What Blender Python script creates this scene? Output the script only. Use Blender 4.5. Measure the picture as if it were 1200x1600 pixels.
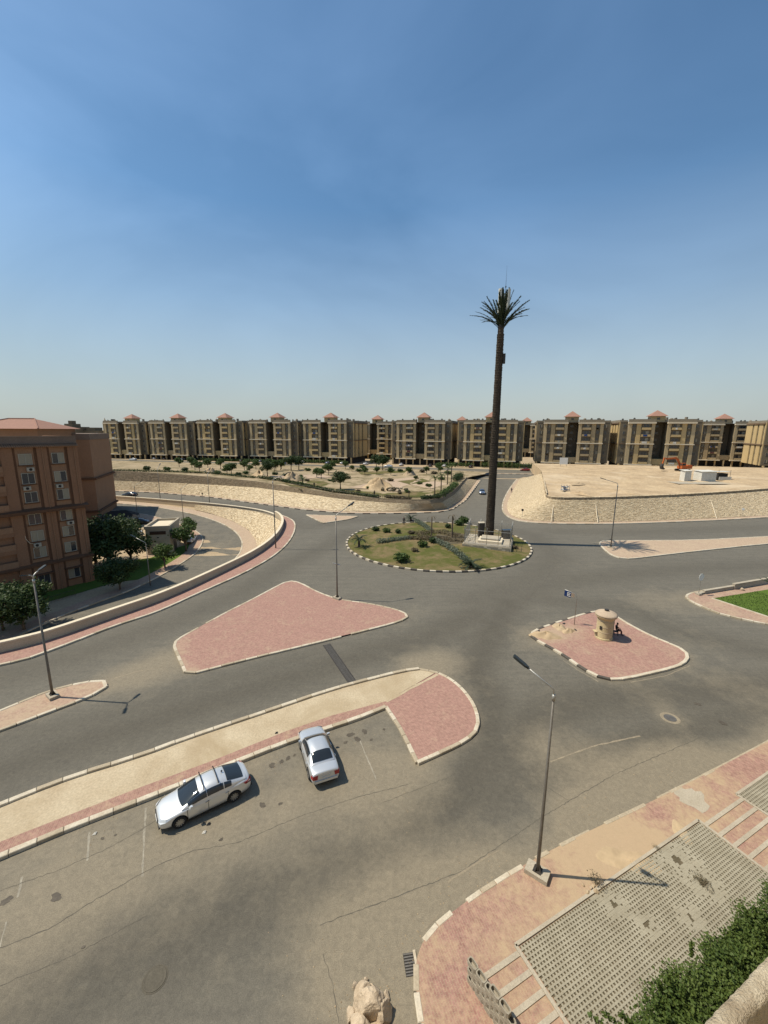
import bpy, bmesh, math, random, bisect
import numpy as np
from mathutils import Vector, Matrix
from mathutils.geometry import delaunay_2d_cdt

for o in list(bpy.data.objects): bpy.data.objects.remove(o)
scene = bpy.context.scene
COL = scene.collection
R = math.radians

# ------------------------------------------------------------------ camera
CAM_H, FPX, HOR, ROLL = 20.0, 650.0, 128.0, R(0.3)
PITCH = math.atan(HOR / FPX)
cam = bpy.data.cameras.new('camera'); camo = bpy.data.objects.new('camera', cam); COL.objects.link(camo)
cam.sensor_fit = 'VERTICAL'; cam.sensor_height = 36.0; cam.lens = 36.0 * FPX / 1600.0
cam.clip_start = 0.05; cam.clip_end = 9000
camo.matrix_world = Matrix.Translation((0, 0, CAM_H)) @ Matrix.Rotation(math.pi/2 - PITCH, 4, 'X') @ Matrix.Rotation(ROLL, 4, 'Z')
scene.camera = camo

# ------------------------------------------------------------------ world, sun, exposure
SUN_EL, SHADOW_AZ = R(58.5), R(95.0)          # shadows fall towards +x, a little towards the camera
w = bpy.data.worlds.new('World'); scene.world = w; w.use_nodes = True
nt = w.node_tree; nt.nodes.clear()
wo = nt.nodes.new('ShaderNodeOutputWorld'); bg = nt.nodes.new('ShaderNodeBackground'); sky = nt.nodes.new('ShaderNodeTexSky')
sky.sky_type = 'NISHITA'; sky.sun_disc = False; sky.sun_elevation = SUN_EL
sky.sun_rotation = SHADOW_AZ + math.pi
sky.altitude = 100; sky.air_density = 1.05; sky.dust_density = 0.9; sky.ozone_density = 4.0
bg.inputs['Strength'].default_value = 0.092
# thin uneven dust veil over the whole sky
tcw = nt.nodes.new('ShaderNodeTexCoord'); mpw = nt.nodes.new('ShaderNodeMapping'); mpw.inputs['Scale'].default_value = (1.3, 1.3, 2.6); mpw.inputs['Rotation'].default_value = (0.5, 0.25, 0.4)
nzw = nt.nodes.new('ShaderNodeTexNoise'); nzw.inputs['Scale'].default_value = 1.15; nzw.inputs['Detail'].default_value = 5; nzw.inputs['Roughness'].default_value = 0.5; nzw.inputs['Distortion'].default_value = 0.6
rpw = nt.nodes.new('ShaderNodeValToRGB'); rpw.color_ramp.elements[0].position = 0.38; rpw.color_ramp.elements[0].color = (0.90, 1.16, 1.19, 1); rpw.color_ramp.elements[1].position = 0.72; rpw.color_ramp.elements[1].color = (1.38, 1.56, 1.50, 1)
muw = nt.nodes.new('ShaderNodeMix'); muw.data_type = 'RGBA'; muw.blend_type = 'MULTIPLY'; muw.inputs[0].default_value = 1.0
nt.links.new(tcw.outputs['Generated'], mpw.inputs[0]); nt.links.new(mpw.outputs[0], nzw.inputs['Vector']); nt.links.new(nzw.outputs['Fac'], rpw.inputs[0]); nt.links.new(sky.outputs[0], muw.inputs[6]); nt.links.new(rpw.outputs[0], muw.inputs[7])
# dust haze thickening towards the horizon, the same all round
sxw = nt.nodes.new('ShaderNodeSeparateXYZ'); nt.links.new(tcw.outputs['Generated'], sxw.inputs[0])
hrw = nt.nodes.new('ShaderNodeValToRGB'); e_ = hrw.color_ramp.elements; e_[0].position = 0.0; e_[0].color = (.80,.80,.80,1); e_[1].position = 0.42; e_[1].color = (0,0,0,1)
for p_, v_ in ((.06,.74),(.14,.54),(.26,.24)): q_ = e_.new(p_); q_.color = (v_,v_,v_,1)
nt.links.new(sxw.outputs['Z'], hrw.inputs[0])
hmw = nt.nodes.new('ShaderNodeMix'); hmw.data_type = 'RGBA'; hmw.inputs[7].default_value = (4.9, 5.1, 5.05, 1)
nt.links.new(hrw.outputs[0], hmw.inputs[0]); nt.links.new(muw.outputs[2], hmw.inputs[6])
nt.links.new(hmw.outputs[2], bg.inputs[0]); nt.links.new(bg.outputs[0], wo.inputs[0])
sd = bpy.data.lights.new('sun', 'SUN'); so = bpy.data.objects.new('sun', sd); COL.objects.link(so)
sd.energy = 5.0; sd.angle = R(0.55); sd.color = (1.0, 0.905, 0.75)
tosun = Vector((-math.sin(SHADOW_AZ)*math.cos(SUN_EL), -math.cos(SHADOW_AZ)*math.cos(SUN_EL), math.sin(SUN_EL)))
so.rotation_euler = tosun.to_track_quat('Z', 'Y').to_euler(); so.location = (-60, 10, 90)
vs = scene.view_settings; vs.view_transform = 'Standard'; vs.look = 'None'; vs.exposure = 0.12; vs.gamma = 1.0; vs.use_curve_mapping = False
scene.render.engine = 'CYCLES'

# ------------------------------------------------------------------ surveying helper: sight line -> point on a level plane
def ray(x, y):
    u = (x - 600.0)/FPX; v = (y - 800.0)/FPX
    c, s = math.cos(ROLL), math.sin(ROLL)
    u2 = u*c + v*s; v2 = -u*s + v*c
    return (u2, math.cos(PITCH) - v2*math.sin(PITCH), -math.sin(PITCH) - v2*math.cos(PITCH))
def G(x, y, z=0.0):
    d = ray(x, y); t = (CAM_H - z)/-d[2]
    return (d[0]*t, d[1]*t)
def G3(x, y, z=0.0):
    a, b = G(x, y, z); return (a, b, z)
def at_depth(x, y, Y):
    d = ray(x, y); t = Y/d[1]
    return (d[0]*t, Y, CAM_H + d[2]*t)
def height_at(xb, yb, xt, yt, z=0.0):
    X, Y = G(xb, yb, z); return at_depth(xt, yt, Y)[2] - z

# ------------------------------------------------------------------ materials
MATS = {}
def principled(name, col, rough=0.8, metal=0.0, spec=0.3):
    m = bpy.data.materials.new(name); m.use_nodes = True
    b = m.node_tree.nodes['Principled BSDF']
    b.inputs['Base Color'].default_value = (*col, 1); b.inputs['Roughness'].default_value = rough
    b.inputs['Metallic'].default_value = metal; b.inputs['Specular IOR Level'].default_value = spec
    MATS[name] = m
    return m, m.node_tree, b
def coords(t):
    g = t.nodes.new('ShaderNodeNewGeometry'); return g.outputs['Position']
def objc(t):
    g = t.nodes.new('ShaderNodeTexCoord'); return g.outputs['Object']
def noise(t, vec, scale, detail=4, rough=0.55, dist=0.0):
    n = t.nodes.new('ShaderNodeTexNoise'); n.inputs['Scale'].default_value = scale; n.inputs['Detail'].default_value = detail
    n.inputs['Roughness'].default_value = rough; n.inputs['Distortion'].default_value = dist
    t.links.new(vec, n.inputs['Vector']); return n.outputs['Fac']
def ramp(t, fac, stops):
    r = t.nodes.new('ShaderNodeValToRGB'); e = r.color_ramp.elements
    while len(e) < len(stops): e.new(0.5)
    for i, (p, c) in enumerate(stops):
        e[i].position = p; e[i].color = (*c, 1) if len(c) == 3 else c
    t.links.new(fac, r.inputs[0]); return r.outputs[0]
def mix(t, fac, a, b, mode='MIX'):
    m = t.nodes.new('ShaderNodeMix'); m.data_type = 'RGBA'; m.blend_type = mode
    for sock, v in ((m.inputs[0], fac), (m.inputs[6], a), (m.inputs[7], b)):
        if isinstance(v, (int, float)): sock.default_value = v
        elif isinstance(v, tuple): sock.default_value = (*v, 1)
        else: t.links.new(v, sock)
    return m.outputs[2]
def mth(t, op, a, b=None, clamp=False):
    m = t.nodes.new('ShaderNodeMath'); m.operation = op; m.use_clamp = clamp
    for i, v in enumerate((a, b)):
        if v is None: continue
        if isinstance(v, (int, float)): m.inputs[i].default_value = v
        else: t.links.new(v, m.inputs[i])
    return m.outputs[0]
def bump(t, b, h, strength=0.3, dist=0.05):
    n = t.nodes.new('ShaderNodeBump'); n.inputs['Strength'].default_value = strength; n.inputs['Distance'].default_value = dist
    t.links.new(h, n.inputs['Height']); t.links.new(n.outputs[0], b.inputs['Normal'])
def varied(name, c1, c2, scale=2.0, rough=0.85, fine=30.0, bumps=0.25, metal=0.0, local=False, spec=0.25, stain=None):
    m, t, b = principled(name, c1, rough, metal, spec)
    v = objc(t) if local else coords(t)
    n1 = noise(t, v, scale, 6, 0.6); n2 = noise(t, v, fine, 3, 0.6)
    c = mix(t, ramp(t, n1, [(0.3, (0, 0, 0)), (0.7, (1, 1, 1))]), c1, c2)
    c = mix(t, 0.35, c, ramp(t, n2, [(0.25, (0.25, 0.25, 0.25)), (0.75, (0.8, 0.8, 0.8))]), 'OVERLAY')
    if stain:
        n3 = noise(t, v, scale*0.35, 5, 0.65, 0.5)
        c = mix(t, ramp(t, n3, [(0.52, (0, 0, 0)), (0.68, (1, 1, 1))]), c, stain)
    t.links.new(c, b.inputs['Base Color'])
    if bumps: bump(t, b, n2, bumps, 0.03)
    return m

def mat_asphalt():
    m, t, b = principled('asphalt', (0.1, 0.1, 0.1), 0.85, 0, 0.25)
    v = coords(t)
    def attr(n):
        a = t.nodes.new('ShaderNodeAttribute'); a.attribute_name = n; return a.outputs['Fac']
    big = noise(t, v, 0.10, 5, 0.6, 0.6); mid = noise(t, v, 0.7, 6, 0.65); fine = noise(t, v, 28, 3, 0.6); grit = noise(t, v, 130, 2, 0.6)
    # long streaks along the traffic
    mp = t.nodes.new('ShaderNodeMapping'); mp.inputs['Rotation'].default_value = (0, 0, R(-24)); mp.inputs['Scale'].default_value = (0.10, 1.6, 1)
    t.links.new(v, mp.inputs[0]); streak = noise(t, mp.outputs[0], 1.0, 4, 0.6, 0.3)
    base = mix(t, ramp(t, mid, [(0.3, (0, 0, 0)), (0.72, (1, 1, 1))]), (0.106, 0.098, 0.080), (0.132, 0.122, 0.098))
    base = mix(t, mth(t, 'MULTIPLY', ramp(t, streak, [(0.42, (0, 0, 0)), (0.62, (1, 1, 1))]), 0.45), base, (0.150, 0.137, 0.108))
    wear = mth(t, 'MULTIPLY', attr('wear'), mth(t, 'ADD', 0.55, mth(t, 'MULTIPLY', streak, 0.9)), True)
    base = mix(t, wear, base, (0.067, 0.060, 0.046))
    d = mth(t, 'ADD', attr('dust'), mth(t, 'MULTIPLY', mth(t, 'SUBTRACT', big, 0.5), 0.55))
    d = mth(t, 'ADD', d, mth(t, 'MULTIPLY', mth(t, 'SUBTRACT', mid, 0.5), 0.9))
    df = ramp(t, d, [(0.15, (0, 0, 0)), (1.25, (1, 1, 1))])
    base = mix(t, mth(t, 'MULTIPLY', df, 0.80), base, (0.215, 0.183, 0.130))
    pat = noise(t, v, 4.2, 5, 0.7, 0.8)
    base = mix(t, 0.55, base, ramp(t, pat, [(0.28, (0.33, 0.33, 0.33)), (0.72, (0.67, 0.66, 0.64))]), 'OVERLAY')
    base = mix(t, 0.7, base, ramp(t, fine, [(0.25, (0.3, 0.3, 0.3)), (0.75, (0.72, 0.72, 0.72))]), 'OVERLAY')
    base = mix(t, 0.35, base, ramp(t, grit, [(0.3, (0.3, 0.3, 0.3)), (0.7, (0.7, 0.7, 0.7))]), 'OVERLAY')
    # hairline cracking
    vo = t.nodes.new('ShaderNodeTexVoronoi'); vo.feature = 'DISTANCE_TO_EDGE'; vo.inputs['Scale'].default_value = 0.17
    dv = t.nodes.new('ShaderNodeVectorMath'); dv.operation = 'ADD'
    nz = t.nodes.new('ShaderNodeTexNoise'); nz.inputs['Scale'].default_value = 0.6; nz.inputs['Detail'].default_value = 6
    t.links.new(v, nz.inputs['Vector']); sc = t.nodes.new('ShaderNodeVectorMath'); sc.operation = 'SCALE'; sc.inputs['Scale'].default_value = 4.0
    t.links.new(nz.outputs['Color'], sc.inputs[0]); t.links.new(v, dv.inputs[0]); t.links.new(sc.outputs[0], dv.inputs[1]); t.links.new(dv.outputs[0], vo.inputs['Vector'])
    cr = ramp(t, vo.outputs['Distance'], [(0.0, (1, 1, 1)), (0.0055, (0, 0, 0))])
    cr = mth(t, 'MULTIPLY', cr, ramp(t, big, [(0.5, (0, 0, 0)), (0.65, (0.3, 0.3, 0.3))]))
    base = mix(t, cr, base, (0.045, 0.040, 0.034))
    t.links.new(base, b.inputs['Base Color']); bump(t, b, fine, 0.25, 0.02)
    return m
def mat_paver(name, c1, c2, joint, sandc, sandlo, sandhi, rot=0.0, bw=0.22, bh=0.11):
    m, t, b = principled(name, c1, 0.85, 0, 0.25)
    v = coords(t); mp = t.nodes.new('ShaderNodeMapping'); mp.inputs['Rotation'].default_value = (0, 0, rot); t.links.new(v, mp.inputs[0])
    br = t.nodes.new('ShaderNodeTexBrick'); br.inputs['Scale'].default_value = 1.0
    br.inputs['Brick Width'].default_value = bw; br.inputs['Row Height'].default_value = bh; br.inputs['Mortar Size'].default_value = 0.012
    br.inputs['Color1'].default_value = (*c1, 1); br.inputs['Color2'].default_value = (*c2, 1); br.inputs['Mortar'].default_value = (*joint, 1)
    t.links.new(mp.outputs[0], br.inputs['Vector'])
    n1 = noise(t, v, 0.55, 6, 0.65, 0.4); n2 = noise(t, v, 5, 5, 0.65); n3 = noise(t, v, 45, 3)
    c = mix(t, 0.55, br.outputs['Color'], ramp(t, n2, [(0.25, (0.28, 0.28, 0.28)), (0.75, (0.74, 0.74, 0.74))]), 'OVERLAY')
    a = t.nodes.new('ShaderNodeAttribute'); a.attribute_name = 'dust'
    s = mth(t, 'ADD', mth(t, 'ADD', n1, mth(t, 'MULTIPLY', mth(t, 'SUBTRACT', n2, 0.5), 0.5)), a.outputs['Fac'])
    n4 = noise(t, v, 1.7, 6, 0.7, 1.0)
    s = mth(t, 'ADD', s, mth(t, 'MULTIPLY', mth(t, 'SUBTRACT', n4, 0.5), 0.9))
    c = mix(t, mth(t, 'MULTIPLY', ramp(t, s, [(sandlo, (0, 0, 0)), (sandhi, (1, 1, 1))]), 0.80), c, sandc)
    c = mix(t, 0.4, c, ramp(t, n3, [(0.25, (0.3, 0.3, 0.3)), (0.75, (0.7, 0.7, 0.7))]), 'OVERLAY')
    t.links.new(c, b.inputs['Base Color']); bump(t, b, br.outputs['Fac'], -0.25, 0.01)
    return m
def mat_stone(name, c1, c2, c3):
    m, t, b = principled(name, c1, 0.9, 0, 0.2)
    v = coords(t)
    oi = t.nodes.new('ShaderNodeAttribute'); oi.attribute_name = 'tint'
    n1 = noise(t, v, 0.25, 5, 0.6); n2 = noise(t, v, 9, 4, 0.65)
    c = mix(t, oi.outputs['Fac'], c1, c2)
    c = mix(t, ramp(t, n1, [(0.45, (0, 0, 0)), (0.75, (0.55, 0.55, 0.55))]), c, c3)
    c = mix(t, 0.5, c, ramp(t, n2, [(0.25, (0.28, 0.28, 0.28)), (0.75, (0.74, 0.74, 0.74))]), 'OVERLAY')
    t.links.new(c, b.inputs['Base Color']); bump(t, b, n2, 0.4, 0.05)
    return m
def mat_leaf(name, c1, c2, c3=None):
    m, t, b = principled(name, c1, 0.6, 0, 0.25)
    a = t.nodes.new('ShaderNodeAttribute'); a.attribute_name = 'tint'
    c = mix(t, a.outputs['Fac'], c1, c2)
    t.links.new(c, b.inputs['Base Color'])
    tr = t.nodes.new('ShaderNodeBsdfTranslucent'); t.links.new(c, tr.inputs['Color'])
    mx = t.nodes.new('ShaderNodeMixShader'); mx.inputs[0].default_value = 0.22
    out = t.nodes['Material Output']
    t.links.new(b.outputs[0], mx.inputs[1]); t.links.new(tr.outputs[0], mx.inputs[2]); t.links.new(mx.outputs[0], out.inputs['Surface'])
    return m
def mat_grass(name, g1, g2, dry, lo, hi):
    m, t, b = principled(name, g1, 0.95, 0, 0.1)
    v = coords(t); n1 = noise(t, v, 0.16, 6, 0.7, 0.6); n2 = noise(t, v, 7, 4, 0.7); n3 = noise(t, v, 0.9, 4)
    c = mix(t, n3, g1, g2)
    c = mix(t, ramp(t, mth(t, 'ADD', n1, mth(t, 'MULTIPLY', mth(t, 'SUBTRACT', n3, .5), .35)), [(lo, (0, 0, 0)), (hi, (1, 1, 1))]), c, dry)
    c = mix(t, 0.6, c, ramp(t, n2, [(0.25, (0.25, 0.25, 0.25)), (0.75, (0.75, 0.75, 0.75))]), 'OVERLAY')
    t.links.new(c, b.inputs['Base Color']); bump(t, b, n2, 0.6, 0.08)
    return m
def mat_tile(name):
    m, t, b = principled(name, (0.34, 0.17, 0.12), 0.85, 0, 0.2)
    v = coords(t); n = noise(t, v, 1.2, 5); n2 = noise(t, v, 6, 3)
    c = mix(t, n, (0.33, 0.185, 0.135), (0.25, 0.14, 0.105)); c = mix(t, 0.4, c, ramp(t, n2, [(.3, (.3, .3, .3)), (.7, (.7, .7, .7))]), 'OVERLAY')
    t.links.new(c, b.inputs['Base Color']); return m
def mat_glass(name, col=(0.02, 0.025, 0.03), rough=0.06):
    m, t, b = principled(name, col, rough, 0, 0.6); return m

mat_asphalt()
PINK = mat_paver('pink_paver', (0.310, 0.172, 0.140), (0.275, 0.148, 0.120), (0.32, 0.215, 0.16), (0.38, 0.29, 0.195), 0.46, 0.98, R(20), 0.20, 0.10)
mat_paver('near_pink_paver', (0.315, 0.182, 0.145), (0.262, 0.14, 0.112), (0.31, 0.21, 0.15), (0.40, 0.305, 0.185), 0.38, 0.85, R(70.8), 0.20, 0.10)
mat_paver('pale_paver', (0.41, 0.305, 0.22), (0.37, 0.265, 0.19), (0.32, 0.24, 0.16), (0.44, 0.345, 0.23), 0.35, 0.8, R(10))
mat_paver('faded_paver', (0.36, 0.235, 0.18), (0.31, 0.19, 0.145), (0.30, 0.22, 0.15), (0.40, 0.31, 0.205), 0.38, 0.8, R(22))
varied('sand', (0.46, 0.35, 0.215), (0.33, 0.24, 0.145), 0.16, 0.95, 1.6, 0.8, stain=(0.50, 0.40, 0.27))
mat_grass('park_soil', (0.31, 0.235, 0.145), (0.42, 0.335, 0.225), (0.17, 0.14, 0.075), 0.42, 0.60)
varied('dirt', (0.30, 0.225, 0.14), (0.40, 0.31, 0.20), 0.2, 0.95, 4, 0.5)
varied('screed', (0.46, 0.385, 0.265), (0.355, 0.28, 0.18), 0.45, 0.9, 9, 0.5, stain=(0.33, 0.255, 0.155))
varied('kerb_white', (0.55, 0.495, 0.39), (0.42, 0.36, 0.265), 1.3, 0.85, 12, 0.3, stain=(0.40, 0.33, 0.23))
varied('kerb_dirty', (0.40, 0.34, 0.245), (0.31, 0.255, 0.175), 1.3, 0.88, 12, 0.35)
varied('kerb_black', (0.055, 0.05, 0.045), (0.11, 0.095, 0.075), 1.3, 0.85, 12, 0.3)
varied('concrete', (0.40, 0.355, 0.275), (0.32, 0.275, 0.205), 0.8, 0.9, 16, 0.4)
varied('plaster_wall', (0.52, 0.43, 0.30), (0.45, 0.365, 0.25), 0.5, 0.9, 14, 0.25)
varied('turf_block', (0.33, 0.30, 0.225), (0.25, 0.222, 0.16), 1.2, 0.92, 30, 0.5)
varied('block', (0.32, 0.285, 0.22), (0.25, 0.22, 0.165), 2.5, 0.92, 30, 0.5)
mat_stone('stone', (0.62, 0.515, 0.35), (0.42, 0.325, 0.20), (0.50, 0.40, 0.265))
mat_stone('stone_dark', (0.30, 0.235, 0.155), (0.20, 0.155, 0.10), (0.24, 0.185, 0.12))
varied('mortar', (0.30, 0.235, 0.145), (0.38, 0.30, 0.19), 0.8, 0.95, 10, 0.3)
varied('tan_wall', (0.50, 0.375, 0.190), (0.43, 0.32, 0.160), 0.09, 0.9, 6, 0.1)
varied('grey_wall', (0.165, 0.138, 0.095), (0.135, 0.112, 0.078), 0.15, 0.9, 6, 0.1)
varied('cream_trim', (0.64, 0.555, 0.41), (0.56, 0.48, 0.35), 0.3, 0.9, 8, 0.1)
varied('roof_flat', (0.22, 0.19, 0.15), (0.17, 0.145, 0.115), 0.3, 0.95, 6, 0.1)
varied('brown_wall', (0.250, 0.138, 0.080), (0.215, 0.117, 0.067), 0.2, 0.9, 8, 0.12, stain=(0.215, 0.12, 0.072))
varied('brown_dark', (0.125, 0.064, 0.036), (0.105, 0.054, 0.03), 0.4, 0.9, 8, 0.12)
varied('brown_band', (0.28, 0.165, 0.097), (0.245, 0.143, 0.084), 0.4, 0.9, 8, 0.12)
varied('parapet_grey', (0.19, 0.14, 0.105), (0.16, 0.118, 0.09), 0.4, 0.9, 8, 0.12)
mat_tile('roof_tile')
mat_glass('glass'); mat_glass('window_glass', (0.035, 0.04, 0.045), 0.12)
mat_glass('curtain', (0.24, 0.215, 0.155), 0.5)
principled('frame_white', (0.34, 0.32, 0.26), 0.5)
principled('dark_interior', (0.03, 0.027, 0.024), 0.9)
varied('steel', (0.20, 0.185, 0.16), (0.15, 0.135, 0.115), 3, 0.55, 20, 0.1, 0.6)
varied('dark_steel', (0.045, 0.042, 0.038), (0.07, 0.06, 0.05), 4, 0.5, 20, 0.1, 0.3)
varied('galvanised', (0.40, 0.40, 0.37), (0.32, 0.31, 0.28), 3, 0.45, 20, 0.1, 0.7)
principled('lamp_black', (0.025, 0.03, 0.03), 0.35)
m_, t_, b_ = principled('silver_paint', (0.66, 0.67, 0.66), 0.34, 0.55, 0.5); b_.inputs['Coat Weight'].default_value = 0.7; b_.inputs['Coat Roughness'].default_value = 0.06
m_, t_, b_ = principled('silver_grey_paint', (0.58, 0.60, 0.61), 0.36, 0.55, 0.5); b_.inputs['Coat Weight'].default_value = 0.5; b_.inputs['Coat Roughness'].default_value = 0.1
m_, t_, b_ = principled('black_paint', (0.012, 0.012, 0.014), 0.25, 0.1, 0.5); b_.inputs['Coat Weight'].default_value = 0.6
m_, t_, b_ = principled('white_paint', (0.68, 0.68, 0.66), 0.35, 0.0, 0.5); b_.inputs['Coat Weight'].default_value = 0.4
m_, t_, b_ = principled('blue_paint', (0.16, 0.21, 0.30), 0.3, 0.4, 0.5); b_.inputs['Coat Weight'].default_value = 0.5
m_, t_, b_ = principled('red_paint', (0.22, 0.02, 0.015), 0.3, 0.2, 0.5)
principled('plastic_black', (0.018, 0.018, 0.018), 0.55)
principled('rubber', (0.022, 0.021, 0.02), 0.85)
m_, t_, b_ = principled('alloy', (0.42, 0.42, 0.41), 0.35, 0.8)
principled('chrome', (0.65, 0.65, 0.65), 0.15, 1.0)
principled('tail_red', (0.30, 0.012, 0.015), 0.2, 0, 0.6)
principled('headlight', (0.55, 0.57, 0.58), 0.12, 0.2, 0.7)
principled('plate_white', (0.55, 0.55, 0.52), 0.5)
varied('excavator_orange', (0.48, 0.12, 0.03), (0.38, 0.10, 0.03), 1.2, 0.55, 8, 0.1, local=True)
varied('shed_white', (0.62, 0.60, 0.53), (0.50, 0.47, 0.40), 1.5, 0.7, 8, 0.1, local=True)
varied('kiosk_cream', (0.53, 0.44, 0.26), (0.45, 0.365, 0.21), 1.0, 0.8, 14, 0.2, stain=(0.38, 0.30, 0.18))
varied('kiosk_cap', (0.45, 0.36, 0.26), (0.36, 0.28, 0.2), 1.0, 0.8, 14, 0.2)
varied('palm_bark', (0.055, 0.042, 0.030), (0.10, 0.078, 0.055), 1.4, 0.95, 8, 0.5)
varied('bark', (0.13, 0.10, 0.07), (0.09, 0.068, 0.047), 3, 0.95, 14, 0.4, local=True)
mat_leaf('palm_leaf', (0.024, 0.040, 0.022), (0.045, 0.062, 0.032))
mat_leaf('leaf', (0.040, 0.075, 0.018), (0.085, 0.125, 0.032))
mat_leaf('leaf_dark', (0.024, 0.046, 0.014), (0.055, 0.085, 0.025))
mat_leaf('leaf_grey', (0.10, 0.125, 0.085), (0.155, 0.175, 0.12))
mat_leaf('leaf_dry', (0.16, 0.12, 0.07), (0.10, 0.09, 0.05))
mat_leaf('leaf_hedge', (0.040, 0.072, 0.014), (0.100, 0.135, 0.030))
mat_grass('round_grass', (0.095, 0.098, 0.026), (0.070, 0.080, 0.022), (0.20, 0.142, 0.078), 0.42, 0.66)
mat_grass('lawn', (0.070, 0.115, 0.020), (0.095, 0.14, 0.026), (0.16, 0.15, 0.05), 0.62, 0.82)
varied('rough_concrete', (0.50, 0.43, 0.31), (0.36, 0.295, 0.20), 9, 0.95, 60, 0.9, stain=(0.28, 0.22, 0.145))
varied('tan_wall_b', (0.44, 0.345, 0.20), (0.36, 0.275, 0.155), 0.07, 0.9, 5, 0.1, stain=(0.33, 0.25, 0.145))
varied('soil', (0.12, 0.095, 0.06), (0.08, 0.068, 0.04), 2, 0.95, 14, 0.5)
varied('paint_mark', (0.33, 0.30, 0.235), (0.17, 0.15, 0.115), 1.6, 0.8, 9, 0.1)
principled('sign_blue', (0.012, 0.045, 0.16), 0.4); principled('sign_white', (0.72, 0.72, 0.68), 0.4)
principled('cloth_dark', (0.02, 0.02, 0.024), 0.9); principled('cloth_maroon', (0.09, 0.03, 0.03), 0.9); principled('skin', (0.20, 0.105, 0.065), 0.6); principled('hair', (0.012, 0.01, 0.009), 0.7)
principled('canopy_black', (0.016, 0.015, 0.015), 0.95)
varied('antenna_white', (0.60, 0.60, 0.52), (0.52, 0.51, 0.44), 1.5, 0.5, 10, 0.05)
varied('rock', (0.50, 0.405, 0.29), (0.36, 0.28, 0.19), 1.6, 0.95, 9, 0.8, local=True)
varied('old_cover', (0.083, 0.074, 0.056), (0.10, 0.089, 0.067), 4, 0.9, 20, 0.1)
varied('crack_dark', (0.075, 0.067, 0.053), (0.125, 0.112, 0.088), 3, 0.9, 9, 0.0)
varied('oil', (0.060, 0.050, 0.038), (0.105, 0.088, 0.064), 3, 0.6, 9, 0.0)
varied('pale_scuff', (0.27, 0.225, 0.155), (0.20, 0.168, 0.12), 1.5, 0.9, 9, 0.0)

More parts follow.
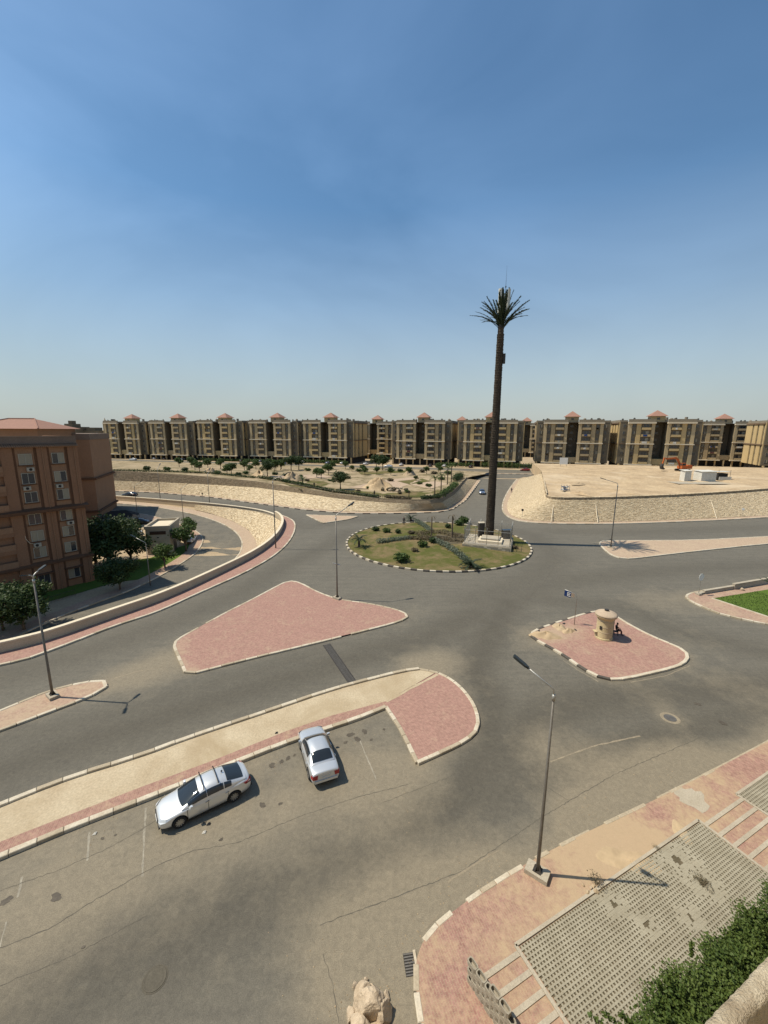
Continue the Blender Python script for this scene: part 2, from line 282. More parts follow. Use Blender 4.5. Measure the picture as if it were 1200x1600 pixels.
# ------------------------------------------------------------------ mesh helpers
class MB:
    def __init__(s): s.v = []; s.f = []; s.m = []; s.t = []
    def add(s, verts, faces, mi=0, tint=None):
        n = len(s.v); s.v.extend(verts); s.f.extend([tuple(i+n for i in f) for f in faces]); s.m.extend([mi]*len(faces))
        s.t.extend([random.random() if tint is None else tint]*len(verts)); return s
    def box(s, x0, x1, y0, y1, z0, z1, mi=0):
        v = [(x0,y0,z0),(x1,y0,z0),(x1,y1,z0),(x0,y1,z0),(x0,y0,z1),(x1,y0,z1),(x1,y1,z1),(x0,y1,z1)]
        return s.add(v, [(3,2,1,0),(4,5,6,7),(0,1,5,4),(1,2,6,5),(2,3,7,6),(3,0,4,7)], mi)
    def obox(s, c, d, length, width, z0, z1, mi=0):      # oriented box: centre (x,y), direction d
        dx, dy = d; L = math.hypot(dx, dy) or 1; dx /= L; dy /= L; nx, ny = -dy, dx
        P = [(c[0]+a*dx*length/2+b*nx*width/2, c[1]+a*dy*length/2+b*ny*width/2) for a, b in ((-1,-1),(1,-1),(1,1),(-1,1))]
        v = [(x,y,z0) for x, y in P] + [(x,y,z1) for x, y in P]
        return s.add(v, [(3,2,1,0),(4,5,6,7),(0,1,5,4),(1,2,6,5),(2,3,7,6),(3,0,4,7)], mi)
    def prism(s, pts, z0, z1, mi=0, bottom=True, sides=True):
        if area(pts) < 0: pts = pts[::-1]
        n = len(pts); v = [(p[0],p[1],z0) for p in pts] + [(p[0],p[1],z1) for p in pts]
        f = [tuple(range(n, 2*n))]
        if bottom: f.append(tuple(range(n-1, -1, -1)))
        if sides: f += [(i,(i+1)%n,n+(i+1)%n,n+i) for i in range(n)]
        return s.add(v, f, mi)
    def tube(s, path, rad, n=8, mi=0, caps=True):
        path = [Vector(p) for p in path]
        if not isinstance(rad, (list, tuple)): rad = [rad]*len(path)
        vs = []; up0 = None
        for i, p in enumerate(path):
            d = (path[min(i+1,len(path)-1)] - path[max(i-1,0)]).normalized()
            if up0 is None or abs(d.dot(up0)) > 0.98: up0 = Vector((0,0,1)) if abs(d.z) < 0.9 else Vector((1,0,0))
            a = d.cross(up0).normalized(); b = a.cross(d)
            vs += [tuple(p + (a*math.cos(2*math.pi*k/n) + b*math.sin(2*math.pi*k/n))*rad[i]) for k in range(n)]
        f = [(i*n+k, i*n+(k+1)%n, (i+1)*n+(k+1)%n, (i+1)*n+k) for i in range(len(path)-1) for k in range(n)]
        f = [q[::-1] for q in f]
        if caps: f += [tuple(range(n)), tuple(range(len(vs)-1, len(vs)-n-1, -1))]
        return s.add(vs, f, mi)
    def lathe(s, prof, n=24, c=(0,0,0), mi=0):           # prof: (r, z) from bottom to top
        v = [(c[0]+r*math.cos(2*math.pi*k/n), c[1]+r*math.sin(2*math.pi*k/n), c[2]+z) for r, z in prof for k in range(n)]
        f = [(i*n+k, i*n+(k+1)%n, (i+1)*n+(k+1)%n, (i+1)*n+k) for i in range(len(prof)-1) for k in range(n)]
        f += [tuple(range(n-1,-1,-1)), tuple(range((len(prof)-1)*n, len(prof)*n))]
        return s.add(v, f, mi)
    def mesh(s, name, mats, smooth=False):
        me = bpy.data.meshes.new(name); me.from_pydata([tuple(map(float, p)) for p in s.v], [], s.f)
        for m in (mats if isinstance(mats, (list, tuple)) else [mats]): me.materials.append(MATS[m])
        me.polygons.foreach_set('material_index', s.m)
        a = me.attributes.new('tint', 'FLOAT', 'POINT'); a.data.foreach_set('value', s.t)
        if smooth: me.polygons.foreach_set('use_smooth', [True]*len(s.f))
        me.update(); return me
    def build(s, name, mats, parent=None, smooth=False):
        return link(name, s.mesh(name, mats, smooth), parent)
def area(p): return 0.5*sum(p[i][0]*p[(i+1)%len(p)][1] - p[(i+1)%len(p)][0]*p[i][1] for i in range(len(p)))
def link(name, me, parent=None):
    o = bpy.data.objects.new(name, me); COL.objects.link(o)
    if parent is not None: o.parent = parent
    return o
def empty(name, loc=(0,0,0), rz=0.0, scale=1.0):
    o = bpy.data.objects.new(name, None); o.empty_display_size = 0.3; o.location = loc; o.rotation_euler = (0,0,rz); o.scale = (scale,)*3
    COL.objects.link(o); return o
def T(o, label, cat, group=None):
    o['label'] = label; o['category'] = cat
    if group: o['group'] = group
    return o
def S(o, kind='structure', label=None):
    o['kind'] = kind
    if label: o['label'] = label
    return o
def copy_tree(o, parent=None):
    c = o.copy(); COL.objects.link(c); c.parent = parent
    for ch in CH(o): copy_tree(ch, c)
    return c
def CH(o): return [c for c in bpy.data.objects if c.parent is o]
def smooth_mesh(me, ang=35):
    me.polygons.foreach_set('use_smooth', [True]*len(me.polygons))
    try: me.set_sharp_from_angle(angle=R(ang))
    except Exception: pass
def chaikin(p, n=2, closed=False):
    for _ in range(n):
        q = []
        m = len(p)
        rng = range(m) if closed else range(m-1)
        if not closed: q.append(tuple(p[0]))
        for i in rng:
            a, b = p[i], p[(i+1)%m]
            q.append(tuple(0.75*x+0.25*y for x, y in zip(a, b))); q.append(tuple(0.25*x+0.75*y for x, y in zip(a, b)))
        if not closed: q.append(tuple(p[-1]))
        p = q
    return p
def resample(p, step, closed=False):
    q = list(p) + ([p[0]] if closed else [])
    d = [0.0]
    for a, b in zip(q, q[1:]): d.append(d[-1] + math.dist(a, b))
    n = max(2, int(round(d[-1]/step))); out = []; j = 0
    for i in range(n + (0 if closed else 1)):
        t = d[-1]*i/n
        while j < len(d)-2 and d[j+1] < t: j += 1
        k = (t - d[j])/max(1e-9, d[j+1]-d[j]); out.append(tuple(x+(y-x)*k for x, y in zip(q[j], q[j+1])))
    return out
def PX(pts, z=0.0): return [G(x, y, z) for x, y in pts]
def offset_line(p, d, closed=False):
    out = []; n = len(p)
    for i in range(n):
        a = p[(i-1) % n] if closed or i > 0 else p[i]; b = p[(i+1) % n] if closed or i < n-1 else p[i]
        dx, dy = b[0]-a[0], b[1]-a[1]; L = math.hypot(dx, dy) or 1
        out.append((p[i][0]-dy/L*d, p[i][1]+dx/L*d) + tuple(p[i][2:]))
    return out
def sstep(a, b, x):
    t = max(0.0, min(1.0, (x-a)/(b-a))); return t*t*(3-2*t)

# kerb stones: one shared mesh per colour and length
STONES = {}
def stone_mesh(mat, L, w, h):
    key = (mat, round(L, 2), w, h)
    if key not in STONES:
        mb = MB(); c = 0.025; l = L/2 - 0.012
        v = [(-l,-w/2,-0.1),(l,-w/2,-0.1),(l,w/2,-0.1),(-l,w/2,-0.1),(-l,-w/2,h-c),(l,-w/2,h-c),(l,w/2,h-c),(-l,w/2,h-c),(-l+c,-w/2+c,h),(l-c,-w/2+c,h),(l-c,w/2-c,h),(-l+c,w/2-c,h)]
        mb.add(v, [(0,1,5,4),(1,2,6,5),(2,3,7,6),(3,0,4,7),(4,5,9,8),(5,6,10,9),(6,7,11,10),(7,4,8,11),(8,9,10,11)])
        STONES[key] = mb.mesh('kerb_stone', mat)
    return STONES[key]
krng = random.Random(5)
def kerb(parent, line, step=1.0, mats=('kerb_white',), w=0.26, h=0.17, closed=False, skip=0.0, sunk=0.0, dirty=0.3):
    pts = resample(line, step, closed); n = len(pts)
    L = sum(math.dist(pts[i][:2], pts[(i+1)%n][:2]) for i in range(n if closed else n-1))/(n if closed else n-1)
    for i in range(n if closed else n-1):
        if krng.random() < skip: continue
        a, b = pts[i], pts[(i+1)%n]
        mt = mats[i % len(mats)]
        if len(mats) == 1 and mt == 'kerb_white' and krng.random() < dirty: mt = 'kerb_dirty'
        o = link('kerb_stone', stone_mesh(mt, L, w, h), parent)
        z = (a[2]+b[2])/2 if len(a) > 2 else 0.0
        o.location = ((a[0]+b[0])/2, (a[1]+b[1])/2, z - sunk + krng.uniform(-0.012, 0.008))
        sl = math.atan2((b[2]-a[2]) if len(a) > 2 else 0.0, math.dist(a[:2], b[:2]))
        o.rotation_euler = (krng.uniform(-.02,.02), -sl, math.atan2(b[1]-a[1], b[0]-a[0]) + krng.uniform(-.012,.012))
def slab_grid(name, outline, z, mat, cell=1.0, fields=None, zf=None, skirt=0.1):
    """flat sheet with interior points, carrying a 'dust' attribute"""
    P = [tuple(p[:2]) for p in outline]
    if area(P) < 0: P = P[::-1]
    n = len(P); A = np.array(P)
    x0, y0 = A.min(0); x1, y1 = A.max(0)
    gx, gy = np.meshgrid(np.arange(x0, x1, cell), np.arange(y0, y1, cell)); Q = np.c_[gx.ravel(), gy.ravel()]
    Q = Q + np.random.RandomState(3).uniform(-.2, .2, Q.shape)*cell
    Q = Q[inside(Q, A)]
    V = [Vector(p) for p in P] + [Vector(q) for q in Q.tolist()]
    res = delaunay_2d_cdt(V, [(i, (i+1)%n) for i in range(n)], [list(range(n))], 1, 1e-5)
    v2 = np.array([(a.x, a.y) for a in res[0]]); f = [tuple(t) for t in res[2]]
    zz = np.full(len(v2), z) if zf is None else np.array([zf(a, b) for a, b in v2])
    me = bpy.data.meshes.new(name); me.from_pydata(np.c_[v2, zz].tolist(), [], f)
    me.materials.append(MATS[mat])
    for k, fn in (fields or {}).items():
        a = me.attributes.new(k, 'FLOAT', 'POINT'); a.data.foreach_set('value', np.asarray(fn(v2), dtype=np.float32))
    o = link(name, me); return o
def inside(Q, A):
    c = np.zeros(len(Q), bool); n = len(A); j = n-1
    for i in range(n):
        xi, yi = A[i]; xj, yj = A[j]
        m = ((yi > Q[:,1]) != (yj > Q[:,1])) & (Q[:,0] < (xj-xi)*(Q[:,1]-yi)/((yj-yi) + 1e-12) + xi)
        c ^= m; j = i
    return c
def dist_poly(Q, pts):
    d = np.full(len(Q), 1e9)
    for a, b in zip(pts, pts[1:]):
        a = np.array(a[:2]); b = np.array(b[:2]); ab = b-a; t = np.clip(((Q-a) @ ab)/max(1e-9, ab @ ab), 0, 1)
        d = np.minimum(d, np.hypot(*(Q - (a + t[:,None]*ab)).T))
    return d

# ================================================================== OUTLINES (surveyed on the road plane)
wall_px = [(0,1022),(65,1007),(180,966),(260,938),(340,900),(400,870),(432,845),(444,824),(442,812),(430,804),(405,797),(360,791),(310,786),(250,781),(175,775.5)]
WALL = PX(wall_px)
d0 = (WALL[0][0]-WALL[1][0], WALL[0][1]-WALL[1][1]); k0 = 70/abs(d0[0])
W_START = (WALL[0][0]+d0[0]*k0, WALL[0][1]+d0[1]*k0)
d1 = (WALL[-1][0]-WALL[-2][0], WALL[-1][1]-WALL[-2][1]); k1 = 150/abs(d1[0])
W_END = (WALL[-1][0]+d1[0]*k1, WALL[-1][1]+d1[1]*k1)
WALLS = chaikin([W_START] + WALL + [W_END], 2)
kerbL_px = [(0,1046),(100,1010),(180,978),(242,959),(305,930),(380,897),(425,872),(450,850),(461,830),(461,816),(450,809),(436,804.5)]
KERB_L = chaikin([ (WALL[0][0]-30, G(0,1046)[1]-12.5) ] + PX(kerbL_px), 2)
RC, RR = (0.48*20, 3.66*20), 16.3                      # roundabout
TRI = chaikin(PX([(638,962),(618,953),(575,944),(528,938),(495,926),(470,912),(455,908),(440,913),(400,935),(350,960),(300,988),(271,1004),(274,1016),(284,1038),(292,1056),(330,1046),(400,1028),(480,1009),(560,989),(622,973),(636,966)]), 1, True)
KIO = chaikin(PX([(829,991),(843,983),(880,971),(917,959),(944,955),(960,963),(987,980),(1029,1001),(1062,1013),(1075,1024),(1073,1034),(1055,1044),(1000,1057),(962,1064),(935,1060),(907,1044),(880,1024),(843,1004),(831,997)]), 1, True)
MEDL = chaikin(PX([(-260,1190),(-100,1155),(0,1113),(80,1080),(130,1068),(160,1065),(169,1068),(166,1076),(140,1090),(90,1109),(0,1143),(-120,1185),(-260,1235)]), 1, True)
UPT = PX([(479,805),(530,806.5),(559,807.5),(545,812),(505,818)])
RISL = chaikin(PX([(934,847),(960,845.5),(997,845.5),(1086,845),(1200,839),(1400,829),(1400,836),(1200,850),(1105,860),(1042,867),(995,873),(974,874),(956,869),(942,857)]), 1, True)
med_out = PX([(-320,1400),(-150,1325),(0,1262),(100,1221),(220,1184),(291,1157),(362,1133),(401,1120),(520,1079),(600,1058),(640,1049),(655,1047.5)])
med_end = PX([(655,1047.5),(682,1052),(705,1063),(728,1084),(743,1108),(748,1130),(743,1147),(722,1162),(690,1177),(652,1194)])
med_edge = PX([(652,1194),(640,1168),(622,1134),(603,1106)])
med_in = PX([(603,1106),(560,1124),(469,1154),(401,1179.5),(305,1219),(220,1253),(120,1291),(0,1341),(-150,1405),(-320,1480)])
med_band = PX([(603,1098),(520,1120),(447,1145),(333,1191),(220,1233),(120,1272),(0,1319),(-150,1380),(-320,1455)])
NEARK = chaikin(PX([(668,1720),(664,1640),(655,1580),(648,1535),(652,1492),(672,1456),(720,1418),(770,1384),(830,1348),(900,1311),(1000,1264),(1100,1214),(1200,1161),(1330,1090),(1500,1010)]), 2)
RCOR = chaikin(PX([(1400,890),(1200,907),(1098,924),(1078,928),(1070,933),(1080,941),(1100,950),(1130,962),(1200,977),(1400,1010)]), 1)
# embankments
EP_base = PX([(40,762),(110,763.5),(175,766),(250,769),(330,776),(400,785),(470,794),(530,799.5),(560,800.5),(600,800.5),(640,800),(680,798),(700,795),(722,781),(745,756)])
EP_kerb = PX([(40,763.5),(110,765),(175,767.5),(250,770.5),(330,777.5),(400,787),(470,796.5),(530,802),(560,803),(600,803),(640,802.5),(684,801),(706,797),(727,783),(751,756)])

# ------------------------------------------------------------------ ground sheets
def ramp_z(y): return 1.5*sstep(120, 168, y)
def low_z(y): return -4.2 + 3.1*sstep(78, 118, y)
plate = WALLS + [(-260, 200), (400, 200), (400, -40), (-260, -40)]
plate = [W_START] + WALLS[1:-1] + [W_END, (-260, W_END[1]+2), (-260, 240), (420, 240), (420, -45), (-260, -45), (-260, W_START[1]-12)]
BIG = [(-3500,-800),(3500,-800),(3500,7000),(-3500,7000)]
def ring_sheet(name, z, mat):
    mb = MB(); o = [(-4000,-1500),(4000,-1500),(4000,8000),(-4000,8000)]; i = [(-260,-45),(420,-45),(420,240),(-260,240)]
    v = [(*p, z) for p in o] + [(*p, z) for p in i]
    mb.add(v, [(0,1,5,4),(1,2,6,5),(2,3,7,6),(3,0,4,7)]); return mb.build(name, mat)
S(ring_sheet('ground', -0.02, 'sand'))

# dust and tyre-wear laid out on the road surface
sand_spots = [((672,1040),1.8,.85),((640,1036),1.5,.5),((705,1028),1.8,.55),((225,1058),2.0,.75),((258,1028),1.6,.75),((190,1056),1.6,.6),((330,985),1.6,.3),((565,955),1.6,.35),((660,955),1.6,.4),((820,1010),1.4,.5),((1090,1000),2.2,.45),((1010,1085),1.8,.4),((760,1075),1.4,.35),((880,1180),2.2,.5),((840,1160),1.6,.35),((1120,1200),1.5,.6),((1060,1215),1.4,.75),((960,1205),1.3,.55),((905,1275),1.1,.95),((1020,1195),1.2,.6),((1075,1190),1.3,.75),((960,1262),1.3,.7),
    ((1050,935),3,.5),((1010,945),3,.4),((820,985),1.5,.5),((1047,1122),.9,.5),((860,1095),1.5,.25),((560,1480),1.6,.65),((620,1420),1.4,.65),((690,1385),1.2,.65),((600,1530),1.5,.7),((520,1560),1.3,.35),((470,1440),1.0,.2),((640,1460),1.2,.6),((760,1350),1.1,.6),((400,1190),1.2,.3),
    ((300,1310),1.8,.45),((420,1270),1.8,.45),((150,1370),2,.45),((560,1220),2,.5),((600,1180),2,.4),((50,1420),2,.4),((620,1290),1.5,.25),((1110,1060),2.5,.35),((1190,1080),2.5,.35),((650,1215),1,.35),((480,850),5,.3),((560,830),4,.25),((660,905),3,.2),((900,880),5,.25),((640,985),2,.25)]
dust_lines = [(KERB_L,0.5,.3),(med_out,0.45,.35),(med_in,1.1,.5),(med_end,0.5,.35),(NEARK,1.2,.62),(NEARK,0.45,.35),(KIO+[KIO[0]],0.6,.4),(TRI+[TRI[0]],0.6,.35),(MEDL,0.6,.45),(EP_kerb,.8,.3),(RISL+[RISL[0]],.9,.35),(RCOR,.7,.5),
    (PX([(-50,1480),(250,1330),(420,1270),(640,1200)]),2.4,.38)]
wear_lines = [(PX([(-100,1640),(150,1520),(400,1400),(600,1320),(720,1250),(790,1180),(830,1130),(900,1100),(1000,1085),(1200,1075),(1400,1070)]),1.7,.62),
    (PX([(640,1290),(720,1240),(770,1160),(765,1090),(740,1050),(760,1000),(800,940)]),1.3,.7),
    (PX([(-60,1545),(200,1440),(420,1350),(600,1275)]),1.2,.4),(PX([(720,1260),(880,1190),(1050,1150),(1250,1090)]),1.3,.55),
    (PX([(-100,1240),(100,1170),(300,1105),(450,1060),(560,1025),(660,1000),(740,960)]),1.6,.6),(PX([(-100,1180),(100,1140),(300,1080),(500,1020)]),1.2,.4),
    (PX([(-60,1075),(100,1030),(250,980),(380,925),(450,880),(520,850),(545,830)]),1.8,.45),(PX([(500,820),(590,808),(720,815),(830,835),(870,870),(830,905),(740,940)]),2.2,.4),
    (PX([(1200,1020),(1050,985),(980,950),(880,940),(780,925)]),1.6,.45),(PX([(1300,880),(1050,890),(900,905),(800,930),(700,990)]),2,.4),(PX([(200,778),(330,786),(430,800),(480,825)]),2,.35),(PX([(1300,820),(1000,832),(860,830)]),2,.3)]
def f_dust(Q):
    d = np.full(len(Q), -0.12)
    for (px, r, a) in sand_spots:
        c = np.array(G(*px)); d += a*np.exp(-((Q-c)**2).sum(1)/(2*r*r))
    for (ln, wd, a) in dust_lines: d += a*np.exp(-(dist_poly(Q, ln)/wd)**2/2)
    d += 0.20*np.exp(-((Q[:,1]-14)/10)**2)
    return d
def f_wear(Q):
    d = np.zeros(len(Q))
    for (ln, wd, a) in wear_lines: d = np.maximum(d, a*np.exp(-(dist_poly(Q, ln)/wd)**2/2))
    return d
def graded_sheet(name, outline, mat, fields, fine, cell):
    P = [tuple(p[:2]) for p in outline]
    if area(P) < 0: P = P[::-1]
    A = np.array(P); n = len(P); rs = np.random.RandomState(4); Q = []
    (x0, x1, y0, y1) = fine; gx, gy = np.meshgrid(np.arange(x0, x1, cell), np.arange(y0, y1, cell)); q = np.c_[gx.ravel(), gy.ravel()]; Q.append(q[(q[:,1] < 34)])
    gx, gy = np.meshgrid(np.arange(-110, 130, 1.6), np.arange(34, 175, 1.6)); Q.append(np.c_[gx.ravel(), gy.ravel()])
    Q = np.concatenate(Q); Q = Q + rs.uniform(-.2, .2, Q.shape)*cell; Q = Q[inside(Q, A)]
    V = [Vector(p) for p in P] + [Vector(q) for q in Q.tolist()]
    res = delaunay_2d_cdt(V, [(i, (i+1)%n) for i in range(n)], [list(range(n))], 1, 1e-5)
    v2 = np.array([(a.x, a.y) for a in res[0]])
    me = bpy.data.meshes.new(name); me.from_pydata(np.c_[v2, np.zeros(len(v2))].tolist(), [], [tuple(t) for t in res[2]]); me.materials.append(MATS[mat])
    for k, fn in fields.items():
        a = me.attributes.new(k, 'FLOAT', 'POINT'); a.data.foreach_set('value', fn(v2).astype(np.float32))
    return link(name, me)
road = S(graded_sheet('road', plate, 'asphalt', {'dust': f_dust, 'wear': f_wear}, (-45, 60, 6, 34), 0.55))

def add_flat(parent, name, pts, z, mat):
    mb = MB(); P = pts if area(pts) > 0 else pts[::-1]; mb.add([(p[0],p[1],z) for p in P], [tuple(range(len(P)))]); return mb.build(name, mat, parent)
def strip(parent, name, line, width, z, mat, jitter=0.0, seed=0):
    rg = random.Random(seed); ln = resample(line, max(0.15, width*3)); L = []; Rr = []
    for i, p in enumerate(ln):
        a = ln[max(0,i-1)]; b = ln[min(len(ln)-1,i+1)]; dx, dy = b[0]-a[0], b[1]-a[1]; l = math.hypot(dx,dy) or 1
        o = rg.uniform(-jitter, jitter); wl = width*rg.uniform(.5, 1.3)/2
        L.append((p[0]-dy/l*(o+wl), p[1]+dx/l*(o+wl), z)); Rr.append((p[0]-dy/l*(o-wl), p[1]+dx/l*(o-wl), z))
    n = len(L); mb = MB(); mb.add(Rr+L, [(i,i+1,n+i+1,n+i) for i in range(n-1)]); return mb.build(name, mat, parent)
# cracks, seams, painted bay lines, stains
for i, (ln, wd) in enumerate([([(0,1482),(80,1450),(150,1405),(240,1355),(300,1330),(370,1335-18),(470,1275),(560,1245),(640,1225)],.035),([(0,1392),(90,1360),(160,1330),(215,1300),(260,1272)],.03),([(770,1175),(820,1205),(870,1240),(887,1250)],.03),
        ([(500,1445),(610,1405),(720,1362),(850,1275),(960,1210),(1100,1150)],.035),([(765,1010),(800,960),(850,910),(870,880),(858,850)],.10),([(840,893),(900,902),(960,912),(1040,926)],.07),([(820,830),(858,850)],.08),([(595,1255),(700,1215),(820,1150)],.025),
        ([(0,1540),(120,1490),(230,1430)],.025),([(505,1490),(520,1540),(530,1600)],.025),([(240,1130),(360,1090),(470,1050)],.03),([(540,905),(600,880),(650,905)],.05),([(380,1060),(520,1012)],.03)]):
    strip(road, 'crack', PX(ln), wd, 0.004, 'crack_dark', 0.03, i)
for i, (ln, wd) in enumerate([([(228,1262),(224,1330),(222,1370)],.10),([(140,1300),(136,1345)],.10),([(560,1152),(588,1218)],.09),([(35,1370),(28,1402)],.09),([(10,1440),(0,1480)],.08)]):
    strip(road, 'bay_line', PX(ln), wd, 0.004, 'paint_mark', 0.015, 40+i)
for i, (ln, wd) in enumerate([([(880,1032),(905,1048),(935,1065)],.10),([(985,1066),(1040,1056),(1078,1040)],.08),([(700,1378),(740,1352),(780,1328)],.09),([(663,1452),(685,1428)],.10),([(648,1540),(654,1590)],.12),([(178,1060),(215,1049),(250,1043)],.12),([(860,1190),(930,1165),(1000,1150)],.10)]):
    strip(road, 'pale_scuff_mark', PX(ln), wd, 0.005, 'pale_scuff', 0.02, 70+i)
def blot(parent, name, c, r, z, mat, seed, asp=0.7, n=16):
    rg = random.Random(seed); a0 = rg.uniform(0, 3); P = []
    for k in range(n):
        t = 2*math.pi*k/n; rr = r*rg.uniform(.65, 1.15); x, y = rr*math.cos(t), rr*asp*math.sin(t)
        P.append((c[0]+x*math.cos(a0)-y*math.sin(a0), c[1]+x*math.sin(a0)+y*math.cos(a0)))
    return add_flat(parent, name, P, z, mat)
sr = random.Random(11)
for i, (x, y, r) in enumerate([(410,1258,.22),(438,1256,.14),(88,1402,.26),(10,1407,.25),(548,1148,.3),(570,1143,.25),(558,1155,.28),(580,1156,.15),(540,1160,.18),(440,1190,.2),(425,1196,.25),(450,1185,.2),(460,1180,.12),(345,1312,.12),(320,1285,.1),(160,1310,.1),(180,1305,.08),(600,1140,.12),(130,1480,.08),(1130,1130,.3),(1090,1100,.25)]):
    blot(road, 'oil_stain', G(x, y), r, 0.006 + 0.0006*i, 'oil', i)
# transverse drain grating across the carriageway: frame with bars
dg = T(empty('drain_grating', (*G(531,1038), 0)), 'long dark steel drain grating laid across the road beside the pink triangle', 'grating')
a, b = Vector(G(510,1007)), Vector(G(554,1071)); dl = (b-a); ln_ = dl.length; dl.normalize(); c_ = Vector(G(531,1038)); nn = Vector((-dl.y, dl.x))
mb = MB(); mb.obox((a+b)/2-c_, dl, ln_, .62, 0.002, 0.008); mb.build('channel', 'dark_interior', dg)
for s_ in (-1, 1):
    mb = MB(); mb.obox((a+b)/2-c_+nn*.33*s_, dl, ln_, .06, 0.0, 0.03); mb.build('edge_rail', 'dark_steel', dg)
nb = int(ln_/0.16)
bar = MB(); bar.obox((0,0), nn, .58, .07, 0.006, 0.024); barm = bar.mesh('grate_bar', 'steel')
for i in range(nb):
    o = link('grate_bar', barm, dg); p = a + dl*(i+.5)*ln_/nb - c_; o.location = (p.x, p.y, 0)
def manhole(px, lab, sur='pale_scuff'):
    t = T(empty('manhole_cover', (*G(*px), 0)), lab, 'manhole')
    mb = MB(); rs_ = .62 if sur == 'pale_scuff' else .44; mb.lathe([(rs_,0.002),(rs_,.008),(.40,.012),(.40,.006)], 28); mb.build('surround', sur, t)
    mb = MB(); mb.lathe([(.39,.004),(.39,.02),(.36,.022),(.34,.016),(.30,.016),(.28,.021),(.0,.021)], 28); mb.build('lid', 'steel' if sur == 'pale_scuff' else 'old_cover', t)
manhole((1047,1122), 'round manhole cover in the open road below the kiosk island')
manhole((242,1530), 'round dusty manhole cover in the near road at lower left', 'old_cover')
t = T(empty('gully_grate', (*G(640,1507), 0), R(8)), 'small rectangular gully grate beside the near rounded kerb', 'grating')
mb = MB(); mb.box(-.2,.2,-.36,.36,0.002,.007); mb.build('pit', 'dark_interior', t)
gb = MB(); gb.box(-.19,.19,-.022,.022,0.004,.02); gm = gb.mesh('grate_bar','steel')
for i in range(8): o = link('grate_bar', gm, t); o.location = (0,-.32+i*.0914,0)
mb = MB(); mb.box(.2,.3,-.4,.4,0.002,.05); mb.build('edge_rail','kerb_white',t)

# ------------------------------------------------------------------ islands and pavements
def island(name, outline, mat, label=None, h=0.13, cell=0.9, dustf=None):
    o = slab_grid(name, outline, h, mat, cell, {'dust': dustf or (lambda Q: np.zeros(len(Q)))}); S(o); 
    return o
tri = island('pavement_island', TRI, 'pink_paver', dustf=lambda Q: .28*np.exp(-(dist_poly(Q, PX([(270,1005),(292,1056)]))/1.0)**2) - .06)
kerb(tri, offset_line(TRI, 0, True), 1.0, ('kerb_white',), closed=True, skip=0.02, h=.15)
kio = island('pavement_island', KIO, 'pink_paver', dustf=lambda Q: .55*np.exp(-((Q-np.array(G(848,992)))**2).sum(1)/3) + .45*np.exp(-((Q-np.array(G(885,985)))**2).sum(1)/2.5))
kn = len(resample(KIO, 1.0, True))
kpts = resample(KIO, 0.95, True)
for i in range(len(kpts)):     # black and white stones along the older side, plain ones elsewhere
    a, b = kpts[i], kpts[(i+1)%len(kpts)]; cx, cy = (a[0]+b[0])/2, (a[1]+b[1])/2
    bw = cx < G(915,1000)[0] and i % 2 or (cy > G(950,962)[1] and i % 2)
    o = link('kerb_stone', stone_mesh('kerb_black' if bw else 'kerb_white', .95, .28, .17), kio)
    o.location = (cx, cy, krng.uniform(-.01,.01)); o.rotation_euler = (0, 0, math.atan2(b[1]-a[1], b[0]-a[0]))
ml = island('pavement_island', MEDL, 'faded_paver', dustf=lambda Q: .18 - .15*np.exp(-((Q-np.array(G(130,1080)))**2).sum(1)/6))
kerb(ml, MEDL, 1.1, ('kerb_white',), closed=True, h=.16)
up = island('pavement_island', UPT, 'pale_paver'); kerb(up, UPT, 1.4, ('kerb_white',), closed=True)
ri = island('pavement_island', RISL, 'pale_paver'); kerb(ri, RISL, 1.2, ('kerb_white','kerb_white'), closed=True)
MED = med_out + med_end[1:] + med_edge[1:] + med_in[1:]
ms = island('median_strip', med_out + [G(682,1052), G(603,1098)] + med_band[1:], 'screed', h=.125)
mbnd = island('median_strip', med_band + med_in[::-1], 'near_pink_paver', h=.129, dustf=lambda Q: -.12+0*Q[:,0])
mend = island('pavement_island', [G(603,1098), G(683,1052.5)] + med_end[2:] + med_edge[1:], 'pink_paver', h=.134, dustf=lambda Q: -.1+0*Q[:,0])
strip(ms, 'edge_strip', PX([(684,1056),(640,1079),(604,1099)]), .25, .139, 'screed', 0.02, 3)
kerb(ms, chaikin(med_out, 1), 1.15, ('kerb_white',), w=.30, h=.26)
kerb(mend, chaikin(med_end, 2), .85, ('kerb_white',), w=.26, h=.17); kerb(mend, med_edge, .85, ('kerb_white',), w=.26, h=.17)
kerb(mbnd, chaikin(med_in, 1), 1.05, ('kerb_white',), w=.32, h=.20)

# sidewalk along the retaining wall
KL2 = resample(KERB_L, 1.5); 
wseg = [p for p in WALLS]
i_end = min(range(len(WALLS)), key=lambda i: math.dist(WALLS[i], G(432,804.5)))
SW = KERB_L + WALLS[:i_end+1][::-1]
swl = island('sidewalk', SW, 'pink_paver', h=.13, cell=1.5, dustf=lambda Q: -.05+0*Q[:,0])
kerb(swl, KERB_L, 1.3, ('kerb_white',), w=.28, h=.17)

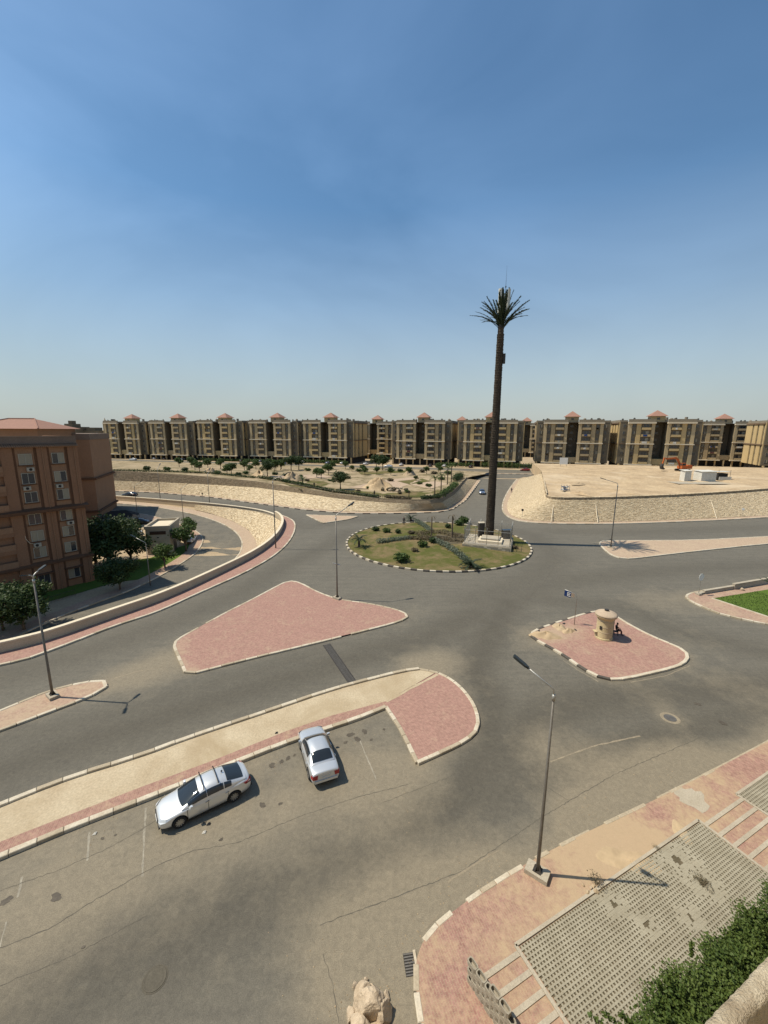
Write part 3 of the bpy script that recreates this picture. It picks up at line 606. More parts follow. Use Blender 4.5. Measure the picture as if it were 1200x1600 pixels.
# retaining wall (parapet above, wall face below) following the edge of the upper roads
rw = T(empty('retaining_wall', (*WALL[5], 0)), 'long curving cream retaining wall with a pale coping above the sunken street', 'wall')
ox, oy = WALL[5]
def wall_ribbon(line, t_in, t_out, z0f, z1f, name, mat, parent, org):
    A_ = offset_line(line, t_in); B_ = offset_line(line, t_out); n = len(line); v = []
    for P, zf in ((A_, z0f), (B_, z0f), (B_, z1f), (A_, z1f)):
        v += [(p[0]-org[0], p[1]-org[1], zf(i/(n-1), p)) for i, p in enumerate(P)]
    f = []
    for k in range(4): f += [(k*n+i, k*n+i+1, ((k+1)%4)*n+i+1, ((k+1)%4)*n+i) for i in range(n-1)]
    f += [(0,n,2*n,3*n), (n-1,4*n-1,3*n-1,2*n-1)]
    mb = MB(); mb.add(v, [q[::-1] for q in f]); return mb.build(name, mat, parent)
wl = WALLS[:i_end+2]
full = resample(WALLS, 2.0)
i2 = min(range(len(full)), key=lambda i: math.dist(full[i], G(436,806)))
def ph(u, p): return 1.05
front = full[:i2+1]
wall_ribbon(front, 0.0, 0.35, lambda u,p: -5.5, lambda u,p: 0.98, 'wall_body', 'plaster_wall', rw, (ox, oy))
wall_ribbon(front, -0.06, 0.42, lambda u,p: 0.983, lambda u,p: 1.12, 'coping', 'cream_trim', rw, (ox, oy))
back = full[i2:]
wall_ribbon(back, 0.0, 0.4, lambda u,p: -4.4, lambda u,p: 0.20, 'low_wall_body', 'plaster_wall', rw, (ox, oy))
wall_ribbon(back, -0.05, 0.5, lambda u,p: 0.203, lambda u,p: 0.36, 'low_coping', 'cream_trim', rw, (ox, oy))

# sunken street level
def low_sheet(name, outline, dz, mat, cell=3.0, fields=None):
    return S(slab_grid(name, outline, 0, mat, cell, fields, zf=lambda x, y: low_z(y)+dz))
lo_line = resample(offset_line(WALLS, 0.3), 3.0)
low_ground = low_sheet('sunken_ground', lo_line + [(-262, W_END[1]+1), (-262, W_START[1]-14)], 0.0, 'dirt', 4.0)
def PL(pts):
    out = []
    for x, y in pts:
        z = -4.2
        for _ in range(6): p = G(x, y, z); z = low_z(p[1])
        out.append(p)
    return out
LK_in = chaikin(PL([(-120,1075),(0,1008),(75,972),(140,946),(200,925),(252,900),(285,880),(305,866),(315,852),(318,842),(312,834),(300,826),(270,815),(225,803),(160,795),(60,790)]), 2)
LK_out = chaikin(PL([(330,905),(352,888),(372,870),(378,858),(379,846),(370,832),(350,819),(320,808),(280,799),(230,791),(170,786),(60,782)]), 2)
lroad = LK_in + LK_out[::-1] + [(G(330,905,-4.2)[0]-1, G(330,905,-4.2)[1]-6), (-45, 36), (-80, 25)]
lr = low_sheet('sunken_road', [p for p in LK_in] + LK_out[::-1] + [(LK_in[0][0]+8, LK_in[0][1]-3)], 0.012, 'asphalt', 2.0, {'dust': lambda Q: .25+0*Q[:,0] + .5*np.exp(-((Q-np.array(PL([(345,852)])[0]))**2).sum(1)/4), 'wear': lambda Q: 0*Q[:,0]})
sw_in = offset_line(LK_in, 2.2)
sl = low_sheet('sunken_sidewalk', LK_in + sw_in[::-1], 0.13, 'faded_paver', 2.0, {'dust': lambda Q: 0*Q[:,0]})
kerb(sl, [(p[0], p[1], low_z(p[1])) for p in LK_in if p[0] > -75], 1.6, ('kerb_white',), w=.25, h=.17)
sw_o = chaikin(PL([(345,905),(375,886),(396,870),(402,858),(401,845),(390,829),(366,815),(330,803),(285,794),(235,786.5),(170,782)]), 2)
so_ = low_sheet('sunken_sidewalk', LK_out[:-2] + sw_o[::-1], 0.13, 'pale_paver', 2.0, {'dust': lambda Q: 0*Q[:,0]})
kerb(so_, [(p[0], p[1], low_z(p[1])) for p in LK_out if p[0] > -75], 1.6, ('kerb_white',), w=.25, h=.17)

# ------------------------------------------------------------------ stone pitching on slopes
def ribbon_stones(base, top, name, mat, parent, size=0.55, seed=1, joint_mat='mortar', rise=0.07, backing=True):
    """base/top: matching 3d polylines; pitching stones as raised irregular plates over a mortar bed"""
    rg = random.Random(seed); n = len(base)
    cum = [0.0]
    for i in range(n-1): cum.append(cum[-1] + .5*(math.dist(base[i], base[i+1]) + math.dist(top[i], top[i+1])))
    def P(u, v):
        x = u*cum[-1]; i = min(n-2, max(0, bisect.bisect_right(cum, x)-1)); f = (x-cum[i])/max(1e-9, cum[i+1]-cum[i])
        return (Vector(base[i])*(1-f)+Vector(base[i+1])*f)*(1-v) + (Vector(top[i])*(1-f)+Vector(top[i+1])*f)*v
    if backing:
        mb = MB(); nv = 4; V = [tuple(Vector(base[i])*(1-j/nv) + Vector(top[i])*(j/nv)) for j in range(nv+1) for i in range(n)]
        mb.add(V, [(j*n+i, j*n+i+1, (j+1)*n+i+1, (j+1)*n+i) for j in range(nv) for i in range(n-1)]); mb.build('bedding', joint_mat, parent)
    Lb = sum(math.dist(a, b) for a, b in zip(base, base[1:])); Lv = max(math.dist(a, b) for a, b in zip(base, top))
    nu = max(2, int(Lb/size)); nv = max(1, int(Lv/(size*.8))); mb = MB()
    J = {(i, j): (rg.uniform(-.42, .42), rg.uniform(-.38, .38)) for i in range(nu+1) for j in range(nv+1)}
    for i in range(nu):
        for j in range(nv):
            sh = 0.5*(j % 2)
            cs = []
            for (a, b) in ((0,0),(1,0),(1,1),(0,1)):
                dj = J[(i+a, j+b)]
                cs.append(((i+a+dj[0]+sh)/nu, (j+b+dj[1]*(0 if (j+b) in (0, nv) else 1))/nv))
            cu = sum(c[0] for c in cs)/4; cv = sum(c[1] for c in cs)/4
            q = [P(min(1, max(0, cu+(u-cu)*.97)), min(1, max(0, cv+(v_-cv)*.97))) for u, v_ in cs]; r = [P(min(1, max(0, cu+(u-cu)*.72)), min(1, max(0, cv+(v_-cv)*.72))) for u, v_ in cs]
            nrm = (q[1]-q[0]).cross(q[3]-q[0]); 
            if nrm.length < 1e-6: continue
            nrm.normalize(); 
            if nrm.z < 0: nrm = -nrm
            h = rise*rg.uniform(.4, 1.6)
            mb.add([tuple(p) for p in q] + [tuple(p + nrm*h) for p in r], [(0,1,5,4),(1,2,6,5),(2,3,7,6),(3,0,4,7),(4,5,6,7)], 0, rg.random()**1.5)
    o = mb.build(name, mat, parent); o['kind'] = 'stuff'; return o
def match(base, top, step):
    n = max(3, int(sum(math.dist(a[:2], b[:2]) for a, b in zip(base, base[1:]))/step))
    def rs(l):
        d = [0.0]
        for a, b in zip(l, l[1:]): d.append(d[-1]+math.dist(a, b))
        out = []; j = 0
        for i in range(n+1):
            t = d[-1]*i/n
            while j < len(d)-2 and d[j+1] < t: j += 1
            k = (t-d[j])/max(1e-9, d[j+1]-d[j]); out.append(tuple(x+(y-x)*k for x, y in zip(l[j], l[j+1])))
        return out
    # keep key vertices aligned: resample per segment
    B, Tt = [], []
    for i in range(len(base)-1):
        m = max(1, int(math.dist(base[i][:2], base[i+1][:2])/step))
        for k in range(m):
            f = k/m; B.append(tuple(x+(y-x)*f for x, y in zip(base[i], base[i+1]))); Tt.append(tuple(x+(y-x)*f for x, y in zip(top[i], top[i+1])))
    B.append(base[-1]); Tt.append(top[-1]); return B, Tt

# park embankment: pitched slope, then a rough wall
kz = lambda p: (p[0], p[1], 0.14 + ramp_z(p[1])*(1 if p[0] > 20 else 0))
baseP = [kz(p) for p in EP_base]
topS = [G3(40,748,3),G3(110,749,3),G3(175,751,3),G3(250,753.5,3),G3(330,757.5,2.9),G3(400,762,2.9),G3(470,771,2.5),G3(530,779.5,2.2),G3(560,782.5,2.1),G3(600,785.5,2.0),G3(640,787,2.0),G3(672,787,2.0),G3(690,785,2.0),G3(711,772,2.3),G3(731,748.5,2.7)]
topW = [(p[0]+.25*(1 if i > 12 else 0)*-1, p[1]+.5, z) for i, (p, z) in enumerate(zip(topS, [6.2,6.2,6.2,5.8,5.2,4.6,3.7,3.1,2.9,2.8,2.8,2.8,2.9,3.1,3.2]))]
pe = T(empty('stone_embankment', (0, 0, 0)), 'long pale stone-pitched embankment with a dark rough wall below the park', 'embankment')
B_, S_ = match(baseP, topS, 2.0); ribbon_stones(B_, S_, 'pitching_stone', 'stone', pe, 0.62, 2)
S2, W2 = match(topS, topW, 2.0); ribbon_stones(S2, W2, 'wall_stone', 'stone_dark', pe, 0.5, 3, 'stone_dark', 0.05)
wcop = offset_line([(p[0], p[1], p[2]) for p in W2], 0.25)
mb = MB(); n = len(W2); V = [tuple(p) for p in W2] + [(a[0], a[1], b[2]+.0) for a, b in zip(wcop, W2)] 
V = [(p[0],p[1],p[2]+.15) for p in V]+[(p[0],p[1],p[2]-.02) for p in V]
mb.add(V, [(i,i+1,n+i+1,n+i) for i in range(n-1)] + [(2*n+i,2*n+i+1,i+1,i) for i in range(n-1)]); mb.build('coping', 'stone_dark', pe)
ps = S(slab_grid('sidewalk', PX([(40,763.5)]) + EP_kerb[1:] + EP_base[::-1], .13, 'pale_paver', 3.0, {'dust': lambda Q: 0*Q[:,0]}, zf=lambda x, y: .13+(ramp_z(y) if x > 20 else 0)))
kerb(ps, [(p[0], p[1], ramp_z(p[1]) if p[0] > 20 else 0) for p in EP_kerb[1:]], 1.9, ('kerb_white','kerb_black'), w=.3, h=.2)
# plot embankment
PR_base = [G(812,755),G(806,763),G(797,776),G(791,792),G(795,803),G(806,810),G(826,814),G(860,816),G(960,816.5),G(1100,811.5),G(1200,806),G(1330,798),G(1500,788)]
PR_kerb = [G(807,755),G(799,763),G(789,776),G(784,792),G(787,803),G(800,812),G(824,817),G(860,819),G(960,819.5),G(1100,814.5),G(1200,809),G(1330,801),G(1500,791)]
PR_top = [G3(846,740,4.3),G3(848,746,4.3),G3(850,757,4.3),G3(852,770,4.3),G3(853.5,775,4.3),G3(855,778.5,4.3),G3(862,780.5,4.3),G3(885,781.5,4.3),G3(962,780.5,4.3),G3(1070,776,4.3),G3(1160,770,4.3),G3(1290,759,4.4),G3(1460,747,4.4)]
re_ = T(empty('stone_embankment', (0, 0, 0)), 'broad pale stone-pitched embankment below the sandy building plot on the right', 'embankment')
PR_base = chaikin(PR_base, 2); PR_top = chaikin(PR_top, 2); PR_kerb = chaikin(PR_kerb, 2)
bR = [(p[0], p[1], .14+ramp_z(p[1])) for p in PR_base]
B_, S_ = match(bR, PR_top, 2.0); ribbon_stones(B_, S_, 'pitching_stone', 'stone', re_, 0.66, 7)
for px0, px1 in (((861,816),(866,780)),((934,816.6),(930,780.3)),((1120,810.5),(1108,773))):
    a_, b2 = G3(*px0, .2), G3(*px1, 4.33); mb = MB(); mb.tube([a_, b2], .07, 6); mb.build('rib_strip', 'cream_trim', re_)
rp = S(slab_grid('sidewalk', PR_kerb + PR_base[::-1], .13, 'pale_paver', 3.0, {'dust': lambda Q: 0*Q[:,0]}, zf=lambda x, y: .13+ramp_z(y)))
kerb(rp, [(p[0], p[1], ramp_z(p[1])) for p in PR_kerb], 2.0, ('kerb_white',), w=.3, h=.18)
# low rubble wall along the plot's edge
pw = T(empty('rubble_wall', (0, 0, 0)), 'low rough stone wall along the edge of the sandy plot', 'wall')
t1 = [(p[0], p[1]+.05, p[2]) for p in PR_top]; t2 = [(p[0], p[1]+.05, p[2]+.62) for p in PR_top]
B_, S_ = match(t1, t2, 1.5); ribbon_stones(B_, S_, 'wall_stone', 'stone_dark', pw, 0.5, 8, 'stone_dark', .06)
t3 = [(p[0]+(.5 if i < 18 else 0), p[1]+.45, p[2]) for i, p in enumerate(t2)]; B_, S_ = match(t2, t3, 1.5); ribbon_stones(B_, S_, 'coping_stone', 'stone', pw, 0.5, 9, 'stone', .04)
t4 = [(p[0], p[1], p[2]-.62) for p in t3]; B_, S_ = match(t3, t4, 1.5)
mb = MB(); n = len(B_); mb.add(B_+S_, [(i,i+1,n+i+1,n+i) for i in range(n-1)]); mb.build('back_face', 'stone_dark', pw)

# bank inside the sunken bend
bk_top_px = [(445,822),(442,813),(428,805),(405,798.5),(370,793),(335,789.5),(306,787)]
bk_t = [G3(x, y, 0.15) for x, y in bk_top_px]
bk_b2 = PL([(398,872),(402,857),(400,845),(389,829),(365,815),(330,803),(305,797.5)])
bk_t[0] = (*offset_line([G(425,852), G(438,838), G(445,826)], .5)[0], 0.3)
bk_t = [(*G(418,858), .3), (*G(441,828), .3)] + bk_t[1:]; bk_bb = PL([(390,878),(400,866)]) + bk_b2[1:]
be = T(empty('stone_embankment', (0, 0, 0)), 'pale stone-pitched bank inside the bend of the sunken street', 'embankment')
bB = [(p[0], p[1], low_z(p[1])+.15) for p in bk_bb]; bT = [(p[0]-.25, p[1]-.15, p[2]-.25) for p in bk_t]
B_, S_ = match(bB, bT, 1.2); ribbon_stones(B_, S_, 'pitching_stone', 'stone', be, 0.55, 12)

# ------------------------------------------------------------------ plot, park and far street terraces
def ROWY(x): return 226 - 0.252*(x - 19)               # line of the far facades
rz_ = random.Random(21)
def lump(x, y, s=0.05):
    return (math.sin(x*.13+1)*math.cos(y*.11) + .5*math.sin(x*.31+y*.27) + .35*math.sin(x*.7-y*.5+2)*math.cos(y*.43))
pt = [(p[0], p[1]+.4) for p in PR_top]
plot_out = pt + [(pt[-1][0]+5, pt[-1][1]+4), (330, ROWY(330)-12), (240, ROWY(240)-13), (68, ROWY(68)-22)]
plot = S(slab_grid('sand_plot', plot_out, 4.3, 'sand', 2.0, zf=lambda x, y: 4.35 + .12*lump(x, y) + .16*lump(x*3, y*3+5)*sstep(97, 104, y) + 1.0*sstep(105, 150, y)))
# drop from the plot's back edge down to the far street
mb = MB(); bk = plot_out[len(pt):]; bk = [pt[-1]] + bk + [pt[0]]
mb.add([(p[0], p[1], 5.3) for p in bk] + [(p[0], p[1]+1.5, .5) for p in bk], [(i,len(bk)+i,len(bk)+i+1,i+1) for i in range(len(bk)-1)]); S(mb.build('plot_bank', 'sand'))
park_front = [(p[0], p[1]+.25, p[2]-.1) for p in W2]
def park_z(x, y):
    i = min(range(0, len(park_front)), key=lambda k: abs(park_front[k][0]-x)+.3*abs(park_front[k][1]-y))
    zf = park_front[i][2]; yb = ROWY(x)-34
    return zf + (2.0 - zf)*sstep(park_front[i][1]+4, max(park_front[i][1]+30, yb), y) + .05*lump(x*2, y*2)
park_back = [(48, ROWY(48)-36), (20, ROWY(20)-30), (-40, ROWY(-40)-30), (-120, ROWY(-120)-30), (-200, ROWY(-200)-30)]
park = S(slab_grid('park_ground', [p[:2] for p in park_front[::-1]][::-1] + park_back, 2.5, 'park_soil', 3.0, zf=park_z))
far_out = [(-330, 300), (-330, 178), (-250, 176), (-110, 186), (-30, 182), (20, 176), (40, 163), (54, 161), (70, 166), (130, 165), (240, 140), (420, 100), (460, 300), (420, 460), (-330, 460)]
far = S(slab_grid('far_terrace', far_out, 1.48, 'dirt', 12.0))
mb = MB(); mb.add([(-330,176,1.47),(-330,176,-.1),(-110,186,1.47),(-110,186,-.1),(20,176,1.47),(20,176,-.1)], [(0,1,3,2),(2,3,5,4)]); S(mb.build('far_terrace_edge', 'dirt'))
# rising side road to the far street
rd = []
lft = [G(751,756),G(727,783),G(706,797),G(684,801)]; rgt = [G(807,755),G(799,763),G(789,776),G(784,792),G(787,803)]
side_out = [(lft[0][0]-6, 176), (lft[0][0], lft[0][1])] + lft[1:3] + [(lft[2][0]+1, 108), (rgt[4][0]-1, 108)] + rgt[3::-1] + [(rgt[0][0]+10, 176)]
side = S(slab_grid('side_road', side_out, 0, 'asphalt', 2.0, {'dust': lambda Q: .2+0*Q[:,0], 'wear': lambda Q: .25*np.exp(-((Q[:,0]-38-(Q[:,1]-130)*.2)/3)**2)}, zf=lambda x, y: .006+ramp_z(y)))
fs = []
for x in range(-300, 421, 20): fs.append((x, ROWY(x)-14))
fs2 = [(x, ROWY(x)-26) for x in range(420, -301, -20)]
fst = S(slab_grid('far_street', fs + fs2, 1.49, 'asphalt', 8.0, {'dust': lambda Q: .15+0*Q[:,0], 'wear': lambda Q: 0*Q[:,0]}))
j_out = [(lft[0][0]-7, 174), (lft[0][0]-10, ROWY(35)-25.5), (88, ROWY(88)-25.5), (76, 166)]
jn = S(slab_grid('far_junction', j_out, 1.496, 'asphalt', 5.0, {'dust': lambda Q: .15+0*Q[:,0], 'wear': lambda Q: 0*Q[:,0]}))
js = island('median_strip', [(30, 183.5), (86, 177), (86, 179.5), (30, 186)], 'pale_paver', h=1.6, cell=4); kerb(js, [(30,183.4,1.5),(86,176.9,1.5)], 1.6, ('kerb_white','kerb_black'))

# ================================================================== LEAVES, TREES, SHRUBS
def leaf_mesh(name, blobs, n, size, mat, seed, up=0.3, shell=0.55, stretch=2.0):
    """leaf-sized faces spread through ellipsoid blobs (cx,cy,cz,rx,ry,rz)"""
    rs = np.random.RandomState(seed); vol = np.array([b[3]*b[4]*b[5] for b in blobs])**0.75; cnt = np.maximum(3, (n*vol/vol.sum()).astype(int))
    V, Tn = [], []
    for b, c in zip(blobs, cnt):
        d = rs.normal(size=(c, 3)); d /= np.linalg.norm(d, axis=1)[:,None]; r = (shell + (1-shell)*rs.rand(c))**.9 * (1 + .16*rs.normal(size=c))
        p = d*r[:,None]*np.array(b[3:6]) + np.array(b[:3])
        a = rs.normal(size=(c, 3)); a[:,2] *= .6; a /= np.linalg.norm(a, axis=1)[:,None]
        nrm = d + rs.normal(size=(c,3))*.8 + np.array([0,0,up]); q = np.cross(nrm, a); q /= np.linalg.norm(q, axis=1)[:,None] + 1e-9
        s = size*(.55 + .9*rs.rand(c))[:,None]
        V.append(np.stack([p - a*s*.5*stretch/2, p + q*s*.32, p + a*s*.5*stretch/2, p - q*s*.32], 1)); t = np.clip(rs.rand(c)*.7 + .3*rs.rand(), 0, 1); Tn.append(np.repeat(t, 4))
    V = np.concatenate(V).reshape(-1, 3); Tn = np.concatenate(Tn); k = len(V)//4
    me = bpy.data.meshes.new(name); me.vertices.add(len(V)); me.vertices.foreach_set('co', V.astype(np.float32).ravel())
    me.loops.add(k*4); me.loops.foreach_set('vertex_index', np.arange(k*4, dtype=np.int32)); me.polygons.add(k); me.polygons.foreach_set('loop_start', np.arange(0, k*4, 4, dtype=np.int32))
    try: me.polygons.foreach_set('loop_total', np.full(k, 4, dtype=np.int32))
    except Exception: pass
    me.update(calc_edges=True); me.materials.append(MATS[mat])
    at = me.attributes.new('tint', 'FLOAT', 'POINT'); at.data.foreach_set('value', Tn.astype(np.float32)); return me
def tree_meshes(seed, h, cr, n, size, mat, trunk=0.32, flat=0.75):
    rg = random.Random(seed); ch = h*trunk; mb = MB()
    mb.tube([(0,0,-.2),(rg.uniform(-.05,.05),rg.uniform(-.05,.05),ch*.6),(rg.uniform(-.1,.1),rg.uniform(-.1,.1),ch*1.15),(rg.uniform(-.2,.2),rg.uniform(-.2,.2),h*.7)], [h*.035,h*.026,h*.02,h*.008], 7)
    blobs = []
    k = rg.randint(9, 12)
    for i in range(k):
        a = 2*math.pi*i/k + rg.uniform(-.4,.4); rr = cr*rg.uniform(.25,.72); z = ch + (h-ch)*rg.uniform(.22,.78)
        c = (rr*math.cos(a), rr*math.sin(a), z); s = cr*rg.uniform(.28,.5); blobs.append((*c, s, s, s*flat))
        mb.tube([(0,0,ch*rg.uniform(.8,1.2)), (c[0]*.5,c[1]*.5,(ch+z)/2*1.02), c], [h*.014,h*.009,h*.004], 5)
    blobs.append((0,0,ch+(h-ch)*.62, cr*.5, cr*.5, (h-ch)*.34))
    return mb.mesh('trunk', 'bark', True), leaf_mesh('crown', blobs, n, size, mat, seed+100)
PROTO = {}
def proto(key, *a):
    if key not in PROTO: PROTO[key] = tree_meshes(*a)
    return PROTO[key]
def tree(loc, key, scale, rz, label, group=None, name='broadleaf_tree'):
    t = T(empty(name, loc, rz, scale), label, 'tree', group); tr, cr = PROTO[key]
    link('trunk', tr, t); link('crown', cr, t); return t
for i in range(3): proto('far%d' % i, 30+i, 5.0, 2.5, 1500, .42, 'leaf')
proto('pk0', 41, 6.0, 2.9, 3200, .34, 'leaf_dark', .3); proto('pk1', 47, 5.0, 2.2, 2200, .32, 'leaf', .3)
def shrub_mesh(seed, n, size, mat, h=1.0, r=1.0, k=6):
    rg = random.Random(seed); bl = []
    for i in range(k):
        a = rg.uniform(0, 6.28); rr = r*rg.uniform(.1,.55); s = r*rg.uniform(.38,.6); bl.append((rr*math.cos(a), rr*math.sin(a), h*rg.uniform(.35,.6), s, s, h*.42))
    return leaf_mesh('foliage', bl, n, size, mat, seed, .5, .5)
SHR = {}
def shrub(loc, mat, r, h, label, seed=1, n=500, size=.22, group=None, name='shrub', cat='shrub', rz=0):
    key = (mat, seed)
    if key not in SHR: SHR[key] = shrub_mesh(seed, n, size, mat)
    t = T(empty(name, loc, rz), label, cat, group); t.scale = (r, r, h); link('foliage', SHR[key], t); 
    mb = MB(); mb.tube([(0,0,-.1),(0.03,0.02,.35),(.06,-.05,.7)], [.05,.04,.02], 5); mb.build('stem', 'bark', t); return t
def frond(mb, L, droop, seed, leaf=.45, n=26, w=.05, a_up=1.0):
    """one arching frond in the xz plane from origin, with leaflets"""
    rg = random.Random(seed); pts = []
    x = z = 0.0; ang = a_up
    for i in range(9):
        pts.append((x, 0, z)); x += L/8*math.cos(ang); z += L/8*math.sin(ang); ang -= droop/8
    V = [Vector(p) for p in pts]
    rail = []
    for i, p in enumerate(V):
        r = w*(1-.75*i/8); rail += [(p.x, -r, p.z), (p.x, r, p.z), (p.x, 0, p.z+r*.8)]
    mb.add(rail, [(3*i+a, 3*i+b, 3*i+3+b, 3*i+3+a) for i in range(8) for a, b in ((0,1),(1,2),(2,0))], 0, .2)
    for i in range(n):
        f = .1 + .9*i/n; x = f*8; j = min(7, int(x)); q = V[j].lerp(V[j+1], x-j); d = (V[j+1]-V[j]).normalized()
        ll = leaf*(1-.55*abs(f-.45)/.55)*rg.uniform(.75,1.15)
        for s in (-1, 1):
            tip = q + d*ll*.75 + Vector((0, s*ll*.55, 0)) + Vector((-d.z, 0, d.x))*ll*rg.uniform(-.15,.35)
            b = d*(.05 if L < 4 else .09)
            mb.add([tuple(q-b), tuple(q+b), tuple(tip)], [(0,1,2)], 0, rg.random())
def frond_set(n, L, droop0, droop1, seed, leaf, a0, a1, mat, nl=24, w=.05):
    out = []
    for i in range(n):
        mb = MB(); f = i/max(1, n-1); frond(mb, L*random.Random(seed+i).uniform(.85,1.1), droop0+(droop1-droop0)*f, seed+i, leaf, nl, w, a0+(a1-a0)*f); out.append(mb.mesh('frond', mat))
    return out
def palm(loc, h, fr, label, tr_r=.16, name='palm_tree', cat='tree', group=None, scale=1.0, seed=0, nrep=3):
    t = T(empty(name, loc, 0, scale), label, cat, group); rg = random.Random(seed); mb = MB()
    pr = [(tr_r*1.25, -.1)]
    zz = 0
    while zz < h: pr += [(tr_r*(1.12-.25*zz/h), zz), (tr_r*(.95-.25*zz/h), zz+.14)]; zz += .2
    mb.lathe(pr, 9); mb.build('trunk', 'bark', t)
    k = 0
    for rep in range(nrep):
        for m in fr:
            o = link('frond', m, t); o.location = (0,0,h); o.rotation_euler = (0,0,2.4*k + rg.uniform(-.2,.2)); k += 1
    return t

# ------------------------------------------------------------------ roundabout
ra = S(slab_grid('roundabout_lawn', [(RC[0]+RR*math.cos(2*math.pi*k/72), RC[1]+RR*math.sin(2*math.pi*k/72)) for k in range(72)], .14, 'round_grass', 2.0, zf=lambda x, y: .14+.35*sstep(RR, RR*.3, math.hypot(x-RC[0], y-RC[1]))))
kerb(ra, [(RC[0]+RR*math.cos(2*math.pi*k/120), RC[1]+RR*math.sin(2*math.pi*k/120)) for k in range(120)], .92, ('kerb_white','kerb_black'), w=.34, h=.24, closed=True)
def rz0(p): return .14+.35*sstep(RR, RR*.3, math.hypot(p[0]-RC[0], p[1]-RC[1]))-.02
def RP(px, py): p = G(px, py); return (*p, rz0(p))
# dry bed in the middle
blot(ra, 'planting_bed', G(703,845), 5.2, .50, 'soil', 3, .7, 26)
bush = [((626,880),1.25,1.5,'leaf','bright green rounded bush at the front of the roundabout lawn'),((660,858),.9,1.1,'leaf','green bush beside the low hedges in the middle of the roundabout'),((676,852),.8,1.0,'leaf_dark','small dark bush next to the dry bed on the roundabout'),
  ((586,831),.8,.9,'leaf_dark','small bush at the left rear rim of the roundabout'),((604,834),.8,.9,'leaf','small bush second from the left rear rim of the roundabout'),((622,836),.7,.8,'leaf_dark','small bush third from the left rear rim of the roundabout'),
  ((716,822),1.0,1.2,'leaf','green bush at the back of the roundabout near the fenced plinth'),((724,818),1.1,1.5,'leaf','tallest green bush behind the dead palms on the roundabout'),((700,827),.8,.9,'leaf_dark','low dark bush between the two dead palms'),((642,838),.8,.7,'leaf_dry','straggly dry bush left of the dry bed on the roundabout'),((648,865),.6,.6,'leaf_dry','small dry tuft below the middle hedge on the roundabout'),((804,858),.7,.5,'leaf_dry','dry weeds by the right end of the fenced plinth')]
for i, (px, r, h, m, lab) in enumerate(bush): shrub(RP(*px), m, r*1.2, h*1.1, lab, 1+i % 3, 550, .24)
def hedge_row(pts, r, h, mat, label, seed, n=1800, size=.2, name='hedge'):
    ln = resample([RP(*p) for p in pts], r*.9); t = T(empty(name, ln[0]), label, 'hedge'); o = ln[0]; rg = random.Random(seed)
    bl = [(p[0]-o[0]+rg.uniform(-.1,.1), p[1]-o[1]+rg.uniform(-.1,.1), h*.5, r*rg.uniform(.8,1.1), r*rg.uniform(.8,1.1), h*.55) for p in ln]
    link('foliage', leaf_mesh('foliage', bl, n, size, mat, seed, .5, .55), t); return t
hedge_row([(593,851),(620,848),(640,846)], .75, .8, 'leaf_grey', 'grey-green clipped hedge on the left of the roundabout lawn', 3)
hedge_row([(652,814+3),(662,824),(672,832)], .75, .8, 'leaf_grey', 'grey-green clipped hedge at the back of the roundabout', 4)
hedge_row([(678,850),(700,860),(714,870),(728,882)], .75, .85, 'leaf_grey', 'grey-green clipped hedge running towards the near rim of the roundabout', 5, 2400)
hedge_row([(640,846),(660,847),(672,848)], .7, .7, 'leaf_dry', 'withered middle stretch of hedge on the roundabout', 6, 900)
hedge_row([(655,838),(690,836),(715,842)], 1.3, .6, 'leaf_dry', 'dry brown ground cover in the roundabout bed', 7, 1800, name='dry_planting')
hedge_row([(660,842),(700,848),(718,850)], 1.2, .5, 'leaf_dry', 'withered low plants at the front of the roundabout bed', 8, 1500, name='dry_planting')
cyc = frond_set(7, 1.7, 1.5, 1.9, 300, .45, 1.15, .5, 'palm_leaf', 18, .04)
def cycad(px, lab, sc=1.0, h=.35):
    palm(RP(*px), h, cyc, lab, .2, 'cycad', 'plant', None, sc, int(px[0]), 3)
cycad((561,856), 'cycad palm with a short trunk at the left rim of the roundabout', 1.1, 1.1)
cycad((735,888), 'large dark cycad at the near rim of the roundabout', 1.35, .2)
cycad((642,814), 'cycad at the far rim of the roundabout beside a standing person', 1.15, .3)
dead = frond_set(3, 1.3, 2.4, 2.9, 340, .35, .9, .3, 'leaf_dry', 12, .04)
palm(RP(674,842), height_at(674,842,673,811)*.95, dead[:2], 'slim dying young palm in the roundabout bed, left of the pair', .13, 'young_palm', 'tree', None, 1, 2, 2)
palm(RP(706,844), height_at(706,844,706,809)*.95, dead, 'slim dying young palm with wind-bent fronds, right of the pair on the roundabout', .15, 'young_palm', 'tree', None, 1, 5, 2)

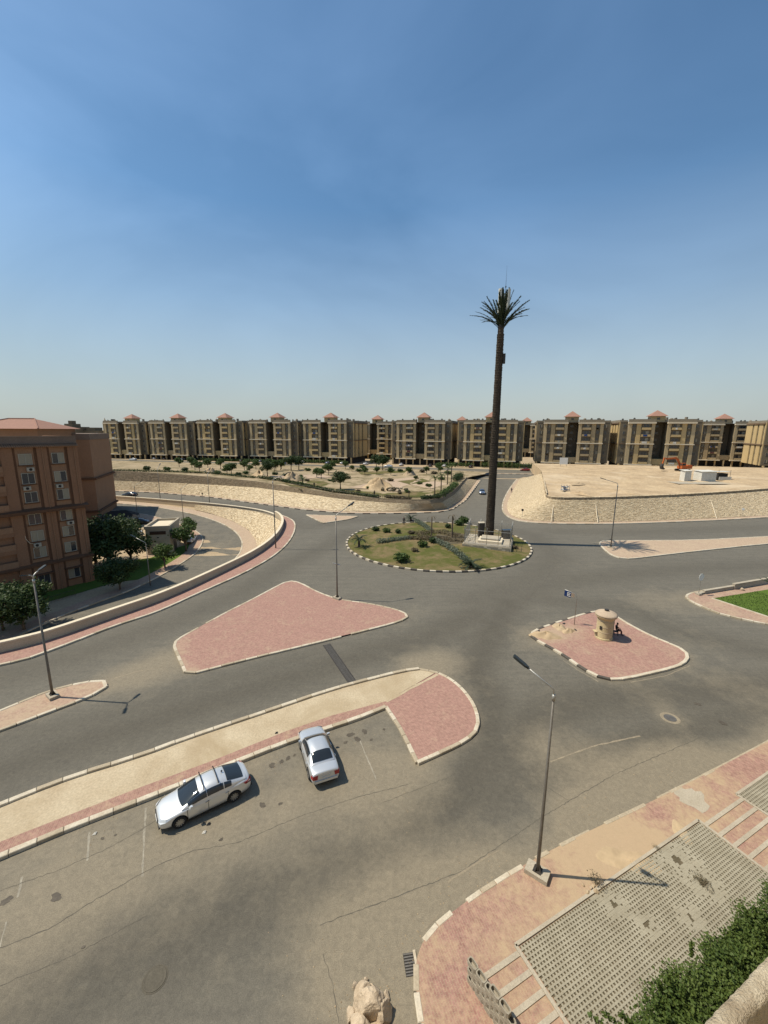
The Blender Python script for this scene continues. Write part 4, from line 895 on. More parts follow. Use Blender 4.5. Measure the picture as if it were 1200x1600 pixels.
# ------------------------------------------------------------------ palm-disguised mobile mast
bx, by = G(764, 848); HP = height_at(764, 848, 782, 509)
pm = T(empty('mast_tower', (bx, by, 0)), 'very tall mobile phone mast disguised as a palm tree on the roundabout', 'mast')
prof = []; z = .9
rt = lambda z: .70 - .20*z/HP
while z < HP: prof += [(rt(z)*1.0, z), (rt(z)*.93, z+.35)]; z += .45
mb = MB(); mb.lathe(prof, 18); mb.build('trunk', 'palm_bark', pm)
mb = MB(); rg = random.Random(8); row = 0; z = .9
while z < HP-1.5:
    r = rt(z)
    for k in range(13):
        a = 2*math.pi*(k + .5*(row % 2))/13 + rg.uniform(-.05,.05); ca, sa = math.cos(a), math.sin(a); wv = .15; o_ = rg.uniform(.05,.11); zz = z + rg.uniform(-.03,.03)
        tn = (-sa, ca)
        mb.add([(ca*r*.97+tn[0]*wv, sa*r*.97+tn[1]*wv, zz), (ca*r*.97-tn[0]*wv, sa*r*.97-tn[1]*wv, zz), (ca*(r+.03), sa*(r+.03), zz-.12), (ca*(r+o_)+tn[0]*wv*.5, sa*(r+o_)+tn[1]*wv*.5, zz+.33), (ca*(r+o_)-tn[0]*wv*.5, sa*(r+o_)-tn[1]*wv*.5, zz+.33), (ca*r*.95, sa*r*.95, zz+.42)],
               [(0,3,4,1),(2,0,1),(3,5,4),(0,5,3),(1,4,5),(2,3,0)])
    z += .4; row += 1
o = mb.build('bark_scale', 'palm_bark', pm); o['kind'] = 'stuff'
fr = frond_set(9, 5.7, .25, .85, 500, .6, 1.42, .82, 'palm_leaf', 80, .17)
fr2 = frond_set(4, 5.2, .6, .75, 540, .6, .9, .72, 'palm_leaf', 74, .16)
rg = random.Random(3)
kord = list(range(40)); random.Random(14).shuffle(kord)
for k in range(40):
    o = link('frond', (fr + fr2)[k % 13], pm); o.location = (.3*math.cos(k), .3*math.sin(k), HP - .6 + .25*rg.random()); o.rotation_euler = (rg.uniform(-.06,.06), rg.uniform(-.06,.06), 2*math.pi*kord[k]/40 + rg.uniform(-.08,.08))
mb = MB(); mb.lathe([(.55,HP-.3),(.42,HP+.6),(.25,HP+3.0),(.2,HP+5.5)], 12); mb.build('mast_core', 'dark_steel', pm)
for a in (-2.15, -.95, .8):
    mb = MB(); ca, sa = math.cos(a), math.sin(a); pts_ = []
    for u in range(9):
        b_ = math.pi*(u/8-.5); pts_.append((.20*math.cos(b_)*.75, .28*math.sin(b_)))
    P = [(ca*(1.3+p)-sa*q, sa*(1.3+p)+ca*q) for p, q in pts_]; mb.prism(P, HP+1.7, HP+5.3); ant = mb.build('antenna_panel', 'antenna_white', pm)
    mb = MB(); mb.tube([(ca*.2,sa*.2,HP+2.2),(ca*1.3,sa*1.3,HP+2.2)], .05, 6); mb.tube([(ca*.2,sa*.2,HP+4.4),(ca*1.3,sa*1.3,HP+4.4)], .05, 6); mb.build('bracket', 'dark_steel', ant)
mb = MB(); mb.tube([(.5,.3,HP+4.6),(.5,.3,HP+7.2),(.5,.3,HP+9.2)], [.05,.02,.008], 5); mb.box(.42,.58,.22,.38,HP+5.9,HP+6.1); mb.build('lightning_rod', 'dark_steel', pm)
mb = MB(); mb.box(rt(28)+.02, rt(28)+.42, -.25, .2, 31.0, 32.6); mb.tube([(rt(28)*.8,0,31.4),(rt(28)+.2,0,31.4)],.05,5); mb.build('radio_box', 'dark_steel', pm)
# plinth with fence and cabinets
A0, A1, A3 = Vector(G(722,857)), Vector(G(798,864.5)), Vector(G(739,833, 0))
A3 = A0 + Vector((-(A1-A0).y, (A1-A0).x)).normalized()*7.5
c_ = (A0+A1)/2 + (A3-A0)/2; ux = (A1-A0).normalized(); uy = (A3-A0).normalized(); Lx = (A1-A0).length; Ly = (A3-A0).length
pl = T(empty('mast_plinth', (c_.x, c_.y, .1), math.atan2(ux.y, ux.x)), 'stepped whitewashed block plinth fenced with steel posts under the palm mast', 'plinth')
mb = MB(); mb.box(-Lx/2,Lx/2,-Ly/2,Ly/2,-.1,.78); mb.build('base', 'concrete', pl)
bm_ = MB(); bm_.box(-.285,.285,-.03,.03,-.11,.11); blk = bm_.mesh('block', 'block'); blk2 = bm_.mesh('block', 'kerb_white')
for row in range(3):
    for i in range(int(Lx/.6)):
        o = link('block', blk if (i*7+row*3) % 4 else blk2, pl); o.location = (-Lx/2+.3+i*.6, -Ly/2-.008, .06+row*.24)
    for i in range(int(Ly/.6)):
        o = link('block', blk, pl); o.location = (Lx/2+.008, -Ly/2+.3+i*.6, .06+row*.24); o.rotation_euler = (0,0,math.pi/2)
mb = MB(); mb.box(-Lx/2+.15,Lx/2-.15,-Ly/2+.15,Ly/2-.15,.783,.86); mb.build('cap_slab', 'concrete', pl)
mb = MB(); mb.box(-1.6,2.4,-2.4,.9,.863,1.25); mb.build('inner_plinth', 'cream_trim', pl); mb = MB(); mb.box(-1.2,1.9,-1.7,.8,1.253,1.55); mb.build('inner_step', 'concrete', pl)
for i in range(5):
    mb = MB(); mb.box(-3.6+.15*i,-3.2+.2*i,-2.8+i*1.1,-2.3+i*1.1,.863,1.0); mb.build('loose_block', 'kerb_white', pl)
mb = MB(); hx, hy = Lx/2-.25, Ly/2-.25
fence_pts = []
for u in np.linspace(-1, 1, 5): fence_pts += [(u*hx, -hy), (u*hx, hy)]
for u in np.linspace(-.5, .5, 3): fence_pts += [(-hx, u*hy), (hx, u*hy)]
pmsh = MB(); pmsh.tube([(0,0,0),(0,0,2.5),(0,.25,2.95)], .045, 6); pmesh = pmsh.mesh('fence_post', 'galvanised', True)
for p in fence_pts:
    o = link('fence_post', pmesh, pl); o.location = (*p, .86); o.rotation_euler = (0,0, 0 if p[1] > 0 else math.pi)
for zz in (1.1, 2.0, 3.25):
    for a, b in (((-hx,-hy),(hx,-hy)),((hx,-hy),(hx,hy)),((hx,hy),(-hx,hy)),((-hx,hy),(-hx,-hy))):
        mb = MB(); mb.tube([(*a,zz),(*b,zz)], .028, 5); mb.build('fence_rail', 'galvanised', pl)
mb = MB()
for side_ in range(2):
    for i in range(40):
        y = -hy + 2*hy*i/40; x = (-hx, hx)[side_]; mb.tube([(x,y,.95),(x,y,3.2)], .012, 3, caps=False)
for i in range(40):
    x = -hx+2*hx*i/40; mb.tube([(x,-hy,.95),(x,-hy,2.0)], .008, 3, caps=False); mb.tube([(x,hy,.95),(x,hy,3.2)], .010, 3, caps=False)
o = mb.build('fence_wire', 'galvanised', pl); o['kind'] = 'stuff'
cab = T(empty('equipment_cabinet', (bx-1.4, by+.5, .96), .1), 'dark equipment cabinet with a pale top beside the mast foot', 'cabinet')
mb = MB(); mb.box(-.5,.5,-.4,.4,0,2.6); mb.build('body', 'dark_steel', cab); mb = MB(); mb.box(-.55,.55,-.45,.45,2.603,2.75); mb.build('lid', 'kerb_white', cab)
cab = T(empty('equipment_cabinet', (bx+3.0, by-.4, .96), .1), 'grey equipment cabinet behind the fence on the right of the plinth', 'cabinet')
mb = MB(); mb.box(-.8,.8,-.4,.4,0,1.5); mb.build('body', 'steel', cab); mb = MB(); mb.box(-.85,.85,-.45,.45,1.503,1.6); mb.build('lid', 'galvanised', cab)

# ------------------------------------------------------------------ street lamps
def lamp(base, h, heads, label, z=0.0, arm=1.7, r=.085, plinth=True, group='street lamps', rise=.75, hs=1.0, gal=False):
    """heads: list of arm azimuths (radians, 0 = +x)"""
    t = T(empty('street_lamp', (base[0], base[1], z)), label, 'street lamp', group)
    pmt = 'steel'
    if plinth:
        mb = MB(); mb.obox((0,0), (1,-.75), 1.0, .62, -.05, .22); mb.build('footing', 'concrete', t)
        mb = MB(); mb.obox((0,0), (1,-.75), .36, .36, .222, .25)
        for k in range(4):
            a = math.pi/2*k + .4; mb.add([(.09*math.cos(a),.09*math.sin(a),.25),(.20*math.cos(a),.20*math.sin(a),.25),(.09*math.cos(a),.09*math.sin(a),.5),(.09*math.cos(a)+.02,.09*math.sin(a)-.02,.25),(.20*math.cos(a)+.02,.20*math.sin(a)-.02,.25),(.09*math.cos(a)+.02,.09*math.sin(a)-.02,.5)],[(0,1,2),(3,5,4),(0,3,4,1),(1,4,5,2)])
        mb.build('base_plate', 'dark_steel', t)
    mb = MB(); mb.tube([(0,0,.2 if plinth else 0),(0,0,h*.25),(0,0,h*.97)], [r*1.15, r, r*.68], 10); mb.build('pole', pmt, t, True)
    mb = MB(); mb.tube([(0,0,h*.955),(0,0,h*.985)], r*.95, 10); mb.build('collar', 'galvanised', t, True)
    for az in heads:
        c, s = math.cos(az), math.sin(az)
        pth = [(0,0,h*.96),(c*.03,s*.03,h+.06),(c*.12,s*.12,h+.17),(c*.28,s*.28,h+.26),(c*arm,s*arm,h+.26+rise)]
        mb = MB(); mb.tube(pth, r*.48, 8); ar = mb.build('arm', 'galvanised', t, True)
        ux_ = Vector((c*(arm-.28), s*(arm-.28), rise)).normalized(); sx = Vector((-s, c, 0)); up = ux_.cross(sx)*-1
        if up.z < 0: up = -up
        p0 = Vector(pth[-1]) - ux_*.05; mb = MB(); L = .92*hs; W = .155*hs
        prof_ = [(0,.5),(.12,.62),(.2,1.0),(.85,1.0),(.96,.9),(1.0,.6)]
        V = []
        for u, wv in prof_:
            for q, zz in ((-1,-.03),(1,-.03),(.8,.07),(-.8,.07)): V.append(tuple(p0 + ux_*(u*L) + sx*(q*W*wv) + up*(zz*hs)))
        n = len(prof_); F = [(4*i+k, 4*i+4+k, 4*i+4+(k+1)%4, 4*i+(k+1)%4) for i in range(n-1) for k in range(4)] + [(3,2,1,0), (4*n-4,4*n-3,4*n-2,4*n-1)]
        mb.add(V, F); hd = mb.build('lamp_head', 'lamp_black', ar)
        mb = MB(); mb.add([tuple(p0 + ux_*(u*L) + sx*(q*W*.8) - up*.034*hs) for u, q in ((.3,-1),(.9,-1),(.9,1),(.3,1))], [(0,1,2,3)]); mb.build('diffuser', 'galvanised', ar)
    return t
nb_ = G(839,1369); hN = height_at(839,1369,867.5,1085)
hp = at_depth(818, 1036, nb_[1]+.75); azN = math.atan2(hp[1]-nb_[1], hp[0]-nb_[0])
lamp(nb_, hN, [R(155)], 'tall single-arm street lamp on the near pink pavement', .13, 1.12, .072, hs=.82, rise=.55)
lb = G(83,1091); hL = height_at(83,1091,54,905); 
lamp(lb, hL, [R(88), R(-80)], 'double-headed street lamp on the tip of the left median', .13, .55, .085, rise=.08, hs=.75)
l5 = G(527,937); h5 = height_at(527,937,525.5,808)
t5 = lamp(l5, h5, [R(30)], 'street lamp with a crossbar on the edge of the pink triangle', .13, 1.6, .085)
zc = height_at(527,937,527,883); mb = MB(); mb.tube([(-.48,.1,zc+.1),(.48,-.1,zc-.1)], .05, 6); mb.box(-.1,.1,-.1,.1,zc-.06,zc+.06); mb.build('crossbar', 'galvanised', t5)
l4 = G(431,857.5); h4 = height_at(431,857.5,427.5,752)
lamp(l4, h4, [R(10)], 'street lamp at the bend of the pink pavement beside the retaining wall', .13, 2.0, .09, False)
l9 = G(954,857); h9 = height_at(954,857,962.5,758)
lamp(l9, h9, [R(178)], 'street lamp on the tip of the right-hand island', .13, 2.2, .085, True, rise=.55)
def low(px):  p = PL([px])[0]; return p, low_z(p[1])
for (px, py, tx, ty, az, lab) in [(235,915,227,849,-170,'slim lamp post on the sunken pavement by the lawn'),(287,815,283,764,15,'lamp post behind the small flat-roofed utility building'),(214.5,803,211,760,15,'lamp post left of the utility building beside the sunken street')]:
    p, z = low((px, py)); h = at_depth(tx, ty, p[1])[2] - z; lamp(p, h, [R(az)], lab, z, 1.4, .075, False, hs=.9)
for (px, py, tx, ty, az, lab) in [(250.5,780,244,733,95,'leftmost lamp post on the verge of the upper left road'),(327.5,787,323,742,95,'lamp post on the low coping right of the leftmost one, upper left road')]:
    p = G(px, py); h = at_depth(tx, ty, p[1])[2]; lamp(p, h, [R(az)], lab, 0, 1.6, .08, False)

# ------------------------------------------------------------------ signs
def small_sign(base, h, face, label, z=.13, kind='disc', mat='sign_white', w=.6, name='road_sign'):
    t = T(empty(name, (base[0], base[1], z), face), label, 'sign')
    mb = MB(); mb.tube([(0,0,0),(0,0,h)], .035, 8); mb.build('post', 'galvanised', t)
    mb = MB()
    if kind == 'disc':
        P = [(.5*w*math.cos(2*math.pi*k/24), .5*w*math.sin(2*math.pi*k/24)) for k in range(24)]
        V = [(p[0], -.05, h-w*.3+p[1]) for p in P] + [(p[0], -.03, h-w*.3+p[1]) for p in P]; n = 24
    else:
        P = [(-w/2,-w/2),(w/2,-w/2),(w/2,w/2),(-w/2,w/2)]; V = [(p[0], -.06, h-w*.3+p[1]) for p in P] + [(p[0], -.035, h-w*.3+p[1]) for p in P]; n = 4
    mb.add(V, [tuple(range(n))[::-1], tuple(range(n, 2*n))] + [(i,(i+1)%n,n+(i+1)%n,n+i) for i in range(n)]); mb.build('panel', mat, t); return t
sb = G(1091,931); sg = small_sign(sb, height_at(1091,931,1094,900), R(20), 'round pale-backed road sign on the corner kerb by the low wall', .13, 'disc', 'sign_white', .9)
mb = MB(); mb.box(-.25,.25,-.25,.25,-.1,.22); mb.build('footing', 'concrete', sg)
for (px, py, h, lab) in [(815.5,811,2.2,'small round road sign at the foot of the right embankment'),(550,800,2.0,'small road sign at the foot of the park embankment near the upper triangle'),(317,783,2.2,'small road sign on the verge of the upper left road'),(1159,808,2.0,'small pale road sign at the foot of the right embankment near the frame edge')]:
    small_sign(G(px, py), h, R(-20), lab, .1, 'disc', 'dark_steel' if '1159' not in str(px) else 'sign_white', .55)
# direction sign on a cranked pole at the kiosk island
s0 = G(897,978); hs_ = height_at(897,978,901,930)
t = T(empty('direction_sign', (*s0, .13), 0), 'blue direction sign on a cranked grey pole at the kiosk island', 'sign')
sw_ = Vector((-.93, .36, 0))
pth = [Vector((0,0,0)), Vector((0,0,hs_-.5)), Vector((0,0,hs_-.2)) + sw_*.06, Vector((0,0,hs_)) + sw_*.25, Vector((0,0,hs_+.30)) + sw_*1.2]
mb = MB(); mb.tube([tuple(p) for p in pth], .036, 8); mb.build('pole', 'galvanised', t, True)
tl = Vector((0,0,hs_+.28)) + sw_*1.22; tr_ = Vector((0,0,hs_+.10)) + sw_*.58
fwd = Vector((-.36,-.93,0))
def board(a, b, d, off, name, mat, parent, th=.03):   # a,b top corners, hanging d
    mb = MB(); f = [a, b, b-Vector((0,0,d)), a-Vector((0,0,d))]; V = [tuple(p + fwd*(off)) for p in f] + [tuple(p + fwd*(off-th)) for p in f]
    mb.add(V, [(0,1,2,3),(7,6,5,4),(0,4,5,1),(1,5,6,2),(2,6,7,3),(3,7,4,0)]); return mb.build(name, mat, parent)
bd = board(tl, tr_, .62, .06, 'panel', 'sign_blue', t)
def sub(u0, u1, v0, v1, mat, nm='marking', off=.075):
    a = tl.lerp(tr_, u0) - Vector((0,0,.62*v0)); b = tl.lerp(tr_, u1) - Vector((0,0,.62*v0)); return board(a, b, .62*(v1-v0), off, nm, mat, bd, .012)
sub(.42,.52,.15,.85,'sign_white'); sub(.52,.92,.15,.30,'sign_white'); sub(.52,.85,.43,.57,'sign_white'); sub(.52,.95,.70,.85,'sign_white')
board(Vector((0,0,hs_+.07)) + sw_*.54, Vector((0,0,hs_-.02)) + sw_*.26, .42, .06, 'side_panel', 'kiosk_cap', t)

# ------------------------------------------------------------------ kiosk and sitter
kx, ky = G(943, 998); KH = 2.75
k = T(empty('guard_kiosk', (kx, ky, .13), R(0)), 'cream round guard kiosk with an overhanging domed cap', 'kiosk')
mb = MB(); mb.lathe([(.80,0),(.80,.14),(.74,.16),(.73,2.05),(.76,2.08)], 32); mb.build('drum', 'kiosk_cream', k, False)
for zz in (.75, 1.3, 1.85):
    mb = MB(); mb.lathe([(.735,zz),(.755,zz+.01),(.755,zz+.03),(.735,zz+.04)], 32); mb.build('seam_band', 'kiosk_cap', k)
mb = MB(); mb.lathe([(.74,2.05),(.98,2.32),(.99,2.38),(.92,2.40)], 32); mb.build('corbel', 'kiosk_cream', k)
mb = MB(); mb.lathe([(.90,2.403),(1.0,2.42),(1.0,2.5),(.85,2.62),(.5,2.76),(.2,2.82),(0.02,2.83)], 32); cp = mb.build('cap', 'kiosk_cap', k, True)
mb = MB(); mb.lathe([(.2,2.82),(.2,2.95),(.02,2.96)], 12); mb.build('vent', 'dark_steel', cp)
mb = MB(); mb.obox((-.62,-.42), (.55,-.83), .22, .05, 1.05, 1.4); mb.build('hatch', 'dark_interior', k)
mb = MB(); mb.obox((.72,.1), (0,1), .7, .06, .15, 1.95); mb.build('door', 'dark_interior', k)
mb = MB(); mb.obox((-.85,.1), (0,1), .5, .3, .6, .68); mb.tube([(-.85,.1,.3),(-.85,.1,.6)],.05,6); mb.build('shelf', 'kiosk_cream', k)
def person(loc, rz, joints, edges, rad, label, top='cloth_dark', legs='cloth_dark', split=.85, scale=1.0):
    """joints: name->(x,y,z); skinned body as one mesh, head with face and hair as parts"""
    t = T(empty('person', loc, rz, scale), label, 'person'); names = list(joints); me = bpy.data.meshes.new('body')
    me.from_pydata([joints[n] for n in names], [(names.index(a), names.index(b)) for a, b in edges], [])
    o = link('body', me, t); sk = o.modifiers.new('s', 'SKIN'); 
    lay = me.skin_vertices[0] if me.skin_vertices else None
    if lay is None:
        bm = bmesh.new(); bm.from_mesh(me); bm.verts.layers.skin.verify(); bm.to_mesh(me); bm.free(); lay = me.skin_vertices[0]
    for i, n in enumerate(names):
        r = rad[n]; lay.data[i].radius = (r, r) if not isinstance(r, tuple) else r
        lay.data[i].use_root = (n == 'pelvis')
    sb_ = o.modifiers.new('b', 'SUBSURF'); sb_.levels = 2; sb_.render_levels = 2
    dg_ = bpy.context.evaluated_depsgraph_get(); ev = bpy.data.meshes.new_from_object(o.evaluated_get(dg_)); o.modifiers.clear(); o.data = ev
    ev.materials.clear()
    for m in (top, legs, 'skin'): ev.materials.append(MATS[m])
    hz = joints['neck'][2]
    for p in ev.polygons:
        c = p.center; d = {n: (Vector(joints[n])-c).length for n in names}; near = min(d, key=d.get)
        p.material_index = 2 if near in ('handL','handR','neck','head','fingL','fingR') else (1 if near[:3] in ('kne','ank','toe') or near == 'pelvis' else 0); p.use_smooth = True
    hd = Vector(joints['head']); mb = MB(); mb.lathe([(.02,-.12),(.055,-.11),(.075,-.05),(.082,.02),(.075,.08),(.045,.12),(.01,.13)], 12, tuple(hd)); h_ = mb.build('head', 'skin', t, True)
    mb = MB(); mb.lathe([(.083,.01),(.09,.05),(.08,.10),(.05,.135),(.01,.145)], 12, (hd.x, hd.y+.012, hd.z)); mb.build('hair', 'hair', h_, True)
    mb = MB(); mb.add([(hd.x-.012,hd.y-.075,hd.z+.01),(hd.x+.012,hd.y-.075,hd.z+.01),(hd.x,hd.y-.1,hd.z-.03),(hd.x,hd.y-.075,hd.z-.035)],[(0,1,2),(0,2,3),(1,3,2)]); mb.build('nose', 'skin', h_)
    return t
RADS = {'pelvis':(.15,.11),'belly':(.14,.10),'chest':(.16,.11),'neck':.05,'head':.055,'shoL':.065,'shoR':.065,'elbL':.045,'elbR':.045,'handL':.035,'handR':.035,'fingL':.025,'fingR':.025,'kneL':.06,'kneR':.06,'hipL':.085,'hipR':.085,'ankL':.042,'ankR':.042,'toeL':.035,'toeR':.035}
EDG = [('pelvis','belly'),('belly','chest'),('chest','neck'),('neck','head'),('chest','shoL'),('chest','shoR'),('shoL','elbL'),('shoR','elbR'),('elbL','handL'),('elbR','handR'),('handL','fingL'),('handR','fingR'),('pelvis','hipL'),('pelvis','hipR'),('hipL','kneL'),('hipR','kneR'),('kneL','ankL'),('kneR','ankR'),('ankL','toeL'),('ankR','toeR')]
STAND = {'pelvis':(0,0,.95),'belly':(0,0,1.12),'chest':(0,0,1.34),'neck':(0,0,1.5),'head':(0,-.01,1.6),'shoL':(.19,0,1.41),'shoR':(-.19,0,1.41),'elbL':(.25,.02,1.14),'elbR':(-.25,.02,1.14),'handL':(.26,-.06,.9),'handR':(-.26,-.06,.9),'fingL':(.25,-.08,.8),'fingR':(-.25,-.08,.8),'hipL':(.1,0,.88),'hipR':(-.1,0,.88),'kneL':(.11,-.03,.48),'kneR':(-.11,.03,.48),'ankL':(.12,0,.08),'ankR':(-.12,.06,.08),'toeL':(.13,-.15,.04),'toeR':(-.13,-.1,.04)}
SIT = {'pelvis':(0,0,.46),'belly':(0,.02,.62),'chest':(0,.0,.85),'neck':(0,-.03,1.02),'head':(0,-.06,1.13),'shoL':(.19,0,.93),'shoR':(-.19,0,.93),'elbL':(.25,-.12,.7),'elbR':(-.25,-.12,.7),'handL':(.12,-.34,.62),'handR':(-.12,-.34,.62),'fingL':(.06,-.4,.6),'fingR':(-.06,-.4,.6),'hipL':(.1,-.06,.46),'hipR':(-.1,-.06,.46),'kneL':(.12,-.46,.48),'kneR':(-.12,-.46,.48),'ankL':(.12,-.46,.08),'ankR':(-.12,-.5,.08),'toeL':(.12,-.62,.04),'toeR':(-.12,-.66,.04)}
px_, py_ = G(960, 993)
person((px_+.12, py_, .13), R(70), SIT, EDG, RADS, 'person in dark clothes sitting in the shade against the kiosk', 'cloth_dark', 'cloth_maroon')
mb = MB(); ch_ = T(empty('low_stool', (px_+.12, py_, .13), R(70)), 'low dark stool under the person beside the kiosk', 'stool')
mb.box(-.2,.2,-.18,.2,.30,.345); mb.build('seat', 'plastic_black', ch_)
lg = MB(); lg.box(-.02,.02,-.02,.02,0,.30); lgm = lg.mesh('leg','plastic_black')
for a in (-.17,.17):
    for b in (-.15,.17): o = link('leg', lgm, ch_); o.location = (a,b,0)
person(RP(631,821), R(160), STAND, EDG, RADS, 'person in dark clothes standing at the far rim of the roundabout')
p = G(799,772); person((p[0], p[1], .13+ramp_z(p[1])), R(180), STAND, EDG, RADS, 'distant person in dark clothes on the pavement beside the right embankment')

# sand heaps and lifted holes on the kiosk island
def heap(loc, r, h, mat, label, seed, name='sand_heap', asp=.7, cat='heap', n=26, rough=.25):
    t = MB(); rg = random.Random(seed); V = []; rings = 7
    ph_ = [rg.uniform(0,6.28) for _ in range(4)]
    for i in range(rings+1):
        f = i/rings
        for k_ in range(n):
            a = 2*math.pi*k_/n; rr = r*f*(1+.18*math.sin(2*a+ph_[0])+.1*math.sin(5*a+ph_[1]))
            zz = h*((1-f*f)**1.3)*(1+rough*math.sin(3*a+ph_[2]+4*f)+rough*.6*rg.uniform(-1,1)) - (.03 if i == rings else 0)
            V.append((rr*math.cos(a), rr*asp*math.sin(a), max(-.03, zz) if i < rings else -.03))
    t.add(V, [(i*n+k_, i*n+(k_+1)%n, (i+1)*n+(k_+1)%n, (i+1)*n+k_) for i in range(rings) for k_ in range(n)], 0)
    t.f = [q[::-1] for q in t.f]
    o = t.build(name, mat, None, True); o.location = loc; o.rotation_euler = (0,0,rg.uniform(0,3)); T(o, label, cat); return o
heap((*G(852,995),.13), 1.35, .35, 'sand', 'sandy heap at the pointed end of the kiosk island', 1)
heap((*G(874,982),.13), .95, .28, 'dirt', 'sand heap left of the sign pole on the kiosk island', 2)
heap((*G(888,988),.13), .75, .22, 'sand', 'small sand heap at the foot of the direction sign', 3)
for i, (x, y) in enumerate([(881,976),(899,986),(861,998),(842,987)]): blot(kio, 'open_pit', G(x, y), .28, .133+.0005*i, 'dark_interior', i+60, .5, 8)
from mathutils import noise as mnoise
# rock heap at the bottom edge
ic = bmesh.new(); bmesh.ops.create_icosphere(ic, subdivisions=4, radius=1.0)
def boulder(parent, loc, s, seed, mat='rock'):
    bm = ic.copy(); rg = random.Random(seed); pls = []
    for _ in range(16):
        d = Vector((rg.gauss(0,1), rg.gauss(0,1), rg.gauss(0,1))).normalized(); pls.append((d, rg.uniform(.5,.92)))
    for v in bm.verts:
        for d, k_ in pls:
            e = v.co.dot(d) - k_
            if e > 0: v.co -= d*e*.97
        v.co *= 1 + .06*mnoise.noise(v.co*2.3+Vector((seed,0,0))) + .05*mnoise.noise(v.co*6+Vector((0,seed,0))) + .03*mnoise.noise(v.co*14)
    me = bpy.data.meshes.new('rock'); bm.to_mesh(me); bm.free(); me.materials.append(MATS[mat])
    o = link('rock', me, parent); o.location = loc; o.scale = s; o.rotation_euler = (rg.uniform(-.3,.3), rg.uniform(-.3,.3), rg.uniform(0,6)); return o
rk = T(empty('rock_heap', (*G(576,1588), 0), 0.3, 1.45), 'heap of pale broken rock at the bottom edge of the road', 'rock heap')
for i, (x, y, z, s) in enumerate([(0,.05,.2,(.42,.36,.42)),(-.25,-.2,.12,(.32,.3,.26)),(.3,-.1,.12,(.26,.32,.34)),(-.05,.38,.08,(.3,.22,.2)),(.22,.35,.06,(.2,.18,.16)),(-.5,-.35,.05,(.35,.3,.18)),(.1,-.5,.08,(.5,.35,.25)),(-.42,.12,.05,(.16,.14,.12)),(.5,.2,.04,(.13,.12,.1)),(-.2,.62,.03,(.1,.09,.07)),(.1,.66,.03,(.08,.08,.06))]): boulder(rk, (x,y,z), s, i+1)
def gravel(name, spots, n, smin, smax, mat, seed, z=.004):
    rg = random.Random(seed); mb = MB()
    for _ in range(n):
        c, r = spots[rg.randrange(len(spots))]; x = c[0]+rg.gauss(0,r); y = c[1]+rg.gauss(0,r); s = rg.uniform(smin,smax)*rg.random()**.5
        mb.add([(x+s*math.cos(a)*rg.uniform(.6,1.1), y+s*math.sin(a)*rg.uniform(.6,1.1), z) for a in (0,1.26,2.5,3.77,5.0)] + [(x+rg.uniform(-.3,.3)*s, y+rg.uniform(-.3,.3)*s, z+s*.8)], [(i,(i+1)%5,5) for i in range(5)])
    return S(mb.build(name, mat), 'stuff', 'loose pebbles and grit lying along the kerbs')
gravel('grit', [(G(x,y), r) for x,y,r in ((600,1560,.5),(640,1480,.5),(700,1400,.6),(760,1360,.6),(850,1320,.6),(930,1270,.8),(1050,1220,.9),(540,1580,.5),(500,1500,1.2),(560,1150,.6),(430,1190,.5),(300,1250,.5),(150,1310,.6),(600,1240,1.2),(250,1050,.8),(840,990,.5))], 1100, .010, .04, 'dirt', 5)

# ================================================================== NEAR PAVEMENT AND OWN BUILDING
UU = Vector((math.cos(R(25.8)), math.sin(R(25.8)))); NN = Vector((-UU.y, UU.x))
def L(s, n): p = UU*s + NN*n; return (p.x, p.y)
def SN(p): v = Vector(p[:2]); return v.dot(UU), v.dot(NN)
s0, n0 = SN(G(805,1482)); s1, n1 = SN(G(1090,1285)); n_t = (n0+n1)/2
sb_, nb2 = SN(G(1150,1245))
WN = 0.915                                            # outer face of the building we look out of
near_out = NEARK + [L(60, 20), L(60, WN-.5), L(0, WN-.5), L(-3, 2)]
near_out = [p for p in NEARK if True] + [L(70, 12), L(70, WN-1), L(-4, WN-1)]
def near_dust(Q):
    d = np.full(len(Q), .09); 
    for (px, r, a) in [((960,1340),1.5,.18),((1010,1300),1.1,.2),((880,1400),1,.1),((780,1500),1.0,.05),((930,1320),1.2,.16),((1040,1330),1.0,.2),((1075,1290),.8,.3),((870,1345),1,.15),((985,1352),.9,.2)]: d += a*np.exp(-((Q-np.array(G(*px)))**2).sum(1)/(2*r*r))
    for (px, r, a) in [((1035,1280),.9,-.35),((760,1440),1.5,-.12),((690,1540),1.0,-.05),((1170,1200),1.6,-.3),((1010,1275),.7,-.2)]: d += a*np.exp(-((Q-np.array(G(*px)))**2).sum(1)/(2*r*r))
    d += .16*np.exp(-(dist_poly(Q, NEARK)/.5)**2/2)*(Q[:,0] > 8) + .12*np.exp(-(dist_poly(Q, [L(s0, n_t), L(s1, n_t)])/.45)**2/2)
    return d
npv = S(slab_grid('sidewalk', near_out, .13, 'near_pink_paver', .6, {'dust': near_dust}))
i_a = 0
kerb(npv, [p for p in NEARK if p[0] < G(860,1330)[0]], .8, ('kerb_white',), w=.22, h=.150, skip=.04, dirty=.55)
kerb(npv, [p for p in NEARK if p[0] >= G(860,1330)[0]], 1.0, ('kerb_dirty',), w=.20, h=.145, skip=.15, sunk=.012)
blot(npv, 'mortar_patch', G(1080,1250), .95, .136, 'concrete', 4, .8, 22)
def sand_patch(px, r, seed): heap((*G(*px), .128), r, .03, 'sand', 'thin drift of blown sand ' + {1:'on the near pavement kerb below the road',2:'by the damaged corner of the grass pavers',3:'beside the lamp shadow on the near pavement',4:'on the road edge right of the near lamp'}[seed], seed, 'sand_drift', .5, 'sand')
